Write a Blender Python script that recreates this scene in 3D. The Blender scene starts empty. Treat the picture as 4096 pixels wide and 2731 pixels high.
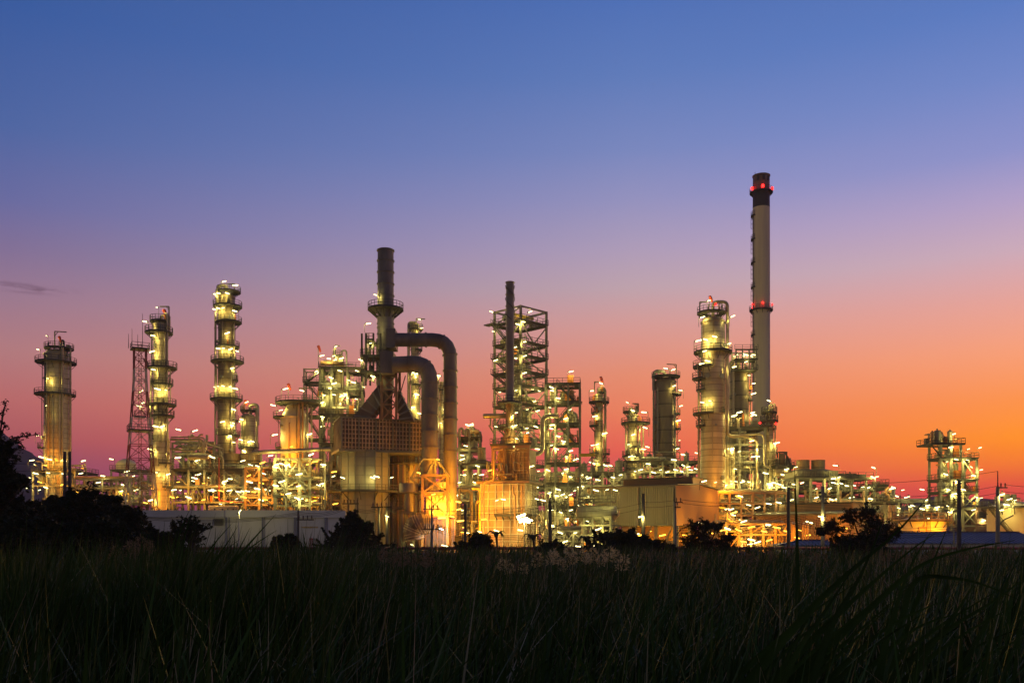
import bpy, math, random
import numpy as np
from mathutils import Vector, Matrix

# ------------------------------------------------------------------ scene, camera
S = bpy.context.scene
COL = S.collection
F, CX, HY, CAMZ = 3640.9, 2048.0, 2150.0, 2.6      # focal length in photo pixels, axis, horizon row, eye height
PI = math.pi
def X(px, D): return (px - CX) * D / F
def Z(py, D): return CAMZ + (HY - py) * D / F
def K(D): return D / F
def P(px, py, D): return Vector((X(px, D), D, Z(py, D)))

cam = bpy.data.cameras.new('camera')
cam.lens = 32; cam.sensor_width = 36
cam.shift_y = (HY - 1365.5) / 4096
cam.clip_end = 20000; cam.clip_start = 0.1
camo = bpy.data.objects.new('camera', cam); COL.objects.link(camo)
camo.location = (0, 0, CAMZ); camo.rotation_euler = (PI / 2, 0, 0)
S.camera = camo
S.view_settings.view_transform = 'Standard'
S.view_settings.look = 'None'
S.view_settings.exposure = 0
S.view_settings.gamma = 1
S.cycles.max_bounces = 5
S.cycles.diffuse_bounces = 3
S.cycles.glossy_bounces = 3
S.cycles.sample_clamp_indirect = 4
S.cycles.use_denoising = True

def lin(r, g, b):
    f = lambda c: (c / 255 / 12.92) if c / 255 <= .04045 else ((c / 255 + .055) / 1.055) ** 2.4
    return (f(r), f(g), f(b))

# ------------------------------------------------------------------ materials
M = {}
def N(nt, t, **kw):
    n = nt.nodes.new(t)
    for k, v in kw.items(): setattr(n, k, v)
    return n
def mat(name, col, rough=.5, metal=0.0, var=.25, scale=.5, streak=1.0, bands=0, bump=0.0, spec=.5, stain=None):
    m = bpy.data.materials.new(name); m.use_nodes = True
    nt = m.node_tree; b = nt.nodes['Principled BSDF']; L = nt.links.new
    b.inputs['Roughness'].default_value = rough; b.inputs['Metallic'].default_value = metal
    b.inputs['Specular IOR Level'].default_value = spec
    tc = N(nt, 'ShaderNodeTexCoord'); mp = N(nt, 'ShaderNodeMapping')
    mp.inputs['Scale'].default_value = (1, 1, streak)
    L(tc.outputs['Object'], mp.inputs['Vector'])
    nz = N(nt, 'ShaderNodeTexNoise'); nz.inputs['Scale'].default_value = scale; nz.inputs['Detail'].default_value = 6; nz.inputs['Roughness'].default_value = .65
    L(mp.outputs['Vector'], nz.inputs['Vector'])
    rp = N(nt, 'ShaderNodeValToRGB')
    rp.color_ramp.elements[0].position = .3; rp.color_ramp.elements[1].position = .7
    lo = stain if stain else tuple(c * (1 - var) for c in col)
    rp.color_ramp.elements[0].color = (*lo, 1)
    rp.color_ramp.elements[1].color = (*(min(1, c * (1 + var * .6)) for c in col), 1)
    L(nz.outputs['Fac'], rp.inputs['Fac'])
    out = rp.outputs['Color']
    if bands:                                             # sheet joints of the cladding
        sp = N(nt, 'ShaderNodeSeparateXYZ'); L(tc.outputs['Object'], sp.inputs[0])
        d = N(nt, 'ShaderNodeMath', operation='DIVIDE'); d.inputs[1].default_value = bands; L(sp.outputs['Z'], d.inputs[0])
        fr = N(nt, 'ShaderNodeMath', operation='FRACT'); L(d.outputs[0], fr.inputs[0])
        lt = N(nt, 'ShaderNodeMath', operation='LESS_THAN'); lt.inputs[1].default_value = .09; L(fr.outputs[0], lt.inputs[0])
        fl = N(nt, 'ShaderNodeMath', operation='FLOOR'); L(d.outputs[0], fl.inputs[0])
        wn = N(nt, 'ShaderNodeTexWhiteNoise', noise_dimensions='1D'); L(fl.outputs[0], wn.inputs['W'])
        mr = N(nt, 'ShaderNodeMapRange'); mr.inputs[3].default_value = .8; mr.inputs[4].default_value = 1.1; L(wn.outputs['Value'], mr.inputs[0])
        m1 = N(nt, 'ShaderNodeMix', data_type='RGBA', blend_type='MULTIPLY'); m1.inputs[0].default_value = 1
        L(out, m1.inputs[6]); L(mr.outputs[0], m1.inputs[7])
        m2 = N(nt, 'ShaderNodeMix', data_type='RGBA'); L(lt.outputs[0], m2.inputs[0]); L(m1.outputs[2], m2.inputs[6])
        m2.inputs[7].default_value = (*(c * .35 for c in col), 1)
        out = m2.outputs[2]
    L(out, b.inputs['Base Color'])
    if bump:
        bp = N(nt, 'ShaderNodeBump'); bp.inputs['Strength'].default_value = bump; bp.inputs['Distance'].default_value = .1
        n2 = N(nt, 'ShaderNodeTexNoise'); n2.inputs['Scale'].default_value = scale * 4; n2.inputs['Detail'].default_value = 4
        L(tc.outputs['Object'], n2.inputs['Vector']); L(n2.outputs['Fac'], bp.inputs['Height']); L(bp.outputs['Normal'], b.inputs['Normal'])
    M[name] = m
    return m
def emit(name, col, strength):
    m = bpy.data.materials.new(name); m.use_nodes = True
    nt = m.node_tree; nt.nodes.clear()
    o = N(nt, 'ShaderNodeOutputMaterial'); e = N(nt, 'ShaderNodeEmission')
    e.inputs[0].default_value = (*col, 1); e.inputs[1].default_value = strength
    nt.links.new(e.outputs[0], o.inputs[0]); M[name] = m; m.cycles.emission_sampling = 'AUTO' if 'beacon' in name else 'NONE'
    return m

mat('aluminium', (.50, .41, .26), .42, .2, .3, .35, .25, bands=1.25, bump=.15)
mat('aluminium_worn', (.28, .215, .13), .5, .3, .35, .35, .2, bands=1.9, bump=.15)
mat('vessel_dark', (.23, .18, .115), .55, .2, .3, .3, .3, bands=3.4, bump=.15)
mat('pipe_metal', (.37, .32, .22), .38, .45, .25, .8, 1)
mat('pipe_grey', (.22, .22, .20), .5, .1, .25, .6, 1)
mat('pipe_tan', (.40, .24, .11), .55, .1, .3, .6, 1)
mat('steel_pale', (.215, .215, .17), .55, .05, .2, .4, .4)
mat('steel_grey', (.16, .16, .145), .6, .05, .25, .4, .4)
mat('steel_brown', (.24, .14, .09), .65, .05, .35, .5, .4)
mat('steel_dark', (.055, .055, .05), .6, .1, .25, .5, 1)
mat('grating', (.07, .068, .06), .7, .2, .3, .8, 1)
mat('stack_steel', (.21, .195, .19), .55, .2, .6, .22, .35, bump=.1)
mat('duct_steel', (.19, .16, .14), .5, .2, .55, .3, .3, bump=.12)
mat('grid_steel', (.40, .30, .215), .6, .1, .3, .3, .5)
mat('grid_panel', (.15, .11, .085), .65, .1, .6, .9, .6)
mat('hood_steel', (.13, .10, .082), .6, .15, .35, .3, .4)
mat('furnace_shell', (.21, .195, .165), .55, .1, .3, .25, .25)
mat('furnace_tan', (.40, .29, .16), .6, .05, .3, .25, .3, stain=(.24, .13, .055))
mat('furnace_cream', (.52, .46, .33), .6, .05, .2, .3, .4)
mat('furnace_rust', (.30, .18, .09), .65, .05, .4, .3, .3)
mat('chimney_concrete', (.74, .63, .43), .75, 0, .22, .35, .06, bump=.05)
mat('chimney_black', (.05, .045, .05), .7, 0, .3, .3, .3)
mat('chimney_cap', (.20, .16, .14), .7, 0, .4, .4, .4)
mat('cladding_cream', (.20, .235, .165), .5, .1, .1, .15, .3)
mat('cladding_tan', (.31, .20, .115), .5, .1, .1, .15, .3)
mat('roof_grey', (.075, .085, .085), .5, .2, .15, .2, 1)
mat('wall_white', (.62, .63, .66), .7, 0, .1, .12, .3, stain=(.46, .46, .48))
mat('brass', (.6, .42, .12), .3, .9, .2)
mat('roof_blue', (.006, .019, .12), .5, .1, .2, .2, .3)
mat('tank_paint', (.62, .54, .36), .55, 0, .12, .2, .4)
mat('slat_brown', (.20, .13, .11), .6, .1, .2, .3, 1)
mat('orange_paint', (.62, .20, .03), .5, 0, .15, .8, 1)
mat('red_paint', (.40, .035, .02), .55, 0, .25, .6, .5)
mat('mast_red', (.20, .035, .03), .6, .1, .3, .6, 1)
mat('mast_white', (.42, .38, .36), .6, .1, .2, .6, 1)
mat('yellow_paint', (.55, .38, .03), .5, 0, .15, .8, 1)
mat('windsock_red', (.55, .06, .02), .8, 0, .15, .8, 1)
mat('concrete', (.24, .23, .22), .85, 0, .2, 1.5, .5, bump=.1)
mat('pole_dark', (.10, .09, .085), .85, 0, .25, 1.5, .5, bump=.1)
mat('wire_black', (.03, .03, .03), .7, 0, .1)
mat('insulator', (.08, .05, .04), .3, 0, .1)
mat('bark', (.05, .04, .03), .9, 0, .3, 3, .5)
mat('leaf', (.030, .040, .016), .6, 0, .35, .7, 1, spec=.12)
mat('leaf_fine', (.032, .044, .02), .6, 0, .35, .7, 1, spec=.12)
mat('reed_green', (.052, .108, .018), .5, 0, .6, .9, .5, spec=.12, stain=(.014, .029, .007))
mat('reed_dry', (.34, .31, .17), .45, 0, .5, .9, .6, spec=.3)
mat('plume_glow_tint', (.88, .70, .34), .8, 0, .2, 2, 1, spec=.1)  # lit copy of the plume: lamp glow put into a paler, yellower colour
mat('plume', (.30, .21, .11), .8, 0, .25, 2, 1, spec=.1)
mat('soil', (.035, .033, .022), .95, 0, .4, .4, 1, bump=.3)
mat('road_dark', (.05, .05, .055), .85, 0, .2, .5, 1)
mat('gravel_yard', (.20, .17, .13), .95, 0, .25, .25, 1, bump=.2)
mat('line_red', (.22, .03, .05), .5, .1, .2, .6, 1)
mat('line_grey', (.25, .27, .36), .5, .1, .2, .6, 1)
mat('hill_forest', (.045, .055, .06), .95, 0, .3, .01, 1)
emit('lamp_white', (1.0, .90, .38), 7)
emit('lamp_sodium', (1.0, .46, .04), 6)  # many lamps of this kind are added as sources of orange light
emit('lamp_flood', (1.0, .50, .05), 8)
emit('lamp_warm', (1.0, .74, .26), 60)
emit('lamp_blue', (.70, .90, 1.0), 20)
emit('beacon_red', (1.0, .012, .01), 9)

# ------------------------------------------------------------------ mesh builder
class MB:
    def __init__(s, T=None): s.v, s.f, s.T = [], [], T
    def pts(s, ps):
        i = len(s.v)
        if s.T is None: s.v.extend(tuple(p) for p in ps)
        else: s.v.extend(tuple(s.T @ Vector(p)) for p in ps)
        return i
    def box(s, c, d, rz=0):
        hx, hy, hz = d[0] / 2, d[1] / 2, d[2] / 2; ca, sa = math.cos(rz), math.sin(rz)
        ps = []
        for z in (-hz, hz):
            for x, y in ((-hx, -hy), (hx, -hy), (hx, hy), (-hx, hy)):
                ps.append((c[0] + x * ca - y * sa, c[1] + x * sa + y * ca, c[2] + z))
        i = s.pts(ps)
        s.f += [(i, i+3, i+2, i+1), (i+4, i+5, i+6, i+7)] + [(i+k, i+(k+1) % 4, i+4+(k+1) % 4, i+4+k) for k in range(4)]
        return s
    def span(s, a, b):
        return s.box([(a[k] + b[k]) / 2 for k in range(3)], [abs(b[k] - a[k]) for k in range(3)])
    def bar(s, p, q, w, h=None):
        p, q = Vector(p), Vector(q); h = h or w
        t = q - p
        if t.length < 1e-5: return s
        t.normalize()
        up = Vector((0, 0, 1)) if abs(t.z) < .95 else Vector((0, 1, 0))
        a = t.cross(up).normalized(); b = a.cross(t)
        a *= w / 2; b *= h / 2
        i = s.pts([p - a - b, p + a - b, p + a + b, p - a + b, q - a - b, q + a - b, q + a + b, q - a + b])
        s.f += [(i+3, i+2, i+1, i), (i+4, i+5, i+6, i+7)] + [(i+k, i+(k+1) % 4, i+4+(k+1) % 4, i+4+k) for k in range(4)]
        return s
    def tube(s, path, r, n=8, cap=True):
        path = [Vector(p) for p in path]; m = len(path)
        rs = r if isinstance(r, (list, tuple)) else [r] * m
        up = None; rings = []
        for k in range(m):
            t0 = (path[k] - path[k-1]).normalized() if k else None
            t1 = (path[k+1] - path[k]).normalized() if k < m - 1 else None
            t = (t0 + t1) if t0 is not None and t1 is not None else (t1 if t0 is None else t0)
            if t.length < 1e-4: t = t1
            sc = 1 / max(.5, (t / 2).length) if t0 is not None and t1 is not None else 1
            t = t.normalized()
            if up is None:
                up = t.cross(Vector((0, 0, 1)) if abs(t.z) < .9 else Vector((0, 1, 0))).normalized()
            a = (up - t * up.dot(t)).normalized(); b = t.cross(a); up = a
            rr = rs[k]
            rings.append(s.pts([path[k] + (a * math.cos(2*PI*j/n) + b * math.sin(2*PI*j/n)) * rr * (sc if sc < 1.2 else sc) for j in range(n)]))
        for k in range(m - 1):
            i, o = rings[k], rings[k+1]
            s.f += [(i+j, i+(j+1) % n, o+(j+1) % n, o+j) for j in range(n)]
        if cap:
            s.f.append(tuple(rings[0] + j for j in reversed(range(n)))); s.f.append(tuple(rings[-1] + j for j in range(n)))
        return s
    def lathe(s, c, prof, n=24, a0=0, a1=2*PI):
        full = abs(a1 - a0 - 2*PI) < 1e-6; k = n if full else n + 1
        rings = []
        for r, z in prof:
            rings.append(s.pts([(c[0] + r * math.cos(a0 + (a1-a0)*j/n), c[1] + r * math.sin(a0 + (a1-a0)*j/n), c[2] + z) for j in range(k)]))
        for a, b in zip(rings, rings[1:]):
            s.f += [(a+j, a+(j+1) % k, b+(j+1) % k, b+j) for j in range(n)]
        return s
    def hcyl(s, p, q, r, n=14, dome=.35):
        p, q = Vector(p), Vector(q); t = (q - p).normalized(); d = r * dome
        pts = [p - t*d*.98, p - t*d*.75, p - t*d*.35, p, q, q + t*d*.35, q + t*d*.75, q + t*d*.98]
        return s.tube(pts, [r*.25, r*.66, r*.93, r, r, r*.93, r*.66, r*.25], n)
    def poly(s, pts2, T0, T1):
        """prism: pts2 list of 3D points on one face, extruded by vector T1"""
        n = len(pts2); e = Vector(T1)
        i = s.pts(pts2); o = s.pts([Vector(p) + e for p in pts2])
        s.f += [tuple(i + k for k in range(n)), tuple(o + k for k in reversed(range(n)))]
        s.f += [(i+k, o+k, o+(k+1) % n, i+(k+1) % n) for k in range(n)]
        return s
    def build(s, name, m, root=None, parent=None, smooth=35):
        me = bpy.data.meshes.new(name)
        v = np.array(s.v, dtype=np.float64).reshape(-1, 3)
        if root is not None: v = v - np.array(root.location)
        me.from_pydata(v.tolist(), [], s.f); me.materials.append(M[m] if isinstance(m, str) else m)
        if smooth:
            me.shade_smooth(); me.set_sharp_from_angle(angle=math.radians(smooth))
        o = bpy.data.objects.new(name, me); COL.objects.link(o)
        if parent is not None: o.parent = parent
        elif root is not None: o.parent = root
        return o

def arc(path, r, k=4):
    """round the corners of a polyline"""
    path = [Vector(p) for p in path]; out = [path[0]]
    for i in range(1, len(path) - 1):
        a, b, c = path[i-1], path[i], path[i+1]
        d = min(r, (a-b).length * .48, (c-b).length * .48)
        p, q = b + (a-b).normalized() * d, b + (c-b).normalized() * d
        for j in range(k + 1):
            t = j / k; out.append(p * (1-t)**2 + b * 2*t*(1-t) + q * t*t)
    out.append(path[-1]); return out

def props(o, label=None, cat=None, group=None, kind=None):
    if label: o['label'] = label
    if cat: o['category'] = cat
    if group: o['group'] = group
    if kind: o['kind'] = kind
    return o
def thing(name, label, cat, loc, group=None):
    o = bpy.data.objects.new(name, None); COL.objects.link(o)
    o.location = loc; o.empty_display_size = .5
    return props(o, label, cat, group, 'thing')
def solo(mb, name, m, label, cat, loc, group=None, smooth=35):
    """a thing that is one mesh"""
    o = mb.build(name, m, None, None, smooth)
    me = o.data
    n = len(me.vertices); a = np.empty(n * 3, dtype=np.float32); me.vertices.foreach_get('co', a)
    a = (a.reshape(-1, 3) - np.array(loc, dtype=np.float32)).ravel(); me.vertices.foreach_set('co', a); me.update()
    o.location = loc
    return props(o, label, cat, group, 'thing')

# ------------------------------------------------------------------ lamps
RND = random.Random(7)
_lm = {}
LIGHTS = {}
for k_, c_, w_ in (('lamp_white', (1.0, .80, .19), 230), ('lamp_dim', (1.0, .78, .20), 80), ('lamp_sodium', (1.0, .34, .008), 300), ('lamp_flood', (1.0, .34, .008), 1300), ('lamp_high', (1.0, .34, .008), 3800), ('lamp_warm', (1.0, .60, .13), 420), ('lamp_blue', (.6, .82, 1.0), 500)):
    LIGHTS[k_] = bpy.data.lights.new(k_, 'POINT'); LIGHTS[k_].energy = w_; LIGHTS[k_].color = c_; LIGHTS[k_].shadow_soft_size = .12
def lamp_mesh(kind, size):
    k = ('l', kind, size)
    if k not in _lm:
        b = MB(); L, w = .54 * size, .098 * size
        b.tube([(-L, 0, 0), (-L*.86, 0, 0), (L*.86, 0, 0), (L, 0, 0)], [w*.55, w, w, w*.55], 6)
        me = bpy.data.meshes.new('lamp'); me.from_pydata(b.v, [], b.f); me.materials.append(M[kind]); _lm[k] = me
        h = MB(); h.box((0, 0, w * 1.25), (L * 2.02, w * 2.1, .06))
        h.box((-L - .12, 0, w*.3), (.22, .2, .22))
        me = bpy.data.meshes.new('lamp_hood'); me.from_pydata(h.v, [], h.f); me.materials.append(M['steel_grey']); _lm[('h', kind, size)] = me
    return _lm[k], _lm[('h', kind, size)]
def post_mesh(h):
    k = ('p', h)
    if k not in _lm:
        b = MB(); b.tube([(-.86, 0, -h), (-.86, 0, -.25), (-.8, 0, .02), (-.6, 0, .08)], .05, 5)
        me = bpy.data.meshes.new('lamp_post'); me.from_pydata(b.v, [], b.f); me.materials.append(M['steel_grey']); _lm[k] = me
    return _lm[k]
def lamp(root, p, kind='lamp_white', size=1.0, post=2.2, flip=None, tilt=None):
    yaw = RND.uniform(-.6, .6) + (PI if (flip if flip is not None else RND.random() < .5) else 0)
    tilt = RND.uniform(.12, .34) if tilt is None else tilt
    size = size * RND.choice((.6, .85, 1.0, 1.0, 1.15))
    lm, hm = lamp_mesh({'lamp_dim': 'lamp_white', 'lamp_high': 'lamp_flood'}.get(kind, kind), size)
    o = bpy.data.objects.new('lamp', lm); COL.objects.link(o); o.parent = root
    o.location = Vector(p) - root.location; o.rotation_euler = (0, -tilt, yaw)
    g = bpy.data.objects.new('lamp_light', LIGHTS[kind]); COL.objects.link(g); g.parent = o; g.location = (0, 0, -.28)
    h = bpy.data.objects.new('lamp_hood', hm); COL.objects.link(h); h.parent = o
    if post:
        q = bpy.data.objects.new('lamp_post', post_mesh(round(post, 1))); COL.objects.link(q); q.parent = o
        q.rotation_euler = (0, tilt, 0)
        q.scale = (size, 1, 1)
    return o

# ------------------------------------------------------------------ railings, platforms, ladders, stairs
def rail(mb, path, closed=False, h=1.15, step=1.7, t=.075):
    path = [Vector(p) for p in path]
    seg = list(zip(path, path[1:])) + ([(path[-1], path[0])] if closed else [])
    for a, b in seg:
        L = (b - a).length
        if L < .05: continue
        for z in (h, h * .52): mb.bar(a + Vector((0, 0, z)), b + Vector((0, 0, z)), t)
        mb.bar(a + Vector((0, 0, .09)), b + Vector((0, 0, .09)), .03, .17)
        n = max(1, round(L / step))
        for k in range(n): 
            q = a.lerp(b, k / n); mb.bar(q, q + Vector((0, 0, h)), t)
    if not closed: mb.bar(path[-1], path[-1] + Vector((0, 0, h)), t)
    return mb
def ladder(root, x, y, z0, z1, n=(0, -1), cage=True):
    b = MB(); nx, ny = n; tx, ty = -ny, nx
    for s in (-.26, .26): b.bar((x + tx*s, y + ty*s, z0), (x + tx*s, y + ty*s, z1 + 1.0), .07)
    k = z0 + .3
    while k < z1:
        b.bar((x - tx*.26, y - ty*.26, k), (x + tx*.26, y + ty*.26, k), .05); k += .6
    if cage:
        k = z0 + 2.3
        while k < z1 + .9:
            ps = [(x + tx*.38*math.cos(a) + nx*.72*math.sin(a), y + ty*.38*math.cos(a) + ny*.72*math.sin(a), k) for a in [PI*j/4 for j in range(5)]]
            for p, q in zip(ps, ps[1:]): b.bar(p, q, .05)
            k += 1.3
        for a in (PI*.25, PI*.5, PI*.75):
            b.bar((x + tx*.38*math.cos(a) + nx*.72*math.sin(a), y + ty*.38*math.cos(a) + ny*.72*math.sin(a), min(z0+2.3, z1)), (x + tx*.38*math.cos(a) + nx*.72*math.sin(a), y + ty*.38*math.cos(a) + ny*.72*math.sin(a), z1 + .8), .04)
    return b.build('ladder', 'steel_dark', root, smooth=0)
def stairs(root, p, q, w=.9, dy=(0, 1, 0), m='steel_dark'):
    p, q = Vector(p), Vector(q); d = Vector(dy) * w; b = MB()
    b.bar(p, q, .08, .26); b.bar(p + d, q + d, .08, .26)
    n = max(3, int(abs(q.z - p.z) / .3))
    for k in range(n):
        c = p.lerp(q, (k + .5) / n) + d * .5
        b.box(c, (.26, w, .04) if abs(d.y) > abs(d.x) else (w, .26, .04))
    o = b.build('staircase', m, root, smooth=0)
    r = MB()
    for e in (Vector(), d):
        for z in (.5, 1.0): r.bar(p + e + Vector((0, 0, z)), q + e + Vector((0, 0, z)), .06)
        for k in range(5):
            c = p.lerp(q, k / 4) + e; r.bar(c, c + Vector((0, 0, 1.0)), .06)
    r.build('handrail', m, root, o, smooth=0)
    return o
def ring_platform(root, c, r, z, eL, eR, n=18, rmat='steel_dark'):
    """walkway round a shell: reaches eL metres out on the left, eR on the right; left out where it would be narrower than a foot"""
    d = MB(); rl = MB(); run = []
    def ext(a):
        t = (1 - math.cos(a)) / 2                      # 0 right, 1 left
        e = eR * (1 - t) + eL * t
        if eL > .2 and eR > .2: e = max(e, min(eL, eR))
        return e
    A = [2*PI*k/n for k in range(n + 1)]
    on = [min(ext(A[k]), ext(A[k+1])) > .3 for k in range(n)]
    pt = lambda a, e, z: (c[0] + (r + e) * math.cos(a), c[1] + (r + e) * math.sin(a), z)
    start = next((k for k in range(n) if not on[k-1] and on[k]), 0)
    for j in range(n):
        k = (start + j) % n; a, b = A[k], A[k+1]
        if not on[k]:
            if len(run) > 1: rail(rl, run)
            run = []; continue
        ea, eb = ext(a), ext(b)
        i = d.pts([pt(a, .02, z), pt(b, .02, z), pt(b, eb, z), pt(a, ea, z), pt(a, .02, z - .2), pt(b, .02, z - .2), pt(b, eb, z - .2), pt(a, ea, z - .2)])
        d.f += [(i, i+1, i+2, i+3), (i+4, i+7, i+6, i+5), (i+3, i+2, i+6, i+7), (i, i+4, i+5, i+1), (i, i+3, i+7, i+4), (i+1, i+5, i+6, i+2)]
        if k % 2 == 0: d.bar(pt(a, ea * .92, z - .2), pt(a, 0, z - .2 - min(1.5, ea * 1.05)), .12)
        if not run: run.append(pt(a, ea - .06, z))
        run.append(pt(b, eb - .06, z))
    if len(run) > 1: rail(rl, run)
    o = d.build('platform', 'grating', root, smooth=0)
    if rl.v: rl.build('railing', rmat, root, o, smooth=0)
    return o

# ------------------------------------------------------------------ columns
def dome(r, z, k=.5, n=5): return [(r * math.cos(PI/2*j/n), z + r * k * math.sin(PI/2*j/n)) for j in range(1, n)] + [(.02, z + r * k)]
def column(name, label, cat, px, D, prof, plats=(), lamps=(), wall=(), pipes=(), davit=None, sock=None, lad=(), m='aluminium', hook=None, rings=6.0, beacons=(), flood=()):
    """prof: (row, width in photo px) from the bottom up; plats: (row, left px, right px); lamps on posts, wall lamps close to the shell"""
    x, k = X(px, D), K(D)
    R = thing(name, label, cat, (x, D, 0))
    pr = [(w/2*k, Z(py, D)) for py, w in prof]
    full = [(pr[0][0], 0.0)] + pr
    b = MB(); b.lathe((x, D, 0), full + dome(pr[-1][0], pr[-1][1]), 28)
    for (r0, z0), (r1, z1) in zip(full, full[1:]):
        if abs(r0 - r1) > .3 or z1 - z0 < 2: continue
        nn = max(1, int((z1 - z0) / rings))
        for j in range(nn + 1):
            zz = z0 + (z1 - z0) * j / nn
            if zz > 1: b.lathe((x, D, 0), [(r0 * .99, zz - .14), (r0 + .09, zz - .12), (r0 + .09, zz + .12), (r0 * .99, zz + .14)], 28)
    b.build('shell', m, R)
    def rad(z):
        for (r0, z0), (r1, z1) in zip(full, full[1:]):
            if z0 <= z <= z1: return r0 + (r1 - r0) * (z - z0) / max(.01, z1 - z0)
        return pr[-1][0] * .55
    for py, xl, xr in plats:
        z = Z(py, D); r = rad(z)
        ring_platform(R, (x, D), r, z, (px - xl) * k - r, (xr - px) * k - r)
        if z > pr[-1][1] + .2:                                  # stands on legs over the dome
            for a in (PI*.25, PI*.75, PI*1.25, PI*1.75):
                g = MB(); g.bar((x + r*math.cos(a), D + r*math.sin(a), pr[-1][1] - .5), (x + r*1.1*math.cos(a), D + r*1.1*math.sin(a), z - .1), .16); g.build('platform_leg', 'steel_dark', R, smooth=0)
    zs = sorted(Z(p[0], D) for p in plats)
    for side, a, c in lad:                                      # caged ladders: side -1 left, +1 right, 0 front
        z0, z1 = Z(a, D), Z(c, D); r = rad((z0 + z1) / 2) + .35
        if side: ladder(R, x + side * r * .97, D - r * .3, z0, z1, (side * .95, -.3))
        else: ladder(R, x - r * .2, D - r, z0, z1)
    for it in pipes:                                            # risers: (px, row0, row1, width px[, material])
        pp, y0, y1, w = it[:4]; xx = X(pp, D); dx = xx - x
        r = rad(Z((y0 + y1) / 2, D)); yy = D - math.sqrt(max(0, (r + .3 + w*k/2)**2 - dx*dx)) if abs(dx) < r + .3 else D - .4
        g = MB(); pth = [(xx, yy, Z(y1, D)), (xx, yy, Z(y0, D))]
        sg = 1 if dx > 0 else -1
        if abs(dx) > r: pth.append((xx - sg * (abs(dx) - r * .8), yy + .2, Z(y0, D) + .2))
        else: pth.append((xx, D - r * .9, Z(y0, D) + .2))
        g.tube(arc(pth, w*k*1.2), w*k/2, 8)
        zz = Z(y1, D) + 3
        while zz < Z(y0, D) - 1:
            g.tube([(xx, yy, zz - .1), (xx, yy, zz + .1)], w*k/2 + .08, 8); zz += 5.5
        g.build('riser_pipe', it[4] if len(it) > 4 else 'pipe_metal', R)
    if hook:                                                    # overhead vapour line: path of px,row points and width
        g = MB(); pth = [P(a, c, D) for a, c in hook[0]]
        g.tube(arc(pth, hook[1]*k*1.6, 5), hook[1]*k/2, 10)
        g.build('vapour_line', hook[2] if len(hook) > 2 else 'pipe_metal', R)
    if davit:
        g = MB(); pth = [P(a, c, D - .6) for a, c in davit]; 
        for a, c in zip(pth, pth[1:]): g.bar(a, c, .22)
        if len(pth) > 2: g.bar(pth[1].lerp(pth[0], .25), pth[1].lerp(pth[2], .3), .12)
        g.build('davit', 'steel_dark', R, smooth=0)
    for lp in wall:
        xx, z = X(lp[0], D), Z(lp[1], D); r = rad(z); dx = xx - x
        yy = D - math.sqrt(max(.1, r*r - dx*dx)) - 1.25
        o = lamp(R, (xx, yy, z + .3), post=0, size=1.0)
    for lp in lamps:
        lamp(R, (X(lp[0], D), D - 1.2 - rad(Z(lp[1], D)) * .5, Z(lp[1], D)), post=2.1)
    for lp in flood: lamp(R, (X(lp[0], D), D - lp[2], Z(lp[1], D)), lp[3] if len(lp) > 3 else 'lamp_flood', .7, 0)  # floods added in front of the shell to brighten and warm it
    for lp in beacons:
        g = MB(); c = P(lp[0], lp[1], D - (rad(Z(lp[1], D)) + .4 if len(lp) < 3 else lp[2])); g.lathe((c.x, c.y, c.z), [(.02, -.2), (.2, -.15), (.2, .1)] + dome(.2, .1, 1, 4), 10)
        g.build('beacon', 'beacon_red', R)
    if sock: windsock(R, *sock, D)
    rq = random.Random(int(px) + 5)
    for j in range(int((pr[-1][1]) / 9)):                       # thin instrument lines and conduits down the shell
        a = rq.uniform(-PI * .98, -.05); z0 = rq.uniform(2, pr[-1][1] * .8); z1 = min(pr[-1][1], z0 + rq.uniform(5, 18)); q = rq.uniform(.05, .12)
        r = max(rad(z0), rad(z1)) + q + .12; g = MB(); c, s_ = math.cos(a), math.sin(a)
        g.tube(arc([(x + (r - .3)*c, D + (r - .3)*s_, z1), (x + r*c, D + r*s_, z1), (x + r*c, D + r*s_, z0), (x + (r - .3)*c, D + (r - .3)*s_, z0)], .25, 3), q, 6)
        g.build('conduit', rq.choice(('pipe_metal', 'pipe_tan', 'steel_dark')), R)
    for py, xl, xr in plats:                                    # small gear standing on the walkways
        z = Z(py, D); r = rad(z)
        for j in range(rq.randint(1, 3)):
            a = rq.choice((rq.uniform(-PI*.95, -PI*.6), rq.uniform(-PI*.4, -.1))); e = r + .5; c = (x + e*math.cos(a), D + e*math.sin(a))
            if not (X(xl, D) < c[0] < X(xr, D)): continue
            g = MB(); h = rq.uniform(.5, 1.5); g.box((c[0], c[1], z + h/2), (rq.uniform(.25, .6), .3, h), a); g.tube([(c[0], c[1], z + h), (c[0], c[1], z + h + .4), (x + r*.9*math.cos(a), D + r*.9*math.sin(a), z + h + .4)], .08, 6)
            g.build('valve_box', rq.choice(('steel_dark', 'steel_grey', 'pipe_grey', 'orange_paint')), R, smooth=0)
    # nozzles, manways and small valves scattered over the shell as one sees them on such columns
    rr = random.Random(int(px)); g = MB()
    for j in range(int((pr[-1][1] - 5) / 6)):
        z = rr.uniform(4, pr[-1][1]); a = rr.uniform(-PI, 0); r = rad(z)
        g.tube([(x + r*.95*math.cos(a), D + r*.95*math.sin(a), z), (x + (r+.5)*math.cos(a), D + (r+.5)*math.sin(a), z)], rr.choice((.15, .2, .45)), 8)
        g.tube([(x + (r+.38)*math.cos(a), D + (r+.38)*math.sin(a), z), (x + (r+.55)*math.cos(a), D + (r+.55)*math.sin(a), z)], rr.choice((.3, .35, .55)), 8)
    if g.v: g.build('nozzle', 'pipe_grey', R)
    return R
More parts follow.
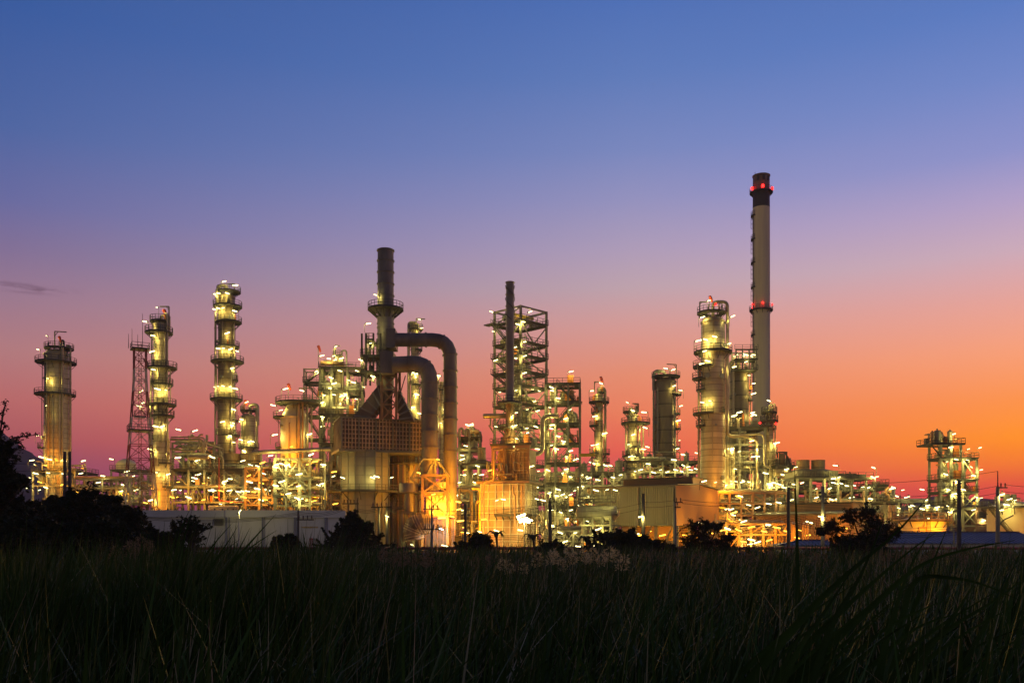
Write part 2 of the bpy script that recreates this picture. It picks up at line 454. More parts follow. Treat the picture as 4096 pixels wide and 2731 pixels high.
def windsock(R, px, y0, y1, D):
    g = MB(); a, b = P(px, y0, D - .5), P(px, y1, D - .5); g.tube([a, b], .07, 5); o = g.build('windsock_pole', 'steel_grey', R)
    g = MB(); L = 24 * K(D)
    g.tube([b + Vector((-.12, 0, .05)), b + Vector((.1, -.1, .08)), b + Vector((.25, -.2, -.2)), b + Vector((.45, -.2, -L * .6)), b + Vector((.55, -.2, -L * .85))], [.3, .33, .3, .24, .18], 8)
    g.build('windsock', 'windsock_red', R, o)

# ------------------------------------------------------------------ open steel frames
def xf(x, y, rz): return Matrix.Translation((x, y, 0)) @ Matrix.Rotation(rz, 4, 'Z')
def frame(R, T, us, vs, zs, leg=.4, m='steel_grey', decks=(), braces=(), skip=(), beam=.32, rails=True, top_rail=True, zmax=None, rmat='steel_dark', bm=None, e=.3):
    """legs at us x vs (local plan coords), beams at each level zs, decks at those level indices; braces: (face 'u'|'v', level index, bay index, style)"""
    for i, u in enumerate(us):
        for j, v in enumerate(vs):
            if (i, j) in skip: continue
            zt = zmax[(i, j)] if zmax and (i, j) in zmax else zs[-1]
            b = MB(T); b.box((u, v, zt / 2), (leg, leg * .8, zt)); b.build('steel_column', m, R, smooth=0)
    for q, z in enumerate(zs):
        b = MB(T)
        for v in vs: b.box(((us[0] + us[-1]) / 2, v, z - beam/2), (us[-1] - us[0], beam * .6, beam))
        for u in us: b.box((u, (vs[0] + vs[-1]) / 2, z - beam/2 - .006), (beam * .6, vs[-1] - vs[0], beam - .02))
        if q in decks:
            U0, U1, V0, V1 = us[0] - e, us[-1] + e, vs[0] - e, vs[-1] + e; ww = 1.25
            b.span((U0, V0, z + .005), (U1, V0 + ww, z + .075)); b.span((U0, V1 - ww, z + .005), (U1, V1, z + .075))
            b.span((U0, V0 + ww + .01, z + .005), (U0 + ww, V1 - ww - .01, z + .075)); b.span((U1 - ww, V0 + ww + .01, z + .005), (U1, V1 - ww - .01, z + .075))
            a = V0 + ww + .6
            while a < V1 - ww: b.box(((U0 + U1) / 2, a, z - .05), (U1 - U0 - 2*ww, .16, .12)); a += 1.1
            o = b.build('floor_deck', 'grating' if bm is None else bm, R, smooth=0)
            if rails:
                r = MB(T); rail(r, [(us[0]-e, vs[0]-e, z+.07), (us[-1]+e, vs[0]-e, z+.07), (us[-1]+e, vs[-1]+e, z+.07), (us[0]-e, vs[-1]+e, z+.07)], True)
                r.build('railing', rmat, R, o, smooth=0)
        else: b.build('floor_beam', m, R, smooth=0)
    for face, q, bay, style in braces:
        z0, z1 = (zs[q-1] if q else 0), zs[q] - beam
        g = MB(T)
        if face == 'u': a, c = (us[bay], vs[0] - .05), (us[bay+1], vs[0] - .05)
        else: a, c = (us[0] - .05, vs[bay]), (us[0] - .05, vs[bay+1])
        if face == 'w': a, c = (us[-1] + .05, vs[bay]), (us[-1] + .05, vs[bay+1])
        mid = ((a[0] + c[0]) / 2, (a[1] + c[1]) / 2)
        if style in 'x/': g.bar((*a, z0), (*c, z1), .2)
        if style in 'x\\': g.bar((*c, z0), (*a, z1), .2)
        if style == 'k': g.bar((*a, z0), (*mid, z1), .2); g.bar((*c, z0), (*mid, z1), .2)
        if style == 'v': g.bar((*mid, z0), (*a, z1), .2); g.bar((*mid, z0), (*c, z1), .2)
        g.build('brace', m, R, smooth=0)

PM = ['pipe_metal', 'pipe_metal', 'pipe_grey', 'pipe_grey', 'pipe_tan', 'steel_pale']
def clutter(R, T, u0, u1, v0, v1, z0, z1, n, seed, kinds='pppppvvhhsscc', big=1.0):
    """process equipment bolted to a deck: pipe runs, upright and lying vessels, valve sets, cabinets"""
    r = random.Random(seed); H = z1 - z0
    for _ in range(n):
        k = r.choice(kinds); u, v = r.uniform(u0, u1), r.uniform(v0, v1); b = MB(T); mm = r.choice(PM)
        if k == 'p':
            p = Vector((u, v, z0)); pth = [p.copy()]; ax = 2; rad = r.choice((.1, .13, .18, .25)) * big
            for q in range(r.randint(3, 6)):
                if ax == 2: z = r.uniform(z0 + .3, z1 - .2); p = Vector((p.x, p.y, z))
                elif ax == 0: p = Vector((r.uniform(u0, u1), p.y, p.z))
                else: p = Vector((p.x, r.uniform(v0, v1), p.z))
                if (p - pth[-1]).length > .5: pth.append(p.copy())
                ax = r.choice([a for a in (0, 0, 1, 2, 2) if a != ax])
            if len(pth) < 2: continue
            b.tube(arc(pth, rad * 3, 3), rad, 7); nm = 'pipe_run'
        elif k == 'v':
            rad = r.uniform(.45, 1.0) * big; h = min(H * .85, r.uniform(2, 4.5) * big)
            b.lathe((u, v, z0), [(rad * .8, 0), (rad * .8, .4), (rad, .4), (rad, h)] + dome(rad, h), 14); b.tube([(u, v, z0 + h), (u, v, z0 + h + rad)], .14, 7); nm = 'upright_drum'
            for q in range(3): b.lathe((u, v, z0 + .6 + q * h / 3), [(rad, 0), (rad + .07, 0), (rad + .07, .14), (rad, .14)], 14)
        elif k == 'h':
            rad = min(H * .3, r.uniform(.4, .85) * big); L = min((u1 - u0) * .8, r.uniform(2.5, 5.5)); u = min(max(u, u0 + L/2), u1 - L/2); zc = z0 + rad + r.uniform(.3, .9)
            b.hcyl((u - L/2, v, zc), (u + L/2, v, zc), rad)
            for e in (-.3, .3): b.box((u + L*e, v, (z0 + zc) / 2), (.3, rad * 1.4, zc - z0))
            b.tube([(u - L/2 - .1, v, zc), (u - L/2 + .1, v, zc)], rad * 1.15, 14); b.tube([(u, v, zc + rad*.9), (u, v, zc + rad + .4)], .15, 7); nm = 'exchanger'
        elif k == 's':
            z = z0 + r.uniform(.4, 1.2)
            b.tube([(u - 1, v, z), (u + 1, v, z)], .12, 7); b.box((u, v, z), (.45, .4, .4)); b.bar((u, v, z), (u, v, z + .7), .08)
            b.tube([(u, v, z + .68), (u, v, z + .74)], .3, 10)
            for e in (-.9, .9): b.tube([(u + e, v, z0), (u + e, v, z)], .1, 7)
            nm = 'valve_set'
        else:
            d = (r.uniform(.6, 1.1), .5, r.uniform(1.1, 1.9)); b.box((u, v, z0 + d[2]/2 + .12), d); b.box((u, v, z0 + .06), (d[0]*.8, .4, .12)); b.box((u, v - .26, z0 + d[2]/2 + .12), (d[0]*.84, .03, d[2]*.86)); nm = 'cabinet'; mm = r.choice(['orange_paint', 'steel_pale', 'steel_pale', 'steel_grey'])
        b.build(nm, mm, R)
def runs(R, T, u0, u1, v0, v1, z, n, seed, along='u', rmax=.35):
    """long pipes lying side by side on a rack level"""
    r = random.Random(seed)
    for k in range(n):
        rad = r.choice((.12, .15, .2, .28, rmax)); b = MB(T); c = (v0 if along == 'u' else u0) + ((v1 - v0) if along == 'u' else (u1 - u0)) * (k + .5) / n
        a0, a1 = (u0, u1) if along == 'u' else (v0, v1)
        if r.random() < .5: a0 += (a1 - a0) * r.uniform(0, .4)
        if r.random() < .5: a1 -= (a1 - a0) * r.uniform(0, .4)
        zz = z + rad + .02
        f = (lambda a, h: (a, c, h)) if along == 'u' else (lambda a, h: (c, a, h))
        pth = [f(a0, zz), f(a1, zz)]
        if r.random() < .6: pth = [f(a0, zz + r.choice((-2.2, 1.6, -1.4)))] + pth
        if r.random() < .6: pth = pth + [f(a1, zz + r.choice((-2.2, 1.6, -3.0)))]
        b.tube(arc(pth, rad * 3, 3), rad, 8)
        a = a0 + 2
        while a < a1: b.tube([f(a, zz), f(a + .18, zz)], rad * 1.25, 8); a += r.uniform(4, 8)
        b.build('rack_pipe', r.choice(PM), R)

def rack(name, label, cat, px0, px1, D, depth, rows, nb, seed, lamps=(), rz=0, decks=(), npipes=5, nclut=6, m='steel_pale', sod=(), br=True, kinds='pppppvvhhsscc', leg=.4, clr=None):
    """multi-level pipe rack between two photo columns"""
    x0, x1 = X(px0, D), X(px1, D); W = x1 - x0
    R = thing(name, label, cat, ((x0 + x1) / 2, D, 0))
    T = xf(x0, D, rz); us = [W * k / nb for k in range(nb + 1)]; vs = [0, depth] if depth < 9 else [0, depth/2, depth]
    zs = sorted(Z(r, D) for r in rows)
    r = random.Random(seed)
    brs = []
    if br:
        for q in range(len(zs)):
            for bay in range(nb):
                if r.random() < .45: brs.append(('u', q, bay, r.choice('/\\kv')))
    frame(R, T, us, vs, zs, leg, m, decks, brs)
    for q, z in enumerate(zs):
        if q in decks or npipes == 0: continue
        runs(R, T, -.5, W + .5, .3, depth - .3, z, npipes, seed * 31 + q)
    lev = [0.0] + zs
    for q in range(len(zs)):
        clutter(R, T, 0, W, .4, depth - .4, lev[q] + .1, lev[q+1] - .4, nclut, seed * 77 + q, kinds)
    if decks and decks[-1] == len(zs) - 1 and clr: clutter(R, T, 0, W, .4, depth - .4, zs[-1] + .1, zs[-1] + clr, nclut, seed * 99, kinds)
    for lp in lamps: lamp(R, (X(lp[0], D), D - .9 - (lp[2] if len(lp) > 2 else 0), Z(lp[1], D)), 'lamp_dim', post=r.choice((0, 1.6, 2.2)))
    for lp in sod: lamp(R, (X(lp[0], D), D + (lp[2] if len(lp) > 2 else -2.5), Z(lp[1], D)), 'lamp_sodium', 1.0, 0)  # added sodium lamps that give the rack its orange light
    return R
# ------------------------------------------------------------------ sky: the dusk gradient, by elevation and by bearing from the set sun
SUN_AZ = math.radians(32)                                  # the sun went down beyond the right edge
W = bpy.data.worlds.new('World'); S.world = W; W.use_nodes = True
nt = W.node_tree; nt.nodes.clear(); L = nt.links.new
out = N(nt, 'ShaderNodeOutputWorld'); bg = N(nt, 'ShaderNodeBackground'); L(bg.outputs[0], out.inputs[0])
tc = N(nt, 'ShaderNodeTexCoord'); sp = N(nt, 'ShaderNodeSeparateXYZ'); L(tc.outputs['Generated'], sp.inputs[0])
def mth(op, a, b=None):
    n = N(nt, 'ShaderNodeMath', operation=op)
    for i, x in enumerate((a, b)):
        if x is None: continue
        if isinstance(x, (int, float)): n.inputs[i].default_value = x
        else: L(x, n.inputs[i])
    return n.outputs[0]
hor = mth('SQRT', mth('ADD', mth('MULTIPLY', sp.outputs[0], sp.outputs[0]), mth('MULTIPLY', sp.outputs[1], sp.outputs[1])))
tel = mth('DIVIDE', sp.outputs[2], mth('MAXIMUM', hor, .001))
cosb = mth('DIVIDE', mth('ADD', mth('MULTIPLY', sp.outputs[0], math.sin(SUN_AZ)), mth('MULTIPLY', sp.outputs[1], math.cos(SUN_AZ))), mth('MAXIMUM', hor, .001))
ang = mth('MULTIPLY', mth('ARCCOSINE', mth('MAXIMUM', mth('MINIMUM', cosb, 1), -1)), 180 / PI)
pos = mth('DIVIDE', tel, 1.2)
def ramp(stops, den=None):
    n = N(nt, 'ShaderNodeValToRGB'); n.color_ramp.interpolation = 'B_SPLINE' if False else 'LINEAR'
    st = []
    for s, c in stops:
        c = lin(*c)
        if den:                                                # the sky is seen through the haze below: what it takes away stands here
            tt = max(.001, (HY - s) / den); T_ = math.exp(-.0002 * min(1790, 150 / tt)); c = tuple(max(.0, (a - (1 - T_) * b_) / T_) for a, b_ in zip(c, (.12, .09, .12)))
        st.append((max(0, (HY - s) / den / 1.2) if den else s, c))
    st.sort(key=lambda a: a[0])
    if den: st += [(.72, (.04, .075, .20)), (1.0, (.018, .032, .09))]
    el = n.color_ramp.elements
    while len(el) < len(st): el.new(.5)
    for e, (p, c) in zip(el, st): e.position = p; e.color = (*c, 1)
    L(pos, n.inputs[0]); return n.outputs[0]
left = ramp([(0, (59, 92, 158)), (500, (80, 103, 162)), (800, (106, 108, 160)), (1000, (131, 113, 150)), (1200, (156, 122, 142)), (1400, (177, 123, 127)), (1600, (183, 107, 107)), (1750, (170, 92, 98)), (1900, (142, 78, 105)), (2050, (112, 66, 100))], 4152)
mid = ramp([(0, (80, 113, 182)), (300, (96, 124, 186)), (600, (122, 136, 190)), (800, (148, 146, 190)), (1000, (174, 156, 184)), (1150, (190, 162, 172)), (1300, (212, 154, 149)), (1500, (228, 140, 112)), (1650, (232, 126, 94)), (1800, (226, 98, 84)), (1950, (205, 82, 88)), (2100, (170, 70, 88))], 3672)
right = ramp([(0, (92, 124, 193)), (300, (114, 136, 199)), (600, (142, 147, 202)), (800, (178, 160, 199)), (1000, (204, 171, 186)), (1200, (230, 164, 154)), (1400, (247, 160, 122)), (1600, (252, 148, 80)), (1750, (255, 146, 50)), (1850, (249, 126, 54)), (1950, (224, 86, 70)), (2060, (190, 70, 82))], 4150)
back = ramp([(0, (132, 116, 104)), (.1, (128, 116, 116)), (.3, (106, 101, 110)), (.5, (68, 72, 92)), (.75, (44, 56, 88)), (1, (34, 46, 80))])
def mixc(f, a, b):
    n = N(nt, 'ShaderNodeMix', data_type='RGBA'); L(f, n.inputs[0]); L(a, n.inputs[6]); L(b, n.inputs[7]); return n.outputs[2]
def mrange(v, a, b):
    n = N(nt, 'ShaderNodeMapRange'); L(v, n.inputs[0]); n.inputs[1].default_value = a; n.inputs[2].default_value = b; return n.outputs[0]
c = mixc(mrange(ang, 3, 24.5), right, mid)
c = mixc(mrange(ang, 24.5, 61), c, left)
c = mixc(mrange(ang, 65, 130), c, back)
# one thin dark cloud low on the left
d_az = mth('ARCTAN2', sp.outputs[0], sp.outputs[1])
nz = N(nt, 'ShaderNodeTexNoise'); nz.inputs['Scale'].default_value = 34; nz.inputs['Detail'].default_value = 8; nz.inputs['Distortion'].default_value = .6
mp = N(nt, 'ShaderNodeMapping'); mp.inputs['Scale'].default_value = (1.2, 1.2, 7); L(tc.outputs['Generated'], mp.inputs[0]); L(mp.outputs[0], nz.inputs['Vector'])
ce = mth('ABSOLUTE', mth('SUBTRACT', tel, .2415)); ca = mth('ABSOLUTE', mth('SUBTRACT', d_az, -.497))
mk = mth('MULTIPLY', mrange(ce, .0062, .0005), mrange(ca, .060, .008))
mk = mth('MULTIPLY', mk, mrange(nz.outputs['Fac'], .40, .56))
dk = N(nt, 'ShaderNodeMix', data_type='RGBA'); L(mth('MULTIPLY', mk, .75), dk.inputs[0]); L(c, dk.inputs[6]); dk.inputs[7].default_value = (*lin(104, 76, 96), 1)
L(dk.outputs[2], bg.inputs[0]); bg.inputs[1].default_value = 1.0

sun = bpy.data.lights.new('sun', 'SUN'); sun.energy = .04; sun.angle = math.radians(12); sun.color = (1, .55, .3)
so = bpy.data.objects.new('sun', sun); COL.objects.link(so)
so.rotation_euler = (math.radians(88), 0, PI - SUN_AZ)

# ------------------------------------------------------------------ ground, road, pipelines, hills
g = MB(); g.f = []
n = 40
xs = [-1250, -600, -250, -120, -60, -20, 20, 60, 120, 250, 600, 1250]; ys = [-300, -50, 0, 20, 60, 104, 250, 600, 1750]
i = g.pts([(x, y, 0) for y in ys for x in xs]); nx = len(xs)
for b in range(len(ys) - 1):
    for a in range(nx - 1): g.f.append((i + b*nx + a, i + b*nx + a + 1, i + (b+1)*nx + a + 1, i + (b+1)*nx + a))
props(g.build('ground', 'soil', smooth=0), kind='structure')
g = MB(); g.span((-160, 104, -.1), (160, 110, .12)); props(g.build('road', 'road_dark', smooth=0), kind='structure')
g = MB(); g.span((-260, 126, -.3), (260, 400, .06)); props(g.build('plant_yard', 'gravel_yard', smooth=0), kind='structure')
def hill(pts, D, depth, seed):
    """a wooded ridge: photo outline gives the crest, a rough slope runs down before and behind it"""
    r = random.Random(seed); g = MB(); px = [p[0] for p in pts]; cols = []
    a = pts[0][0]
    while a <= pts[-1][0]:
        py = float(np.interp(a, px, [p[1] for p in pts])); h = Z(py, D) + r.uniform(-1, 1) * 2.2 + 4 * math.sin(a * .13)
        rows = []
        for q in range(-6, 7):
            t = abs(q) / 6; rows.append((X(a, D) , D + q * depth / 6, max(-2, h * (1 - t ** 1.4) + (r.uniform(-4, 4) if 0 < t < 1 else 0))))
        cols.append(rows); a += 2.5
    for rw in cols: g.pts(rw)
    m = 13
    for c in range(len(cols) - 1):
        for q in range(m - 1): g.f.append((c*m + q, (c+1)*m + q, (c+1)*m + q + 1, c*m + q + 1))
    return props(g.build('hill', 'hill_forest', smooth=0), kind='structure')
hill([(-260, 2000), (-120, 1830), (0, 1742), (40, 1762), (84, 1818), (120, 1828), (135, 1850), (170, 1862), (230, 1930), (330, 2040), (420, 2130)], 1200, 240, 3)
hill([(3400, 2100), (3560, 2060), (3640, 2035), (3720, 2000), (3740, 1994), (3800, 2005), (3850, 2012), (3910, 1999), (3960, 2006), (4040, 2020), (4150, 2040), (4300, 2090)], 1500, 240, 5)

def long_pipe(name, label, y, z, r, m, seed):
    R = thing(name, label, 'pipeline', (0, y, 0))
    g = MB(); g.tube([(-150, y, z), (150, y, z)], r, 12)
    for x in range(-144, 150, 12): g.tube([(x, y, z), (x + .25, y, z)], r * 1.08, 12)
    g.build('pipe', m, R)
    for x in range(-75, 80, 6):
        g = MB(); g.box((x, y, (z - r) / 2), (.3, .3, z - r)); g.box((x, y, z - r - .08), (.9, .5, .16)); g.build('support', 'concrete', R, smooth=0)
    return R
long_pipe('pipeline', 'dark red pipeline running the full width behind the reeds, the upper of the two', 101.6, 1.42, .17, 'line_red', 1)
long_pipe('pipeline', 'thicker blue grey pipeline running below and before the red one behind the reeds', 99.8, .78, .26, 'line_grey', 2)

# thin dusk air over the whole plain: far hills fade in it
hz = bpy.data.materials.new('haze'); hz.use_nodes = True; nt = hz.node_tree; nt.nodes.clear()
o_ = N(nt, 'ShaderNodeOutputMaterial'); v_ = N(nt, 'ShaderNodeVolumePrincipled'); nt.links.new(v_.outputs[0], o_.inputs['Volume'])
v_.inputs['Color'].default_value = (.86, .84, .92, 1); v_.inputs['Density'].default_value = .0002; v_.inputs['Anisotropy'].default_value = .3
M['haze'] = hz; hz.cycles.homogeneous_volume = True; hz.cycles.volume_sampling = 'DISTANCE'
S.cycles.volume_bounces = 0
g = MB(); g.span((-1300, -340, -1), (1300, 1790, 150)); props(g.build('haze', 'haze', smooth=0), label='thin purple dusk haze over the plain', kind='stuff')
# ------------------------------------------------------------------ distillation columns, left to right
column('process_column', 'isolated cone-footed metal column at the far left above the dark bushes', 'process column', 229, 230,
    [(1884, 62), (1880, 70), (1836, 104), (1800, 100), (1420, 94)],
    [(1394, 181, 291), (1450, 147, 300), (1578, 144, 297), (1790, 153, 176)],
    [(169, 1404), (203, 1350), (174, 1747), (283, 1846)], [(226, 1530), (196, 1838)],
    [(222, 1590, 1880, 7, 'pipe_tan'), (214, 1450, 1870, 5), (262, 1585, 1850, 8), (270, 1400, 1840, 9), (285, 1385, 1840, 8), (240, 1590, 1875, 4)],
    [(219, 1396), (219, 1325), (266, 1328)], (237, 1390, 1350), [(-1, 1455, 1572), (-1, 1590, 1790)],
    hook=([(255, 1410), (255, 1362), (244, 1362), (244, 1400)], 9), flood=[(255, 1872, 9, 'lamp_high'), (205, 1868, 8, 'lamp_white'), (250, 1640, 8, 'lamp_white')])
column('process_column', 'ringed column right behind the dark red lattice mast, orange at its foot', 'process column', 643, 190,
    [(1765, 70), (1740, 58), (1300, 54)],
    [(1286, 601, 680), (1331, 582, 689), (1408, 606, 655), (1472, 593, 706), (1538, 605, 691), (1619, 591, 703), (1664, 605, 696), (1756, 598, 668), (1854, 612, 694), (1948, 622, 692)],
    [(591, 1293), (640, 1237), (580, 1571), (678, 1566), (570, 1629), (586, 1617), (688, 1899), (662, 1710)],
    [(631, 1359), (626, 1421), (633, 1493), (650, 1570), (643, 1717), (623, 1808), (650, 1899), (623, 2008)],
    [(676, 1260, 1950, 9), (612, 1480, 1900, 7), (668, 1330, 1750, 5), (684, 1480, 1620, 5)],
    [(676, 1286), (676, 1226), (640, 1226)], (656, 1286, 1244), [(-1, 1340, 1470), (0, 1480, 1535), (-1, 1545, 1662), (1, 1760, 1850)],
    hook=([(643, 1290), (643, 1262), (678, 1262), (678, 1320)], 9), flood=[(628, 2015, 6), (655, 1960, 6)])
column('process_column', 'tallest lit column of the left group, its white lamps in eight tiers', 'process column', 906, 215,
    [(1600, 71), (1560, 66), (1190, 64)],
    [(1168, 868, 962), (1226, 854, 967), (1289, 863, 966), (1387, 863, 957), (1447, 845, 974), (1521, 917, 953), (1598, 842, 969), (1682, 925, 956), (1742, 871, 959), (1784, 880, 930)],
    [(906, 1134), (950, 1149), (868, 1183), (871, 1247), (950, 1253), (960, 1412), (940, 1479), (871, 1554), (952, 1560), (946, 1643), (940, 1705), (928, 1745), (947, 1772)],
    [(890, 1191), (924, 1191), (889, 1250), (909, 1250), (924, 1348), (889, 1409), (911, 1409), (934, 1409), (889, 1558), (910, 1558), (932, 1558), (908, 1699), (940, 1700)],
    [(864, 1250, 1830, 9), (877, 1170, 1250, 11), (936, 1460, 1820, 6), (942, 1260, 1460, 6)],
    [(938, 1168), (938, 1136), (906, 1136)], None, [(1, 1230, 1380), (-1, 1395, 1445), (1, 1450, 1590), (1, 1600, 1740)], m='aluminium_worn',
    hook=([(906, 1180), (906, 1142), (872, 1142), (872, 1240)], 14))
column('process_column', 'short twin-lit column with an overhead hook pipe, right behind the tall tiered one', 'process column', 992, 235,
    [(1815, 58), (1668, 56)], [(1643, 962, 1028), (1790, 955, 1036)],
    [(994, 1612), (962, 1688), (1018, 1768), (985, 1805), (950, 1765)], [(980, 1688), (976, 1768), (1008, 1775)],
    [(1029, 1640, 1830, 12), (978, 1670, 1800, 4)], None, (980, 1640, 1604), [(0, 1660, 1790)],
    hook=([(1000, 1660), (1000, 1618), (1031, 1618), (1031, 1700)], 13), m='aluminium')
column('process_column', 'squat wide column wrapped in tan riser pipes, a red windsock on top', 'process column', 1178, 205,
    [(1840, 112), (1672, 110), (1640, 74), (1632, 72)],
    [(1613, 1103, 1281), (1670, 1092, 1198), (1791, 1101, 1124)],
    [(1100, 1625), (1112, 1744), (1215, 1567), (1248, 1742), (1150, 1560)], [(1130, 1650)],
    [(1210, 1625, 1850, 9, 'pipe_tan'), (1222, 1620, 1850, 8, 'pipe_tan'), (1236, 1620, 1850, 8), (1248, 1625, 1850, 7), (1172, 1700, 1850, 5, 'pipe_tan')],
    [(1250, 1613), (1250, 1552), (1195, 1553)], (1153, 1600, 1540), [(-1, 1680, 1790)], m='tank_paint', flood=[(1150, 1850, 8, 'lamp_high'), (1200, 1800, 8)])
column('process_column', 'slim column behind the two big bent ducts, davit crane at its head', 'process column', 1660, 230,
    [(1700, 34), (1300, 32)],
    [(1317, 1636, 1692), (1400, 1650, 1690), (1540, 1640, 1692), (1680, 1630, 1690)],
    [(1680, 1283), (1690, 1318), (1669, 1500), (1672, 1582), (1680, 1657), (1655, 1632)], [(1660, 1500), (1665, 1585)],
    [(1635, 1310, 1700, 11), (1649, 1420, 1700, 4)], [(1665, 1317), (1665, 1274), (1700, 1276)], None, [(1, 1330, 1530), (1, 1545, 1670)],
    hook=([(1660, 1300), (1660, 1290), (1635, 1290), (1635, 1400)], 12))
column('process_column', 'thin dim column showing just left of the tall bent duct', 'process column', 1768, 232,
    [(1860, 22), (1530, 20)], [(1560, 1752, 1784), (1660, 1756, 1786), (1790, 1754, 1784)], [(1756, 1506), (1782, 1640)], [(1766, 1700)], [(1755, 1500, 1800, 6)], None, None, [(1, 1565, 1780)])
column('process_column', 'slim pale column standing alone with a red windsock, between tower frame and dark column', 'process column', 2396, 225,
    [(1865, 33), (1580, 32)],
    [(1570, 2384, 2420), (1609, 2355, 2437), (1651, 2364, 2406), (1703, 2357, 2402), (1813, 2357, 2398), (1815, 2420, 2440), (1850, 2422, 2440)],
    [(2365, 1567), (2402, 1537), (2378, 1668), (2416, 1736), (2368, 1783), (2370, 1853)], [(2386, 1785), (2382, 1855)],
    [(2421, 1560, 1870, 9), (2408, 1680, 1850, 4)], [(2378, 1570), (2378, 1527), (2396, 1527)], (2402, 1572, 1512), [(1, 1620, 1850), (-1, 1660, 1700)],
    hook=([(2396, 1575), (2396, 1552), (2420, 1552), (2420, 1600)], 9))
column('process_column', 'short brightly lit column beside the dark round-topped one, crowded with railings', 'process column', 2530, 215,
    [(1907, 44), (1662, 40)],
    [(1648, 2491, 2552), (1693, 2484, 2601), (1787, 2505, 2566), (1824, 2488, 2566), (1873, 2500, 2560)],
    [(2506, 1613), (2572, 1652), (2510, 1780), (2569, 1799), (2576, 1714), (2585, 1790), (2590, 1855)], [(2527, 1651), (2527, 1748), (2517, 1833), (2541, 1894), (2533, 1833)],
    [(2503, 1690, 1880, 7), (2556, 1700, 1900, 7), (2572, 1700, 1880, 6)], [(2554, 1648), (2554, 1614), (2530, 1614)], None, [(0, 1700, 1780), (1, 1795, 1870)],
    hook=([(2530, 1660), (2530, 1632), (2520, 1632), (2512, 1650)], 8))
column('process_column', 'broad dark unlit column with rounded head and looped top pipe', 'process column', 2662, 240,
    [(1880, 88), (1800, 86), (1528, 82)],
    [(1507, 2606, 2721), (1578, 2645, 2726), (1655, 2700, 2722), (1715, 2700, 2724), (1788, 2700, 2722)],
    [(2658, 1479), (2687, 1484), (2715, 1567), (2716, 1629), (2710, 1765), (2703, 1798), (2706, 1687)], [(2688, 1556)],
    [(2614, 1490, 1890, 9, 'pipe_grey'), (2625, 1560, 1870, 5, 'pipe_grey'), (2692, 1590, 1880, 5, 'pipe_grey')],
    [(2705, 1507), (2705, 1458), (2667, 1456)], None, [(1, 1515, 1780)], m='vessel_dark',
    hook=([(2660, 1520), (2660, 1486), (2615, 1482), (2615, 1560)], 13, 'pipe_grey'))
column('process_column', 'largest sheet-clad column, a thick overhead pipe down its right side', 'process column', 2852, 195,
    [(1950, 99), (1655, 98), (1655, 96), (1290, 94)],
    [(1252, 2788, 2903), (1409, 2775, 2928), (1467, 2771, 2874), (1515, 2768, 2802), (1560, 2784, 2803), (1655, 2771, 2887), (1703, 2783, 2803)],
    [(2829, 1211), (2785, 1372), (2800, 1616), (2923, 1273), (2803, 1277), (2925, 1476), (2797, 1464), (2905, 1384)],
    [(2843, 1367), (2826, 1618), (2812, 1418), (2812, 1374), (2818, 1460)],
    [(2793, 1480, 1930, 8), (2888, 1480, 1660, 5), (2896, 1420, 1680, 5), (2903, 1300, 1700, 5)],
    [(2799, 1252), (2799, 1208), (2828, 1208)], (2838, 1225, 1190), [(-1, 1415, 1460), (-1, 1520, 1650), (-1, 1660, 1780)],
    hook=([(2852, 1270), (2852, 1207), (2910, 1207), (2910, 1744), (2958, 1744)], 13), beacons=[(2863, 1218, .3)], flood=[(2850, 1945, 12, 'lamp_high'), (2820, 1940, 10, 'lamp_white'), (2880, 1936, 10, 'lamp_white')])
column('process_column', 'dark column between the largest clad column and the tall chimney, round lit manhole', 'process column', 2956, 225,
    [(1700, 78), (1496, 76)], [(1486, 2920, 2995), (1600, 2985, 3010), (1560, 2985, 3006)],
    [(2940, 1425), (2975, 1424), (2984, 1447), (3006, 1425), (3000, 1655), (2998, 1668), (3004, 1540), (3004, 1580)], [(2984, 1514)],
    [(2925, 1440, 1690, 8), (3000, 1480, 1690, 4)], None, None, [(1, 1500, 1690)], m='vessel_dark',
    hook=([(2956, 1495), (2956, 1448), (2924, 1442), (2918, 1500)], 14))
column('process_column', 'slim right-hand column with a crowded black platform head before the chimney foot', 'process column', 3078, 200,
    [(1960, 30), (1720, 30), (1640, 24)],
    [(1650, 3045, 3108), (1684, 3041, 3112), (1705, 3040, 3090), (1712, 3092, 3106), (1810, 3094, 3110)],
    [(3068, 1606), (3100, 1774), (3092, 1775), (3076, 1940), (3056, 1938)], [(3070, 1945)],
    [(3096, 1620, 1860, 6), (3055, 1745, 1870, 9, 'pipe_tan')], None, None, [(1, 1715, 1850)], beacons=[(3040, 1691, 1.6), (3104, 1695, 1.0)],
    hook=([(3078, 1640), (3078, 1618), (3090, 1618), (3092, 1660)], 8))

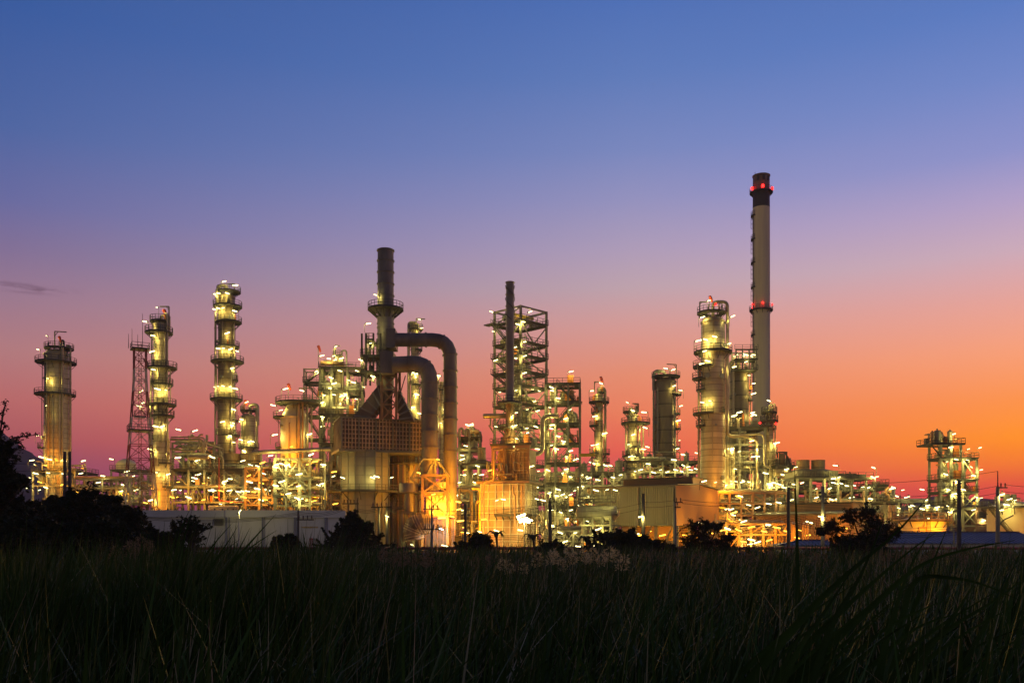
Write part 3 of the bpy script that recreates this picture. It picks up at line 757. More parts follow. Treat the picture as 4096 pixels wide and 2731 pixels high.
# ------------------------------------------------------------------ tall concrete chimney
D = 260; k = K(D)
R = thing('chimney', 'very tall pale concrete chimney with blackened head and red beacons', 'chimney', (X(3045, D), D, 0))
cx = X(3045, D); b = MB(); w0, w1 = 35*k, 33.4*k
b.lathe((cx, D, 0), [(w0, 0), (w0 * .985, Z(1700, D)), (w1, Z(833, D))], 40); b.build('shaft', 'chimney_concrete', R)
b = MB(); b.lathe((cx, D, 0), [(w1, Z(833, D)), (w1 - .02, Z(771, D))], 40); b.build('black_band', 'chimney_black', R)
b = MB(); b.lathe((cx, D, 0), [(w1 - .02, Z(771, D)), (w1 - .06, Z(708, D)), (w1 + .12, Z(707, D)), (w1 + .12, Z(704, D)), (w1 - .5, Z(704, D)), (w1 - .5, Z(720, D)), (.02, Z(720, D))], 40); b.build('cap', 'chimney_cap', R)
for a in (-2.2, -1.55, -.9):
    b = MB(); x, y = cx + (w1 - .05) * math.cos(a), D + (w1 - .05) * math.sin(a); b.box((x, y, Z(722, D)), (.7, .35, 1.3), a + PI/2); b.build('vent_opening', 'chimney_black', R, smooth=0)
ring_platform(R, (cx, D), w1, Z(771, D), 12*k, 12*k, 22); ring_platform(R, (cx, D), w1 * 1.005, Z(1241, D), 13*k, 12*k, 22)
def beacon(R, x, y, z, s=.32):
    b = MB(); b.lathe((x, y, z), [(.02, -s), (s, -s*.9), (s, s*.5)] + dome(s, s*.5, 1, 4), 10); b.build('beacon', 'beacon_red', R)
for py, s in ((760, .36), (1222, .22)):
    for a in (-1.7, -.35, PI + .35, .9, 2.2): beacon(R, cx + (w1 + 10*k*(.75 if a == -1.7 else .9)) * math.cos(a), D + (w1 + 9*k) * math.sin(a), Z(py, D), s)
for y0, y1 in ((858, 950), (960, 1050), (1050, 1150), (1160, 1236), (1250, 1340), (1345, 1450), (1455, 1560)):
    ladder(R, cx - w1 * 1.0 - .1, D - w1 * .25, Z(y1, D), Z(y0, D) - 1.2, (-.97, -.24))
for py in (864, 958, 1052, 1150, 1341, 1452): ring_platform(R, (cx, D), w1, Z(py, D), 8*k, -30*k, 22)
for dx in (-1.9, .4, 1.7):
    b = MB(); b.tube([(cx + dx, D - .5, Z(704, D) - .1), (cx + dx, D - .5, Z(692 if dx < 0 else 697, D))], .06, 5); b.build('lightning_rod', 'steel_dark', R)
# ------------------------------------------------------------------ red and white lattice mast
D = 180; k = K(D)
R = thing('lattice_mast', 'dark red and white lattice mast with whip antennas, standing left of a ringed column', 'mast', (X(560, D), D, 0))
T = xf(X(560, D), D, .5)
zt = Z(1398, D); z0s = [0] + [Z(p, D) for p in (2060, 2026, 1962, 1895, 1835, 1780, 1724, 1672, 1618, 1568, 1520, 1478, 1438, 1400)]
def hw(z): return (28 + (92 - 28) * max(0, (Z(1500, D) - z) / Z(1500, D)) ** 1.15) * k * .80
for q, (za, zb) in enumerate(zip(z0s, z0s[1:])):
    b = MB(T); a, c = hw(za), hw(zb); cs = [(-1, -1), (1, -1), (1, 1), (-1, 1)]
    for i in range(4):
        (x, y), (x2, y2) = cs[i], cs[(i + 1) % 4]
        b.bar((x*a, y*a, za), (x*c, y*c, zb), .2)
        b.bar((x*c, y*c, zb), (x2*c, y2*c, zb), .12)
        if q % 2: b.bar((x*a, y*a, za), (x2*c, y2*c, zb), .11)
        else: b.bar((x2*a, y2*a, za), (x*c, y*c, zb), .11)
        m2 = ((x*c + x2*c) / 2, (y*c + y2*c) / 2, zb)
        b.bar((x*a, y*a, za), m2, .09)
    b.build('lattice_section', 'mast_red' if (q // 2) % 2 == 0 else 'mast_white', R, smooth=0)
ladder(R, X(562, D), D - .2, .5, zt, (0, -1), False).data.materials[0] = M['mast_red']
for py, w in ((1398, 42), (1724, 57), (1668, 26)):
    z = Z(py, D); b = MB(T); h = w * k * .78; b.box((0, 0, z), (2*h, 2*h, .15))
    o = b.build('platform', 'grating', R, smooth=0); r = MB(T); rail(r, [(-h, -h, z), (h, -h, z), (h, h, z), (-h, h, z)], True); r.build('railing', 'steel_dark', R, o, smooth=0)
for px, y0, y1 in ((570, 1392, 1254), (528, 1392, 1314), (514, 1392, 1335), (551, 1392, 1337)):
    b = MB(); b.tube([P(px, y0, D), P(px, y1, D)], [.07, .035], 5); b.build('whip_antenna', 'steel_dark', R)

# ------------------------------------------------------------------ left heater: eight-sided chamber, grid-fronted box, hoods, stack, two bent ducts
D = 170; k = K(D)
cx0 = X(1446, D)
R = thing('process_heater', 'large heater with rib-grid upper box, steel stack and two thick bent ducts', 'process heater', (cx0, D + 4, 0))
T = xf(X(1446, D), D + 4.2, .16); rc = 103 * k
b = MB(T); zc = Z(1799, D)
b.lathe((0, 0, 0), [(rc, 0), (rc, zc), (.1, zc)], 8, PI/8, PI/8 + 2*PI); b.build('chamber_shell', 'furnace_shell', R, smooth=0)
b = MB(T)
for j in range(8):
    for t in (0, .5):
        a = PI/8 + (j + t) * PI/4; rr = rc if t == 0 else rc * math.cos(PI/8)
        b.box((rr * math.cos(a), rr * math.sin(a), zc / 2), (.26, .2, zc), a)
for py in (2140, 2080, 2020, 1900, 1862, 1826):
    z = Z(py, D); b.lathe((0, 0, 0), [(rc, z - .07), (rc + .08, z - .07), (rc + .08, z + .07), (rc, z + .07)], 8, PI/8, PI/8 + 2*PI)
b.build('chamber_rib', 'steel_grey', R, smooth=0)
z = Z(1962, D)
ring_platform(R, (X(1446, D), D + 4.2), rc * .97, z, 2.4, 1.7, 24)
for lp in ((1344, 1908, 0), (1514, 1909, 0), (1571, 1911, 1)): lamp(R, (X(lp[0], D), D - 2.4 + lp[2], Z(lp[1], D)), 'lamp_dim', post=2.0)
for lp in ((1376, 1912), (1495, 1912)): lamp(R, (X(lp[0], D), D + 4.2 - rc - .8, Z(lp[1], D)), post=0, size=.8)
lamp(R, (X(1321, D), D + 5, Z(2010, D)), 'lamp_sodium', 1, 0); lamp(R, (X(1318, D), D + 4.4, Z(1880, D)), 'lamp_sodium', 1, 0); lamp(R, (X(1445, D), D - 4.6, Z(2130, D)), post=2.2)
# convection box turned so that its right end recedes
RZ = .34; bx = X(1372, D) ; T = xf(bx, D - 1.5, RZ); Wb, Db = 16.0, 8.5; zb0, zb1 = Z(1797, D), Z(1676, D)
b = MB(T); b.span((0, 0, zb0), (Wb, Db, zb1)); b.build('convection_box', 'grid_panel', R, smooth=0)
b = MB(T); b.span((-.5, -.35, zb0 - .45), (Wb + .5, Db + .4, zb0)); b.span((-.4, -.3, zb1), (Wb + .4, Db + .3, zb1 + .25)); b.build('box_edge', 'steel_grey', R, smooth=0)
b = MB(T)
for j in range(26):
    u = Wb * j / 25; wd = .17
    if j % 5 == 0: continue
    b.box((u, -.16 if j % 5 else -.22, (zb0 + zb1) / 2), (wd, .32 if j % 5 else .44, zb1 - zb0 - .02))
for j in range(7): b.box((Wb / 2, -.13, zb0 + (zb1 - zb0) * (j + .5) / 7), (Wb, .24, .19))
for j in range(5): b.box((-.14, Db * (j + .5) / 5, (zb0 + zb1) / 2), (.28, .2, zb1 - zb0 - .04))
b.build('rib_grid', 'grid_steel', R, smooth=0)
for j in range(6): b = MB(T); b.box((Wb * j / 5, -.17, (zb0 + zb1) / 2), (.3, .36, zb1 - zb0 - .02)); b.build('grid_post', 'steel_grey', R, smooth=0)
# hoods rising from the box to the stack foot
sx, sy = X(1536, D), D + 2.2
def hood(px0, py0, px1, py1, px2, py2, px3, py3, y0, y1):
    b = MB(); pts = [P(px0, py0, D), P(px1, py1, D), P(px2, py2, D), P(px3, py3, D)]
    pts = [Vector((p.x, y0, p.z)) for p in pts]; b.poly(pts, None, (0, y1 - y0, 0)); b.build('hood', 'hood_steel', R, smooth=0)
    b = MB()
    for t in (.12, .34, .56, .78, .96):
        a = pts[0].lerp(pts[3], t); c = pts[1].lerp(pts[2], t); b.bar(a + Vector((0, -.1, 0)), c + Vector((0, -.1, 0)), .22, .3)
        for e in (a, c): b.bar(e, e + Vector((0, y1 - y0, 0)), .22)
    b.build('hood_rib', 'stack_steel', R, smooth=0)
hood(1404, 1678, 1474, 1678, 1532, 1606, 1513, 1538, D + .2, D + 4.4)
hood(1600, 1682, 1654, 1682, 1592, 1552, 1578, 1610, D + .8, D + 5)
b = MB(); b.lathe((sx, sy, 0), [(1.25, zb1), (1.25, Z(1600, D)), (34*k, Z(1500, D))], 20); b.build('stack_foot', 'hood_steel', R)
# stack
b = MB(); r0, r1 = 33*k, 33.5*k; ztop = Z(984, D)
b.lathe((sx, sy, 0), [(r0, Z(1560, D)), (r0, Z(1240, D)), (r1 * .98, Z(1225, D)), (r1 * .96, ztop), (r1*.88, ztop), (r1*.88, ztop - 2), (.02, ztop - 2)], 32)
b.build('stack', 'stack_steel', R)
b = MB()
for py in (988, 1030, 1076, 1124, 1171, 1262, 1284, 1300, 1326, 1352, 1372, 1392):
    z = Z(py, D); b.lathe((sx, sy, 0), [(r0 * .95, z - .1), (r0 + .13, z - .1), (r0 + .13, z + .1), (r0 * .95, z + .1)], 32)
b.build('stack_flange', 'stack_steel', R)
ring_platform(R, (sx, sy), r1, Z(1226, D), 39*k, 39*k, 24)
for a in range(12):
    t = 2*PI*a/12; b = MB(); b.bar((sx + (r1 + 1.7) * math.cos(t), sy + (r1 + 1.7) * math.sin(t), Z(1230, D)), (sx + r1 * math.cos(t), sy + r1 * math.sin(t), Z(1258, D)), .15); b.build('bracket', 'steel_dark', R, smooth=0)
lamp(R, (X(1500, D), sy - 1.6, Z(1176, D)), size=.6, post=2.2); 
# framed steel legs under the stack
T = xf(X(1558, D), D - .6, 0); zz = [Z(p, D) for p in (1679, 1620, 1560, 1503)]
for i, (u, v) in enumerate(((-29*k, 0), (29*k, 0), (-29*k, 5), (29*k, 5))):
    b = MB(T); b.box((u, v, (zz[0] + Z(1460, D)) / 2), (.45, .45, Z(1460, D) - zz[0])); b.build('stack_leg', 'steel_brown', R, smooth=0)
for q, (za, zb) in enumerate(zip(zz, zz[1:])):
    b = MB(T); b.bar((-29*k, -.05, za), (29*k, -.05, zb), .22); b.bar((29*k, -.09, za), (-29*k, -.09, zb), .22); b.bar((-29*k, -.07, zb), (29*k, -.07, zb), .28); b.build('stack_brace', 'steel_brown', R, smooth=0)
b = MB(); b.bar(P(1600, 1490, D), P(1575, 1590, D), .2); b.bar(P(1622, 1502, D), P(1596, 1590, D), .16); b.build('stack_brace', 'steel_dark', R, smooth=0)
# dark access platforms left of the stack
for n_, (py, xl, xr) in enumerate(((1492, 1450, 1530), (1428, 1446, 1530), (1364, 1466, 1500))):
    z = Z(py, D); b = MB(); b.span((X(xl, D), D - 1.5, z - .3), (X(xr, D), D + 3.5, z)); o = b.build('platform', 'grating', R, smooth=0)
    r = MB(); rail(r, [(X(xl, D), D + 3.5, z), (X(xl, D), D - 1.5, z), (X(xr, D), D - 1.5, z)]); r.build('railing', 'steel_dark', R, o, smooth=0)
for px in (1452, 1470, 1498, 1526):
    for y in (D - 1.3, D + 3.3):
        b = MB(); b.box((X(px, D), y, (Z(1530, D) + Z(1340, D)) / 2), (.32, .32, Z(1340, D) - Z(1530, D))); b.build('platform_leg', 'steel_dark', R, smooth=0)
b = MB()
for a, c in (((1452, 1490), (1470, 1430)), ((1470, 1428), (1498, 1366)), ((1498, 1490), (1470, 1430)), ((1526, 1428), (1498, 1366)), ((1450, 1500), (1500, 1530)), ((1530, 1490), (1498, 1430))): b.bar(P(*a, D - 1.3), P(*c, D - 1.3), .18)
b.build('platform_brace', 'steel_dark', R, smooth=0)
ladder(R, X(1442, D), D - .5, Z(1640, D), Z(1490, D), (-.7, -.7)); ladder(R, X(1476, D), D - 1.6, Z(1425, D), Z(1362, D))
clutter(R, None, X(1450, D), X(1526, D), D - 1, D + 3, Z(1490, D), Z(1432, D), 5, 41, 'psscc', .7); clutter(R, None, X(1450, D), X(1500, D), D - 1, D + 3, Z(1426, D), Z(1370, D), 4, 42, 'psscc', .7)
for lp in ((1480, 1303), (1488, 1381), (1449, 1447), (1497, 1512)): lamp(R, (X(lp[0], D), D - 1.8, Z(lp[1], D)), size=.85, post=1.6)
# bent ducts
def duct(pts, w, ring=2.4, box=None, ends=()):
    path = arc([P(*p) for p in pts], ends[0] if ends else 5, 5); b = MB(); b.tube(path, w*k/2, 26, False)
    acc = 0
    for a, c in zip(path, path[1:]):
        L = (c - a).length; t = (c - a).normalized(); s = ring - acc
        while s < L:
            q = a + t * s; b.tube([q - t*.12, q + t*.12], w*k/2 + .17, 26); s += ring
        acc = (acc + L) % ring
    return b.build('bent_duct', 'duct_steel', R)
duct([(1575, 1359, D - .5), (1801, 1359, D - .5), (1801, 2072, D - .5)], 54, 3.0, ends=(3.4,))
duct([(1570, 1459, D - 3), (1718, 1452, D - 3), (1718, 1870, D - 3)], 64, 3.0, ends=(4.2,))
b = MB(); b.box((X(1567, D), D + .4, Z(1359, D)), (1.7, 4.2, 3.5)); b.build('duct_flange', 'duct_steel', R, smooth=0)
b = MB(); b.box((X(1556, D), D - 1, Z(1461, D)), (2.4, 4.2, 4.0)); b.build('duct_flange', 'duct_steel', R, smooth=0)
b = MB(); b.lathe((X(1718, D), D - 3, 0), [(34*k, Z(1868, D)), (34*k, Z(1884, D)), (30*k, Z(1890, D)), (30*k, Z(1922, D)), (44*k, Z(1960, D)), (44*k, Z(1966, D))], 24); b.build('duct_hopper', 'duct_steel', R)
# orange-lit frame under the lower duct
T = xf(X(1701, D), D - 5.4, 0); Wf = 97*k; zf = [Z(p, D) for p in (2066, 1976, 1908)]
b = MB(T); b.span((.4, 3.2, zf[0]), (Wf - .4, 6.4, zf[1] - .8)); b.build('air_heater_box', 'tank_paint', R, smooth=0)
b = MB(T)
for i in range(5):
    for j in range(3):
        u0, z0 = .5 + (Wf - 1) * i / 5, zf[0] + .1 + 2.5 * j; c = (u0 + (Wf - 1) / 10, 2.95, z0 + .65); q = [(u0, 3.18, z0), (u0 + (Wf-1)/5 - .04, 3.18, z0), (u0 + (Wf-1)/5 - .04, 3.18, z0 + 1.25), (u0, 3.18, z0 + 1.25)]
        n_ = b.pts(q + [c]); b.f += [(n_ + e, n_ + (e + 1) % 4, n_ + 4) for e in range(4)]
b.build('air_heater_panel', 'tank_paint', R, smooth=0)
for u in (0, Wf):
    for v in (0, 7): b = MB(T); b.box((u, v, zf[2] / 2), (.42, .42, zf[2])); b.build('frame_leg', 'pipe_tan', R, smooth=0)
b = MB(T)
for z in zf: b.bar((0, -.02, z), (Wf, -.02, z), .36); b.bar((0, 7, z), (Wf, 7, z), .36); b.bar((0, 0, z), (0, 7, z), .3); b.bar((Wf, 0, z), (Wf, 7, z), .3)
for za, zb in zip(zf, zf[1:]): b.bar((0, -.06, za), (Wf, -.06, zb), .26); b.bar((Wf, -.1, za), (0, -.1, zb), .26)
b.build('frame_beam', 'pipe_tan', R, smooth=0)
b = MB(); 
for a, c in (((1645, 1908), (1690, 1838)), ((1797, 1908), (1748, 1838)), ((1702, 1908), (1740, 1838)), ((1742, 1908), (1742, 1838)), ((1640, 1910), (1700, 1910)), ((1690, 1836), (1750, 1836)), ((1640, 1912), (1690, 1950))): b.bar(P(*a, D - 5.4), P(*c, D - 4.6), .3)
b.build('frame_brace', 'steel_grey', R, smooth=0)
# plenum, striped fan duct and silencer at the foot
b = MB(); b.span((X(1690, D), D - 4.8, 0.0), (X(1826, D), D + 1.5, Z(2078, D))); b.build('plenum', 'grid_panel', R, smooth=0)
b = MB()
for q in range(7): b.box((X(1690 + q * 22.6, D), D - 4.9, Z(2078, D) / 2), (.2, .2, Z(2078, D)))
b.build('plenum_rib', 'steel_brown', R, smooth=0)
b = MB(); pth = [P(1660, 2160, D - 7), P(1654, 2130, D - 7), P(1664, 2105, D - 7), P(1690, 2092, D - 7), P(1712, 2092, D - 6.6)]; b.tube(pth, [1.5, 1.8, 2.0, 2.0, 1.9], 14, True); b.build('fan_inlet_duct', 'grid_panel', R, smooth=0)
b = MB()
for a, c, rr in zip(pth, pth[1:], (1.7, 1.95, 2.05, 2.0)):
    for t in (.1, .45, .8): q = a.lerp(c, t); b.tube([q, q + (c - a).normalized() * .14], rr + .1, 14)
b.build('fan_inlet_rib', 'grid_steel', R, smooth=0)
b = MB(); x, y = X(1646, D), D - 4
b.lathe((x, y, 0), [(17*k, Z(2052, D)), (17*k, Z(1976, D)), (39*k, Z(1973, D)), (39*k, Z(1940, D)), (38*k, Z(1938, D)), (.05, Z(1938, D))], 24); b.build('silencer', 'duct_steel', R)
b = MB()
for u in (-22, 22):
    for v in (-2, 2): b.bar((x + u*k, y + v, 0), (x + u*k, y + v, Z(2050, D)), .3)
for za, zb in ((2180, 2120), (2120, 2052)): b.bar((x - 22*k, y - 2.06, Z(za, D)), (x + 22*k, y - 2.06, Z(zb, D)), .2); b.bar((x - 22*k, y - 2.02, Z(zb, D)), (x + 22*k, y - 2.02, Z(zb, D)), .3)
b.build('silencer_frame', 'steel_grey', R, smooth=0)
ladder(R, X(1588, D), D - 4.5, .3, Z(2020, D)); 
b = MB(); z = Z(2034, D); b.span((X(1584, D), D - 5.5, z - .2), (X(1626, D), D - 3, z)); o = b.build('platform', 'grating', R, smooth=0); r = MB(); rail(r, [(X(1584, D), D - 3, z), (X(1584, D), D - 5.5, z), (X(1626, D), D - 5.5, z)]); r.build('railing', 'steel_dark', R, o, smooth=0)
lamp(R, (X(1735, D), D - 4.2, Z(2050, D)), 'lamp_flood', 1.3, 0, tilt=.05); lamp(R, (X(1780, D), D - 7.4, Z(2074, D)), 'lamp_flood', 1.2, 0, tilt=.03)
lamp(R, (X(1850, D), D - 6, Z(2085, D)), 'lamp_flood', 1.2, 1.8); lamp(R, (X(1842, D), D - 5.5, Z(2040, D)), 'lamp_high', .8, 0); lamp(R, (X(1868, D), D - 7, Z(1890, D)), 'lamp_high', .6, 0); lamp(R, (X(1764, D), D - 7, Z(1850, D)), 'lamp_flood', .6, 0); lamp(R, (X(1822, D), D - 10, Z(2070, D)), 'lamp_flood', .8, 2.4); lamp(R, (X(1750, D), D - 8.5, Z(1985, D)), 'lamp_flood', .6, 0); lamp(R, (X(1838, D), D - 4, Z(2010, D)), 'lamp_flood', .9, 0); lamp(R, (X(1760, D), D + 1, Z(1945, D)), 'lamp_flood', 1.0, 0)
lamp(R, (X(1778, D), D - 8, Z(2117, D)), 'lamp_blue', .75, 2.2); lamp(R, (X(1668, D), D - 8.5, Z(2176, D)), size=.9, post=1.2); lamp(R, (X(1792, D), D - 8.5, Z(2180, D)), size=.9, post=1.2)
# second chamber behind
D2 = 181; k2 = K(D2)
R = thing('process_heater', 'round orange-lit chamber half hidden between the eight-sided heater and the bent ducts', 'process heater', (X(1622, D2), D2, 0))
b = MB(); b.lathe((X(1622, D2), D2, 0), [(72*k2, 0), (72*k2, Z(1812, D2)), (.1, Z(1800, D2))], 10, .3, .3 + 2*PI); b.build('chamber_shell', 'furnace_shell', R, smooth=0)
b = MB()
for j in range(20):
    a = .3 + 2*PI*j/20; b.box((X(1622, D2) + 71.5*k2*math.cos(a), D2 + 71.5*k2*math.sin(a), Z(1812, D2) / 2), (.25, .25, Z(1812, D2)), a)
b.build('chamber_rib', 'steel_brown', R, smooth=0)
ring_platform(R, (X(1622, D2), D2), 72*k2, Z(1858, D2), 1.3, 1.3, 20); ring_platform(R, (X(1622, D2), D2), 72*k2, Z(1975, D2), 1.3, 1.3, 20); ladder(R, X(1640, D2), D2 - 72*k2 - .4, Z(1972, D2), Z(1856, D2))
lamp(R, (X(1690, D2), D2 - 6, Z(1900, D2)), 'lamp_flood', 1.0, 0); lamp(R, (X(1560, D2), D2 - 5.5, Z(2050, D2)), 'lamp_sodium', 1, 0)

# ------------------------------------------------------------------ right heater with slim stack
D = 172; k = K(D); RZ = -.30
R = thing('process_heater', 'tan ribbed box heater with slim spiral-straked stack, floodlit at its foot', 'process heater', (X(2048, D), D, 0))
T = xf(X(2100, D), D - 4, RZ); Wl, Wr = 8.6, 8.0; z1 = Z(1936, D)
b = MB(T); b.span((-Wl, 0, 0), (0, Wr, z1)); b.build('furnace_box', 'furnace_tan', R, smooth=0)
b = MB(T)
for j in range(7): b.box((-Wl * j / 6, -.15, z1 / 2), (.16, .3, z1))
for j in range(5): b.box((.15, Wr * (j + .2) / 5, z1 / 2), (.3, .16, z1))
for j in range(10): b.box((-Wl / 2, -.12, .6 + (z1 - .8) * j / 9), (Wl + .1, .24, .14)); b.box((.12, Wr / 2, .6 + (z1 - .8) * j / 9), (.24, Wr, .14))
b.build('furnace_rib', 'furnace_cream', R, smooth=0)
b = MB(T); b.span((-Wl - .8, -.8, z1), (1.0, Wr + .8, z1 + .35)); o = b.build('platform', 'steel_brown', R, smooth=0); r = MB(T); z = z1 + .35; rail(r, [(-Wl - .8, -.8, z), (1.0, -.8, z), (1.0, Wr + .8, z), (-Wl - .8, Wr + .8, z)], True); r.build('railing', 'steel_dark', R, o, smooth=0)
zw = Z(2061, D); b = MB(T); b.span((-5.6, -1.5, zw - .25), (1.5, -.31, zw)); b.span((.31, -1.5, zw - .254), (1.5, 6, zw - .004))
for j in range(6): b.bar((-5.4 + j * 1.3, -1.3, zw - .2), (-5.4 + j * 1.3, -.3, zw - .9), .16)
o = b.build('walkway', 'grating', R, smooth=0); r = MB(T); rail(r, [(-5.6, -1.4, zw), (1.4, -1.4, zw), (1.4, 6, zw)]); r.build('railing', 'steel_dark', R, o, smooth=0)
# upper box, braced legs
z2 = Z(1800, D); b = MB(T); b.span((-5.6, 1.2, z1 + .4), (.2, 6.6, z2)); b.build('upper_box', 'furnace_rust', R, smooth=0)
b = MB(T)
for j in range(8): b.box((-5.6 + 5.8 * j / 7, 1.08, (z1 + z2) / 2), (.12, .22, z2 - z1 - 1))
for j in range(6): b.box((-2.7, 1.1, z1 + 1 + (z2 - z1 - 1.6) * j / 5), (5.8, .16, .12))
b.build('upper_rib', 'furnace_tan', R, smooth=0)
for u in (-6.4, -4.2, .6): b = MB(T); b.box((u, .2, (z1 + z2) / 2 + .2), (.4, .4, z2 - z1 + .2)); b.build('upper_leg', 'steel_brown', R, smooth=0)
b = MB(T); b.bar((-6.4, .1, z1 + .5), (-4.2, .1, (z1 + z2) / 2), .2); b.bar((-4.2, .06, z1 + .5), (-6.4, .06, (z1 + z2) / 2), .2); b.bar((-6.4, .1, (z1 + z2) / 2), (-4.2, .1, z2), .2); b.bar((-4.2, .06, (z1 + z2) / 2), (-6.4, .06, z2), .2); b.box((-2.9, .2, z2 + .3), (7.6, .5, .5)); b.build('upper_brace', 'steel_brown', R, smooth=0)
b = MB(T); b.span((-6.8, -.2, z2 + .56), (1.2, 7, z2 + .8)); o = b.build('platform', 'grating', R, smooth=0); r = MB(T); z = z2 + .8; rail(r, [(-6.8, -.2, z), (1.2, -.2, z), (1.2, 7, z), (-6.8, 7, z)], True); r.build('railing', 'steel_dark', R, o, smooth=0)
clutter(R, T, -6, 1, .2, 6, z2 + .8, z2 + 4, 7, 51, 'ppscc', .7); clutter(R, T, -Wl, .6, -.6, 1, z1 + .4, z1 + 4.5, 12, 52, 'pppsscc', .8); clutter(R, T, -Wl - 2.5, -Wl - .3, -.6, 6, 0, z1, 9, 53, 'ppppp', .9); clutter(R, T, .5, 3.4, -.6, 6, 0, z1, 8, 57, 'ppppp', .7)
sx, sy = X(2040, D), D - .6
b = MB(); b.lathe((sx, sy, 0), [(2.0, z2 + .8), (1.9, Z(1770, D)), (17.5*k, Z(1725, D)), (17.5*k, Z(1610, D))], 18); b.build('stack_foot', 'furnace_rust', R)
b = MB(); zt = Z(1131, D); rr = 15.6*k; b.lathe((sx, sy, 0), [(17.5*k, Z(1612, D)), (16.5*k, Z(1500, D)), (rr, zt), (rr*.85, zt), (rr*.85, zt - 2), (.02, zt - 2)], 24); b.build('stack', 'stack_steel', R)
b = MB()
for py in (1134, 1156, 1182, 1228, 1282, 1330, 1385, 1434, 1482, 1532, 1570): z = Z(py, D); b.lathe((sx, sy, 0), [(rr*.9, z - .08), (rr + .14, z - .08), (rr + .14, z + .08), (rr*.9, z + .08)], 24)
b.build('stack_flange', 'stack_steel', R)
for ph in (0, PI):
    b = MB(); n_ = 40; b.tube([(sx + (rr + .12) * math.cos(ph + j * .21), sy + (rr + .12) * math.sin(ph + j * .21), Z(1145 + j * 3.6, D)) for j in range(n_)], .07, 5); b.build('spiral_strake', 'steel_dark', R)
ring_platform(R, (sx, sy), 17.5*k, Z(1614, D), 36*k, 32*k, 18); ring_platform(R, (sx, sy), 17.5*k, Z(1714, D), 34*k, 34*k, 18); ladder(R, sx + .6, sy - 17.5*k - .3, Z(1712, D), Z(1612, D))
b = MB(); b.hcyl(P(1936, 1664, D + 1), P(2022, 1663, D + 1), 10*k, 16, .5); b.build('header_pipe', 'pipe_metal', R)
b = MB(); b.bar(P(1955, 1700, D + 1), P(1976, 1734, D + 1), .25); b.bar(P(1962, 1674, D + 1), P(1962, 1704, D + 1), .3); b.build('pipe_bracket', 'steel_pale', R, smooth=0)
b = MB(); b.tube(arc([P(1920, 2176, D - 6), P(1920, 1955, D - 6), P(1888, 1955, D - 6)], .5), .16, 7); b.build('pipe_run', 'yellow_paint', R)
for pp in ([(1934, 2140), (1934, 1932), (1976, 1921), (1978, 1800), (2010, 1797)], [(2052, 1945), (2052, 1974), (2060, 1980), (2060, 2122)], [(2088, 1940), (2088, 2050)]):
    b = MB(); b.tube(arc([P(a, c, D - 5.2) for a, c in pp], .5), .2, 8); b.build('pipe_run', 'pipe_tan', R)
for lp, kd, sz in (((1990, 2007), 'lamp_white', 1.0), ((2168, 2007), 'lamp_white', .9), ((1924, 2127), 'lamp_white', 1.2), ((1989, 2123), 'lamp_white', 1.0), ((2080, 2121), 'lamp_white', .9), ((2065, 1660), 'lamp_white', 1), ((2067, 1762), 'lamp_white', 1), ((2050, 1712), 'lamp_white', .6), ((2125, 1870), 'lamp_white', 1.1), ((2062, 1710), 'lamp_white', .6), ((2058, 1792), 'lamp_white', .6)):
    lamp(R, (X(lp[0], D), D - 7.2 if lp[1] > 1990 else D - 3.4, Z(lp[1], D)), kd, sz, 2.0)
lamp(R, (X(2015, D), D - 4.6, Z(2001, D)), post=0, size=.7); lamp(R, (X(2146, D), D - 3.0, Z(1998, D)), post=0, size=.7)
lamp(R, (X(2047, D), D - 1.4, Z(1668, D)), post=0, size=.7); lamp(R, (X(1962, D), D - 5.6, Z(1890, D)), 'lamp_sodium', .9, 0); lamp(R, (X(1940, D), D - 9, Z(2080, D)), 'lamp_sodium', .9, 1.6)
# big floodlight cluster on its own mast in front
R = thing('floodlight_mast', 'glaring warm floodlight cluster on a slim mast before the tan box heater', 'floodlight', (X(2097, 160), 160, 0))
b = MB(); b.tube([(X(2097, 160), 160, 0), P(2097, 2082, 160)], .12, 8); b.build('mast', 'steel_grey', R)
b = MB(); b.bar(P(2080, 2080, 160), P(2116, 2080, 160), .15); b.build('crossarm', 'steel_grey', R, smooth=0)
for px, py in ((2086, 2076), (2097, 2073), (2108, 2077), (2092, 2084), (2084, 2062), (2117, 2079), (2104, 2085)): lamp(R, (X(px, 160), 159.4, Z(py, 160)), 'lamp_warm', 1.35, 0)

# ------------------------------------------------------------------ tall open tower frame and its stair wing
D = 186; k = K(D)
R = thing('steel_tower', 'tallest open steel tower frame, many floors of lamps and pipes behind a slim stack', 'steel tower', (X(2083, D), D, 0))
T = xf(X(2083, D), D, PI/4); s = 7.7
zs = [Z(p, D) for p in (2090, 2010, 1936, 1857, 1771, 1693, 1614, 1540, 1482, 1418, 1364, 1279, 1220)]
frame(R, T, [0, s], [0, s], zs, .45, 'steel_pale', tuple(range(1, 12)), [(f, q, 0, c) for q in range(13) for f, c in ((('u', '/\\kv'[q % 4]),) + (('v', '\\/kv'[q % 4]),))], beam=.36)
for q, z in enumerate(zs[:-1]): clutter(R, T, .3, s - .3, .3, s - .3, z + .1, zs[q + 1] - .5, 12 if q < 8 else (8 if q < 11 else 4), 60 + q, 'ppppvvhsc' if q < 8 else 'pphscs', .9)
b = MB(T); b.box((s/2, s/2, zs[-1] - .9), (s, .5, .5)); b.box((s/2 + 1, s/2, zs[-1] - 1.5), (1.2, .7, .7)); b.build('hoist_beam', 'yellow_paint', R, smooth=0)
z = zs[11]; b = MB(T); b.span((-2.2, s - 1.5, z - .15), (-.71, s + 1, z + .06)); b.build('side_deck', 'grating', R, smooth=0)
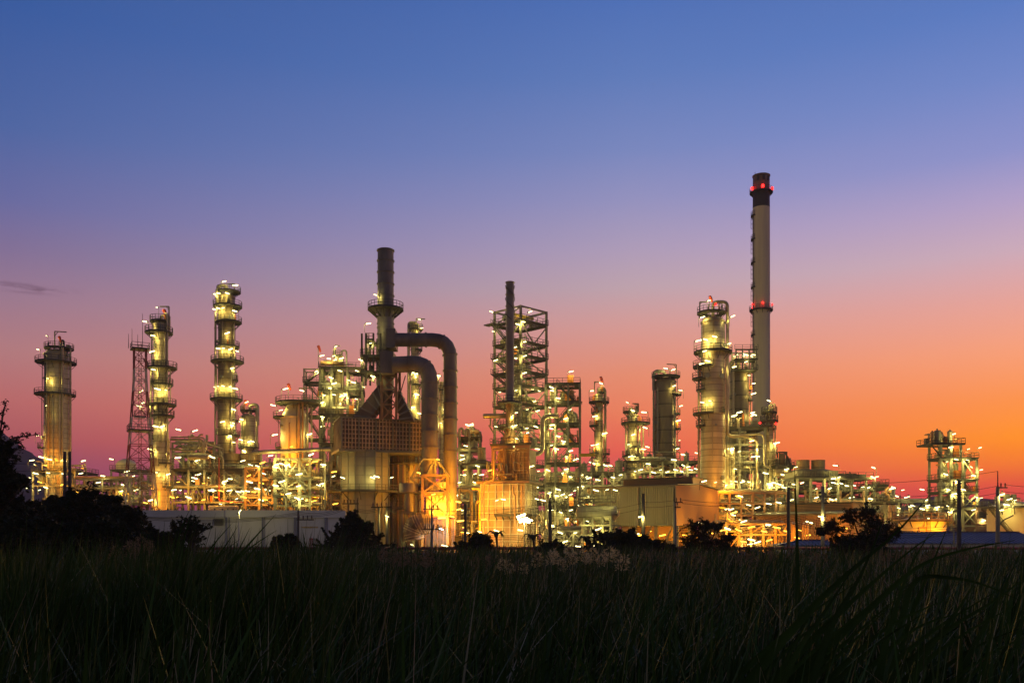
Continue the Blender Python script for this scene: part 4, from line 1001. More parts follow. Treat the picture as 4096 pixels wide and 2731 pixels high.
for q in (11, 9, 8): stairs(R, T @ Vector((-1.0, s - .8, zs[q])), T @ Vector((-1.0, s - 5.2, zs[q - 1])), .9, (-.7, -.7, 0))
for lp in ((1964, 1234), (2122, 1234), (2094, 1289), (2071, 1299), (2098, 1369), (2060, 1379), (1972, 1314), (2099, 1425), (1982, 1431), (2062, 1434), (2098, 1493), (1998, 1560), (2064, 1562), (2158, 1555), (2152, 1636), (2110, 1630), (2145, 1700), (2106, 1714), (2113, 1724), (2150, 1790), (2100, 1840), (2140, 1785), (2155, 1880), (2148, 1945), (2130, 1920), (2010, 1600), (1985, 1700), (2160, 2060), (2150, 2100)):
    lamp(R, (X(lp[0], D), D - (.4 if 2060 < lp[0] < 2110 else -2.6), Z(lp[1], D)), size=.85, post=RND.choice((0, 1.4)))
for px, py in ((2075, 1255), (2130, 1540), (2040, 1470), (2140, 1590)): lamp(R, (X(px, D), D + 5, Z(py, D)), size=.8, post=0)
R = thing('steel_tower', 'lower stair wing joined right of the tallest tower frame, zigzag stairs and orange cabinets', 'steel tower', (X(2245, D), D, 0))
T = xf(X(2180, D), D - 2.0, -.10); us = [0, 2.0, 4.6, 6.9]; zs = [Z(p, D) for p in (2150, 2105, 2029, 1936, 1857, 1779, 1700, 1614, 1543)]
frame(R, T, us, [0, 5.5], zs, .36, 'steel_grey', (2, 3, 4, 5, 6, 7, 8), [('u', q, 0, 'x') for q in (1, 3, 5)] + [('w', q, 0, '/\\'[q % 2]) for q in range(3, 9, 2)], beam=.26, e=.1)
for q in range(1, 9):
    a, c = (us[1] + .3, us[3] - .8) if q % 2 else (us[3] - .8, us[1] + .3)
    stairs(R, T @ Vector((a, .4, zs[q - 1] + .1)), T @ Vector((c, .4, zs[q] + .1)), .9)
    b = MB(T); u = us[1] + 2.0 + (q % 3) * .5; b.box((u, 2.2, zs[q] + 1.1), (1.25, 1.1, 2.0)); b.box((u, 1.62, zs[q] + 1.15), (1.0, .05, 1.7)); b.build('orange_cabinet', 'orange_paint', R, smooth=0)
    if q % 2: b = MB(T); b.box((us[3] - .4, 3.0, zs[q] + .8), (.5, .5, 1.3)); b.box((us[3] - .4, 2.72, zs[q] + .8), (.4, .05, 1.1)); b.build('orange_cabinet', 'orange_paint', R, smooth=0)
for q in range(1, 8): clutter(R, T, .2, 6.6, 3.0, 5.2, zs[q] + .1, zs[q+1] - .5, 9, 80 + q, 'pppvs', .9)
b = MB(); b.tube(arc([P(2234, 1662, D - 3.4), P(2170, 1662, D - 3.4), P(2170, 1815, D - 3.4), P(2106, 1815, D - 3.4)], 1.5, 5), 9.5*k, 14); b.build('bent_pipe', 'pipe_metal', R)
for px, w, y0, y1 in ((2192, 20, 1860, 1715), (2192, 22, 1940, 1780), (2200, 12, 1715, 1600)):
    b = MB(); b.lathe((X(px, D), D + .5, 0), [(w*k/2*.7, Z(y0, D)), (w*k/2, Z(y0 - 8, D)), (w*k/2, Z(y1 + 8, D))] + dome(w*k/2, Z(y1 + 8, D)), 16); b.build('upright_drum', 'pipe_metal', R)
b = MB(); b.box((X(2150, D) + 4.2, D + 1.4, zs[8] + .5), (2.2, .5, .5)); b.build('monitor_nozzle', 'yellow_paint', R, smooth=0)
for lp in ((2281, 1495), (2204, 1558), (2206, 1570), (2278, 1645), (2197, 1637), (2204, 1720), (2206, 1706), (2251, 1770), (2278, 1808), (2224, 1800), (2204, 1786), (2190, 1884), (2192, 1975), (2248, 1895), (2279, 1910), (2296, 1964), (2280, 1980), (2248, 1980), (2278, 2042), (2240, 2050), (2204, 2042), (2225, 1985), (2310, 1832), (2296, 1843), (2208, 2100), (2262, 1880), (2230, 1600), (2260, 1680), (2230, 1750), (2262, 1830), (2230, 1960), (2265, 2075), (2232, 2090), (2300, 2085)):
    lamp(R, (X(lp[0], D), D - 2.6 if lp[0] < 2300 else D + 1, Z(lp[1], D)), size=.85, post=RND.choice((0, 0, 1.6)))
for px, py in ((2218, 1870), (2250, 1870)): pass
# ------------------------------------------------------------------ process decks and racks, left part
rack('process_deck', 'table deck carrying the isolated far-left column, rail lamps at its corners', 'process deck', 132, 300, 226, 12, (2090, 2010, 1940, 1884), 3, 101,
    [(135, 1842), (205, 1838), (340, 1844), (150, 1894), (200, 1892), (330, 1894), (128, 1912), (190, 1950), (165, 1960), (120, 1950), (140, 2010), (262, 1896)], decks=(3,), npipes=4, nclut=7, sod=[(180, 1930), (270, 1940)], clr=3)
rack('pipe_rack', 'low pipe rack between the far-left column and the lattice mast, behind the bushes', 'pipe rack', 300, 520, 222, 10, (2080, 2010, 1950, 1912), 4, 102, [(400, 1930), (420, 1905), (352, 2000), (470, 1990), (500, 1940)], npipes=5, nclut=6, sod=[(330, 1970), (440, 1985)])
rack('process_deck', 'raised deck with a pale domed tank left of the lattice mast', 'process deck', 445, 560, 224, 10, (2010, 1940, 1880), 2, 103, [(452, 1837), (419, 1904), (515, 1886), (512, 1900), (540, 1905), (490, 1965), (520, 2000), (550, 1960)], decks=(2,), npipes=4, nclut=6, sod=[(500, 1970)])
D = 228; k = K(D)
b = MB(); x = X(505, D); b.lathe((x, D, Z(1880, D)), [(38*k, 0), (38*k, 26*k), (30*k, 36*k), (14*k, 44*k), (.02, 46*k)], 24)
for q in range(6): b.bar((x + 38*k*math.cos(-2.6 + q*.4), D + 38*k*math.sin(-2.6 + q*.4), Z(1880, D)), (x + 38*k*math.cos(-2.6 + q*.4), D + 38*k*math.sin(-2.6 + q*.4), Z(1855, D)), .1)
solo(b, 'domed_tank', 'tank_paint', 'pale domed tank on the raised deck left of the lattice mast', 'tank', (x, D, Z(1880, D)))

def cooler(name, label, pxs, y_top, y_cone, y_body, y_bot, D, px0, px1, m='vessel_dark', lamps=(), depth=9):
    """air coolers: round fan stacks on sloped plenums over a fin box"""
    k = K(D); R = thing(name, label, 'air cooler', (X((px0 + px1) / 2, D), D, 0))
    for a, c in pxs:
        x = X((a + c) / 2, D); r = (c - a) / 2 * k; y = D
        b = MB(); b.lathe((x, y, 0), [(r, Z(y_cone, D)), (r, Z(y_top, D)), (r + .08, Z(y_top, D)), (r * .96, Z(y_top, D) - .02), (r * .96, Z(y_cone, D))], 28)
        zz = Z(y_cone, D) + .4
        while zz < Z(y_top, D): b.lathe((x, y, 0), [(r, zz - .06), (r + .07, zz), (r, zz + .06)], 28); zz += .42
        b.build('fan_stack', m, R)
        h = r + 1.2; b = MB(); i = b.pts([(x - h*1.25, y - h, Z(y_body, D)), (x + h*1.25, y - h, Z(y_body, D)), (x + h*1.25, y + h, Z(y_body, D)), (x - h*1.25, y + h, Z(y_body, D))] + [(x + r * 1.0 * math.cos(t), y + r * math.sin(t), Z(y_cone, D)) for t in [PI*1.25 + 2*PI*q/16 for q in range(16)]])
        for q in range(4):
            for j in range(4): b.f.append((i + q, i + 4 + (q*4 + j + 1) % 16, i + 4 + (q*4 + j) % 16))
            b.f.append((i + q, i + (q + 1) % 4, i + 4 + (q*4 + 4) % 16))
        b.build('plenum', 'furnace_shell' if m != 'vessel_dark' else 'steel_grey', R, smooth=0)
    b = MB(); b.span((X(px0, D), D - depth/2, Z(y_bot, D)), (X(px1, D), D + depth/2, Z(y_body, D))); b.build('fin_box', 'steel_pale' if m != 'vessel_dark' else 'steel_grey', R, smooth=0)
    b = MB()
    for q in range(int((px1 - px0) / 9)): b.box((X(px0 + 4 + q*9, D), D - depth/2 - .08, (Z(y_bot, D) + Z(y_body, D)) / 2), (.14, .16, Z(y_body, D) - Z(y_bot, D) - .1))
    b.build('fin_rib', 'steel_grey', R, smooth=0)
    z = Z(y_bot, D) - .1; b = MB(); b.span((X(px0, D) - 1, D - depth/2 - 1.5, z - .25), (X(px1, D) + 1, D + depth/2 + 1.5, z)); o = b.build('platform', 'grating', R, smooth=0)
    r = MB(); rail(r, [(X(px0, D) - 1, D - depth/2 - 1.4, z), (X(px1, D) + 1, D - depth/2 - 1.4, z)]); r.build('railing', 'steel_dark', R, o, smooth=0)
    n_ = max(2, int((px1 - px0) / 45))
    for q in range(n_ + 1):
        for v in (-depth/2, depth/2):
            b = MB(); xx = X(px0 + (px1 - px0) * q / n_, D); b.box((xx, D + v, z / 2), (.4, .4, z)); b.build('steel_column', 'steel_pale', R, smooth=0)
    for lp in lamps: lamp(R, (X(lp[0], D), D - depth/2 - 2, Z(lp[1], D)), post=1.8)
    return R
cooler('air_cooler', 'bank of dark round fan stacks below the short twin-lit column', [(838, 896), (893, 961), (962, 1010), (986, 1042)], 1815, 1853, 1868, 1900, 214, 870, 1058, lamps=[(1004, 1852), (1034, 1868), (995, 1905), (1045, 1880)])
rack('pipe_rack', 'tall grey rack with fat looping pipes on top, right of the ringed column', 'pipe rack', 690, 818, 196, 12, (2006, 1945, 1878, 1813, 1768), 2, 104,
    [(720, 1720), (786, 1724), (718, 1831), (782, 1826), (838, 1825), (856, 1830), (792, 1899), (795, 1843), (784, 1913), (778, 1924), (842, 1912), (794, 1842), (700, 1960), (760, 1990)], decks=(2,), npipes=6, nclut=12, sod=[(705, 1990), (760, 1975), (800, 2010), (730, 1930)], clr=2)
D = 194; k = K(D)
R = thing('pipe_loop', 'fat pale pipes curving over the top of the tall grey rack', 'pipe', (X(750, D), D, 0))
for pp, w in (([(682, 1757), (745, 1760), (795, 1756), (812, 1762), (812, 1812)], 10), ([(684, 1748), (760, 1747), (820, 1749), (823, 1790)], 6), ([(700, 1798), (780, 1803), (796, 1780), (796, 1760)], 9), ([(766, 1745), (768, 1736), (776, 1744)], 6), ([(794, 1746), (800, 1738), (812, 1738)], 7), ([(678, 1795), (716, 1795)], 9)):
    b = MB(); b.tube(arc([P(a, c, D) for a, c in pp], 1.0), w*k/2, 10); b.build('pipe', 'pipe_metal', R)
b = MB(); b.hcyl(P(757, 1829, D - 1), P(832, 1828, D - 1), 10*k); solo(b, 'horizontal_drum', 'pipe_metal', 'pale lying drum under the fat looping pipes of the tall grey rack', 'drum', tuple(P(795, 1840, D - 1)))
rack('pipe_rack', 'orange-lit rack with a red sprinkler pipe, before the dark fan stacks', 'pipe rack', 818, 975, 192, 14, (2006, 1945, 1878), 2, 105,
    [(802, 1898), (926, 1916), (860, 1960), (923, 1962), (958, 1967), (888, 2016), (900, 1935), (850, 1963), (952, 1995), (976, 1965), (905, 1926)], decks=(2,), npipes=6, nclut=14, sod=[(830, 2000), (880, 1990), (940, 2010), (900, 1965), (830, 1935)])
D = 190
b = MB(); b.tube(arc([P(876, 1830, D), P(876, 2003, D), P(1020, 2010, D)], .4), .13, 7); solo(b, 'sprinkler_pipe', 'red_paint', 'thin bright red pipe dropping down and turning along the orange-lit rack', 'pipe', tuple(P(876, 2003, D)))
b = MB(); b.hcyl(P(840, 2034, D - 2), P(950, 2034, D - 2), 13*K(D)); solo(b, 'horizontal_drum', 'tank_paint', 'long yellowish drum lying low behind the warehouse roof', 'drum', tuple(P(895, 2047, D - 2)))
rack('pipe_rack', 'rack of orange beams and ducts between red sprinkler pipe and braced white frame', 'pipe rack', 982, 1092, 178, 12, (2016, 1986, 1916, 1868), 2, 106, [(1034, 1955), (1060, 1895), (1003, 1928), (995, 1965), (1075, 1960), (1050, 2000), (1035, 1865)], npipes=5, nclut=11, sod=[(990, 1990), (1030, 1970), (1075, 2000), (1010, 1905), (1060, 1935)], m='pipe_tan')
# braced white frame under the orange pipe
D = 166; k = K(D)
R = thing('braced_frame', 'white K-braced stair frame under the long orange pipe', 'steel frame', (X(1170, D), D, 0))
T = xf(X(1099, D), D, 0); us = [0, (1145 - 1099)*k, (1198 - 1099)*k, (1240 - 1099)*k]; zs = [Z(p, D) for p in (2019, 1984, 1951, 1913, 1831)]
frame(R, T, us, [0, 6], zs, .42, 'steel_pale', (1, 3), [('u', 4, 0, '\\'), ('u', 4, 1, '/'), ('u', 4, 2, '\\'), ('u', 3, 1, '/'), ('u', 3, 2, '\\'), ('u', 1, 1, '/'), ('u', 2, 0, '/'), ('u', 0, 1, '/'), ('u', 0, 2, '\\')], beam=.3)
for q in range(4): runs(R, T, -2, us[-1] + 2, 1, 5.5, zs[q] - .1, 4, 130 + q); clutter(R, T, 0, us[-1], .8, 5.6, zs[q] + .1, zs[q+1] - .3, 7, 140 + q, 'ppppvhs', .9)
clutter(R, T, 0, us[-1], .8, 5.6, .1, zs[0] - .3, 9, 149, 'pppvhhs', 1)
stairs(R, T @ Vector((us[1] + .4, -.7, zs[1])), T @ Vector((us[2] - .2, -.7, zs[0] - 1.2))); stairs(R, T @ Vector((us[2] - .4, -.7, zs[3])), T @ Vector((us[3] - .6, -.7, zs[2] - 1)));  stairs(R, T @ Vector((us[0] + .4, -.7, zs[3])), T @ Vector((us[1] - .2, -.7, zs[2]))) 
for lp in ((1089, 1824), (1112, 1860), (1134, 1857), (1155, 1862), (1166, 1868), (1202, 1898), (1134, 1927), (1208, 1997), (1194, 1993), (1280, 1942), (1110, 1943), (1292, 1936), (1298, 1860), (1107, 1870), (1250, 1820), (1200, 1945), (1160, 1975)): lamp(R, (X(lp[0], D), D - 1.2, Z(lp[1], D)), size=.95, post=1.5)
for lp in ((1115, 1975), (1180, 1960), (1240, 2000), (1160, 1840), (1220, 1850), (1280, 1990), (1130, 2020)): lamp(R, (X(lp[0], D), D + 3.2, Z(lp[1], D)), 'lamp_sodium', .9, 0)
R2 = thing('overhead_pipe', 'long orange-lit pipe crossing above the braced white frame, open end at right', 'pipe', (X(1170, D), D, 0))
b = MB(); b.tube([P(1012, 1809, D), P(1325, 1796, D)], 8.2*k, 16); b.build('pipe', 'pipe_metal', R2)
b = MB()
for q in range(14): p = P(1012 + q*24, 1809 - q*1.0, D); b.tube([p, p + Vector((.1, 0, .004))], 8.5*k, 16)
b.build('pipe_joint', 'pipe_grey', R2)
for px in (1045, 1105, 1200, 1300): b = MB(); b.bar((X(px, D), D, 0), P(px, 1812, D), .3); b.build('pipe_support', 'steel_grey', R2, smooth=0)
b = MB(); b.tube(arc([P(1092, 1905, D + 2), P(1094, 1838, D + 2), P(1290, 1838, D + 2)], 1.4), 6.5*k, 12); solo(b, 'overhead_pipe', 'pipe_metal', 'second thick pipe one level below the orange-lit overhead pipe', 'pipe', tuple(P(1190, 1838, D + 2)))
lamp(R2, P(1150, 1850, D - 3), 'lamp_sodium', 1.2, 0); lamp(R2, P(1260, 1846, D - 3), 'lamp_sodium', 1.2, 0); lamp(R2, P(1050, 1850, D - 3), 'lamp_sodium', 1, 0)
ladder(R, X(1291, D), D - 1, .3, Z(1815, D))
# the high open process structure left of the steel stack
D = 212; k = K(D)
R = thing('process_structure', 'high open process structure, stair bay at its left and lit pipes inside', 'process structure', (X(1340, D), D, 0))
T = xf(X(1290, D), D - 3, .12); us = [0, 2.6, 6.2, 9.6]; zs = [Z(p, D) for p in (2040, 1960, 1880, 1780, 1664, 1570, 1478)]
frame(R, T, us, [0, 5, 9], zs, .4, 'steel_pale', (3, 4, 5, 6), [('u', q, b_, c) for q, b_, c in ((6, 0, '/'), (5, 0, '\\'), (5, 1, '/'), (4, 0, '/'), (4, 2, '\\'), (3, 0, 'x'), (2, 1, '/'), (1, 0, '\\'), (1, 2, '/'))], beam=.32)
for q in range(6): clutter(R, T, .2, 9.4, .4, 8.6, zs[q] + .1, zs[q+1] - .4, 15, 160 + q, 'pppppvvhsc', 1)
clutter(R, T, .2, 9.4, .4, 8.6, zs[6] + .1, zs[6] + 2.4, 7, 169, 'ppsshc', .8)
T2 = xf(X(1224, D), D - 2, .1); zl = [Z(p, D) for p in (1760, 1668, 1605, 1535, 1480)]
frame(R, T2, [0, 4.2], [0, 4], zl, .34, 'steel_pale', (0, 1, 2, 3), [('u', 4, 0, '/'), ('u', 2, 0, '\\')], beam=.26)
for q in range(1, 5): stairs(R, T2 @ Vector(((.3, 3.9)[q % 2], .6, zl[q-1])), T2 @ Vector(((3.9, .3)[q % 2], .6, zl[q])))
b = MB(); b.box(T @ Vector((7.2, .5, zs[4] + 1.1)), (1.1, .8, 2.1)); b.build('orange_cabinet', 'orange_paint', R, smooth=0)
b = MB(); b.box(P(1280, 1568, D - 2), (.9, .7, 1.9)); b.build('orange_cabinet', 'orange_paint', R, smooth=0)
for lp in ((1298, 1432), (1327, 1445), (1274, 1492), (1367, 1490), (1337, 1522), (1373, 1584), (1348, 1588), (1300, 1584), (1365, 1617), (1297, 1615), (1298, 1672), (1375, 1592), (1390, 1583), (1368, 1622), (1425, 1540), (1460, 1552), (1440, 1495), (1400, 1600), (1420, 1640), (1295, 1708), (1310, 1590), (1405, 1530), (1350, 1545), (1250, 1742), (1248, 1822), (1330, 1560), (1430, 1600)): lamp(R, (X(lp[0], D), D - 4.2 + RND.uniform(0, 3), Z(lp[1], D)), size=.95, post=RND.choice((0, 1.6)))
windsock(R, 1273, 1470, 1388, D)
column('process_column', 'small dark round-headed column rising from the high process structure roof', 'process column', 1357, 214, [(1480, 36), (1438, 35), (1424, 30)], [(1424, 1332, 1376)], [(1348, 1391), (1371, 1439), (1341, 1429), (1344, 1446)], [], [], [(1341, 1424), (1341, 1381), (1360, 1384)], None, m='vessel_dark', hook=([(1366, 1420), (1366, 1402), (1386, 1402), (1386, 1470)], 7, 'pipe_grey'))
rack('pipe_rack', 'dim rack behind the squat tan-piped column and braced white frame', 'pipe rack', 1060, 1350, 224, 10, (2050, 1990, 1940, 1890, 1850), 5, 107, [(1090, 1900), (1150, 1960), (1230, 1880), (1300, 1930), (1180, 1910), (1270, 1990)], npipes=5, nclut=8, sod=[(1100, 1950), (1200, 1930), (1290, 1960)])
rack('pipe_rack', 'far rack running behind the ringed column and the dark fan stacks', 'pipe rack', 560, 1060, 236, 10, (2050, 1985, 1930, 1885), 7, 108, [(600, 1950), (660, 1900), (730, 1960), (800, 1940), (880, 1900), (940, 1950), (1000, 1920), (620, 1990)], npipes=6, nclut=10, sod=[(640, 1960), (720, 1990), (860, 1970), (1010, 1960)])

# ------------------------------------------------------------------ middle: between the heaters, and behind
rack('process_structure', 'small process structure with swan-neck pipes on top, just right of the tall bent duct', 'process structure', 1836, 1918, 205, 9, (2060, 2000, 1934, 1860, 1800, 1750), 2, 109,
    [(1873, 1702), (1884, 1700), (1890, 1703), (1864, 1785), (1850, 1822), (1860, 1900), (1848, 1900), (1850, 1838), (1840, 1930), (1900, 1930)], decks=(3, 5), npipes=4, nclut=9, clr=3)
D = 204; R = thing('vent_pipe', 'pair of pale swan-neck vent pipes crowning the small structure beside the tall duct', 'pipe', (X(1850, D), D, Z(1750, D)))
for pp in ([(1838, 1760), (1838, 1716), (1850, 1712), (1856, 1740)], [(1862, 1745), (1866, 1716), (1876, 1716), (1877, 1750)]): b = MB(); b.tube(arc([P(a, c, D) for a, c in pp], .6), .3, 8); b.build('pipe', 'pipe_metal', R)
cooler('air_cooler', 'pale coned fan stack on the deck between the two heaters', [(1911, 1943)], 1790, 1838, 1855, 1862, 200, 1872, 1960, 'pipe_metal', [(1915, 1873), (1905, 1903)])
rack('pipe_rack', 'grey rack full of elbowed pipes at ground level between the two heaters', 'pipe rack', 1830, 1960, 192, 12, (2150, 2100, 2050, 2000, 1950), 2, 110, [(1845, 2040), (1888, 1990), (1870, 2130), (1926, 1900), (1835, 1980)], npipes=5, nclut=10, sod=[(1860, 2110)], m='steel_grey')
D = 188; R = thing('pipe_loop', 'fat lagged pipe arching to ground level right of the orange-lit duct', 'pipe', (X(1880, D), D, 0))
for pp, w in (([(1838, 2150), (1838, 1957), (1848, 1955)], 13), ([(1845, 1962), (1885, 1960), (1888, 2080)], 15)): b = MB(); b.tube(arc([P(a, c, D) for a, c in pp], 1.4), w*K(D)/2, 12); b.build('pipe', 'pipe_metal', R)
b = MB(); D = 160; b.hcyl(P(1845, 2150, D), P(1885, 2150, D), 18*K(D), 16, .2); b.box(P(1856, 2165, D), (3.2, 2, 2)); b.box(P(1880, 2180, D), (4.4, 2.4, .8)); solo(b, 'blower', 'yellow_paint', 'orange blower casing on the ground between the two heaters', 'blower', tuple(P(1865, 2180, D)))
R = thing('yard_lamp', 'lone sodium yard light behind the bush between the two heaters', 'lamp', (X(1850, 152), 152, 0)); b = MB(); b.tube([(X(1850, 152), 152, 0), P(1850, 2130, 152)], .1, 6); b.build('post', 'steel_grey', R); lamp(R, P(1850, 2128, 152), 'lamp_sodium', 1, 0)
rack('process_structure', 'process deck between the stair wing and the cream hall, right behind the lying drum', 'process structure', 2322, 2500, 200, 12, (2100, 2040, 1990, 1940, 1890), 4, 111,
    [(2326, 1900), (2345, 1907), (2356, 1912), (2312, 1895), (2372, 1855), (2360, 1850), (2420, 1862), (2440, 1863), (2330, 1945), (2390, 1920), (2450, 1910), (2480, 1900), (2350, 1985), (2410, 1960), (2470, 1950), (2360, 2010), (2330, 2010)], decks=(4,), npipes=6, nclut=10, clr=3)
rack('process_structure', 'pipe deck between the short bright column and the largest clad column', 'process structure', 2500, 2800, 212, 12, (2050, 1980, 1930, 1886, 1846), 6, 112,
    [(2590, 1856), (2612, 1890), (2693, 1840), (2729, 1819), (2784, 1813), (2730, 1862), (2750, 1868), (2724, 1886), (2780, 1876), (2640, 1880), (2560, 1880), (2667, 1888), (2700, 1880), (2760, 1880)], decks=(4,), npipes=6, nclut=8, clr=3)
D = 176; k = K(D)
R = thing('crane_beam', 'yellow beam standing out level to the right of the stair wing', 'beam', (X(2350, D), D, Z(1820, D))); b = MB(); b.bar(P(2318, 1820, D), P(2380, 1819, D), .35, .6); b.build('beam', 'yellow_paint', R, smooth=0); b = MB(); b.bar(P(2368, 1820, D), P(2368, 1950, D), .3); b.bar(P(2366, 1828, D), P(2340, 1870, D), .16); b.build('post', 'steel_pale', R, smooth=0)
rack('process_structure', 'dense pipe levels behind the foot of the stair wing', 'process structure', 2150, 2345, 206, 12, (2130, 2070, 2010, 1950, 1890), 3, 130,
    [(2180, 1900), (2230, 1920), (2290, 1905), (2320, 1950), (2200, 1970), (2260, 1990), (2310, 2020), (2190, 2040), (2240, 2060), (2300, 2080), (2220, 2100), (2330, 2110)], npipes=7, nclut=13, clr=3)
# lying drum on its saddle frame
D = 150; k = K(D)
R = thing('horizontal_drum', 'big pale lying drum with railed catwalk on top, before the cream hall', 'drum', (X(2400, D), D, 0))
b = MB(); pa, pb = P(2322, 2052, D + 2), P(2454, 2053, D - 1); r = 32*k; b.hcyl(pa, pb, r, 26, .45); b.build('shell', 'steel_pale', R)
t = (pb - pa).normalized(); b = MB()
for q in range(9): c = pa.lerp(pb, (q + .5) / 9); b.tube([c - t*.06, c + t*.06], r + .05, 26)
b.build('band', 'pipe_grey', R)
b = MB(); c = pb + t * (r*.45); b.tube([c - t*.2, c + t*.25], .38, 12); b.tube([c + t*.2, c + t*.3], .5, 12); b.build('manway', 'pipe_grey', R)
z = Z(2009, D); b = MB(); T = Matrix.Identity(4); b.bar(pa + Vector((0, 0, z - pa.z)), pb + Vector((0, 0, z - pb.z)), 1.8, .15)
o = b.build('platform', 'grating', R, smooth=0); r_ = MB(); d = Vector((-t.y, t.x, 0)) * .85
rail(r_, [pa + Vector((0, 0, z - pa.z)) - d, pb + Vector((0, 0, z - pb.z)) - d, pb + Vector((0, 0, z - pb.z)) + d, pa + Vector((0, 0, z - pa.z)) + d], True); r_.build('railing', 'steel_dark', R, o, smooth=0)
for q in (.08, .35, .65, .92):
    b = MB(); c = pa.lerp(pb, q); b.box((c.x, c.y, (c.z - r * .8) / 2), (.4, 2.2, c.z - r*.8)); b.bar((c.x, c.y - 1.3, 0), (c.x, c.y - 1.3, c.z - r*.6), .3); b.build('saddle', 'steel_pale', R, smooth=0)
for za in (2100, 2140): b = MB(); b.bar(P(2318, za, D - 1.5), P(2485, za, D - 1.5), .25); b.build('frame_beam', 'steel_pale', R, smooth=0)
clutter(R, None, X(2330, D), X(2480, D), D - 1, D + 4, .1, Z(2100, D), 16, 171, 'pppsshc', .8)
for lp in ((2378, 1964), (2422, 1961), (2454, 1963), (2345, 2085), (2390, 2114), (2382, 2118), (2375, 2182), (2308, 2184), (2420, 2150)): lamp(R, (X(lp[0], D), D - 2.6, Z(lp[1], D)), size=.85, post=1.6)
rack('pipe_rack', 'low pipe clutter on the ground right of the tan box heater, behind palms', 'pipe rack', 2180, 2330, 160, 8, (2160, 2120), 4, 113, [(2205, 2100), (2260, 2165), (2240, 2130), (2300, 2130), (2215, 2176)], npipes=4, nclut=10)

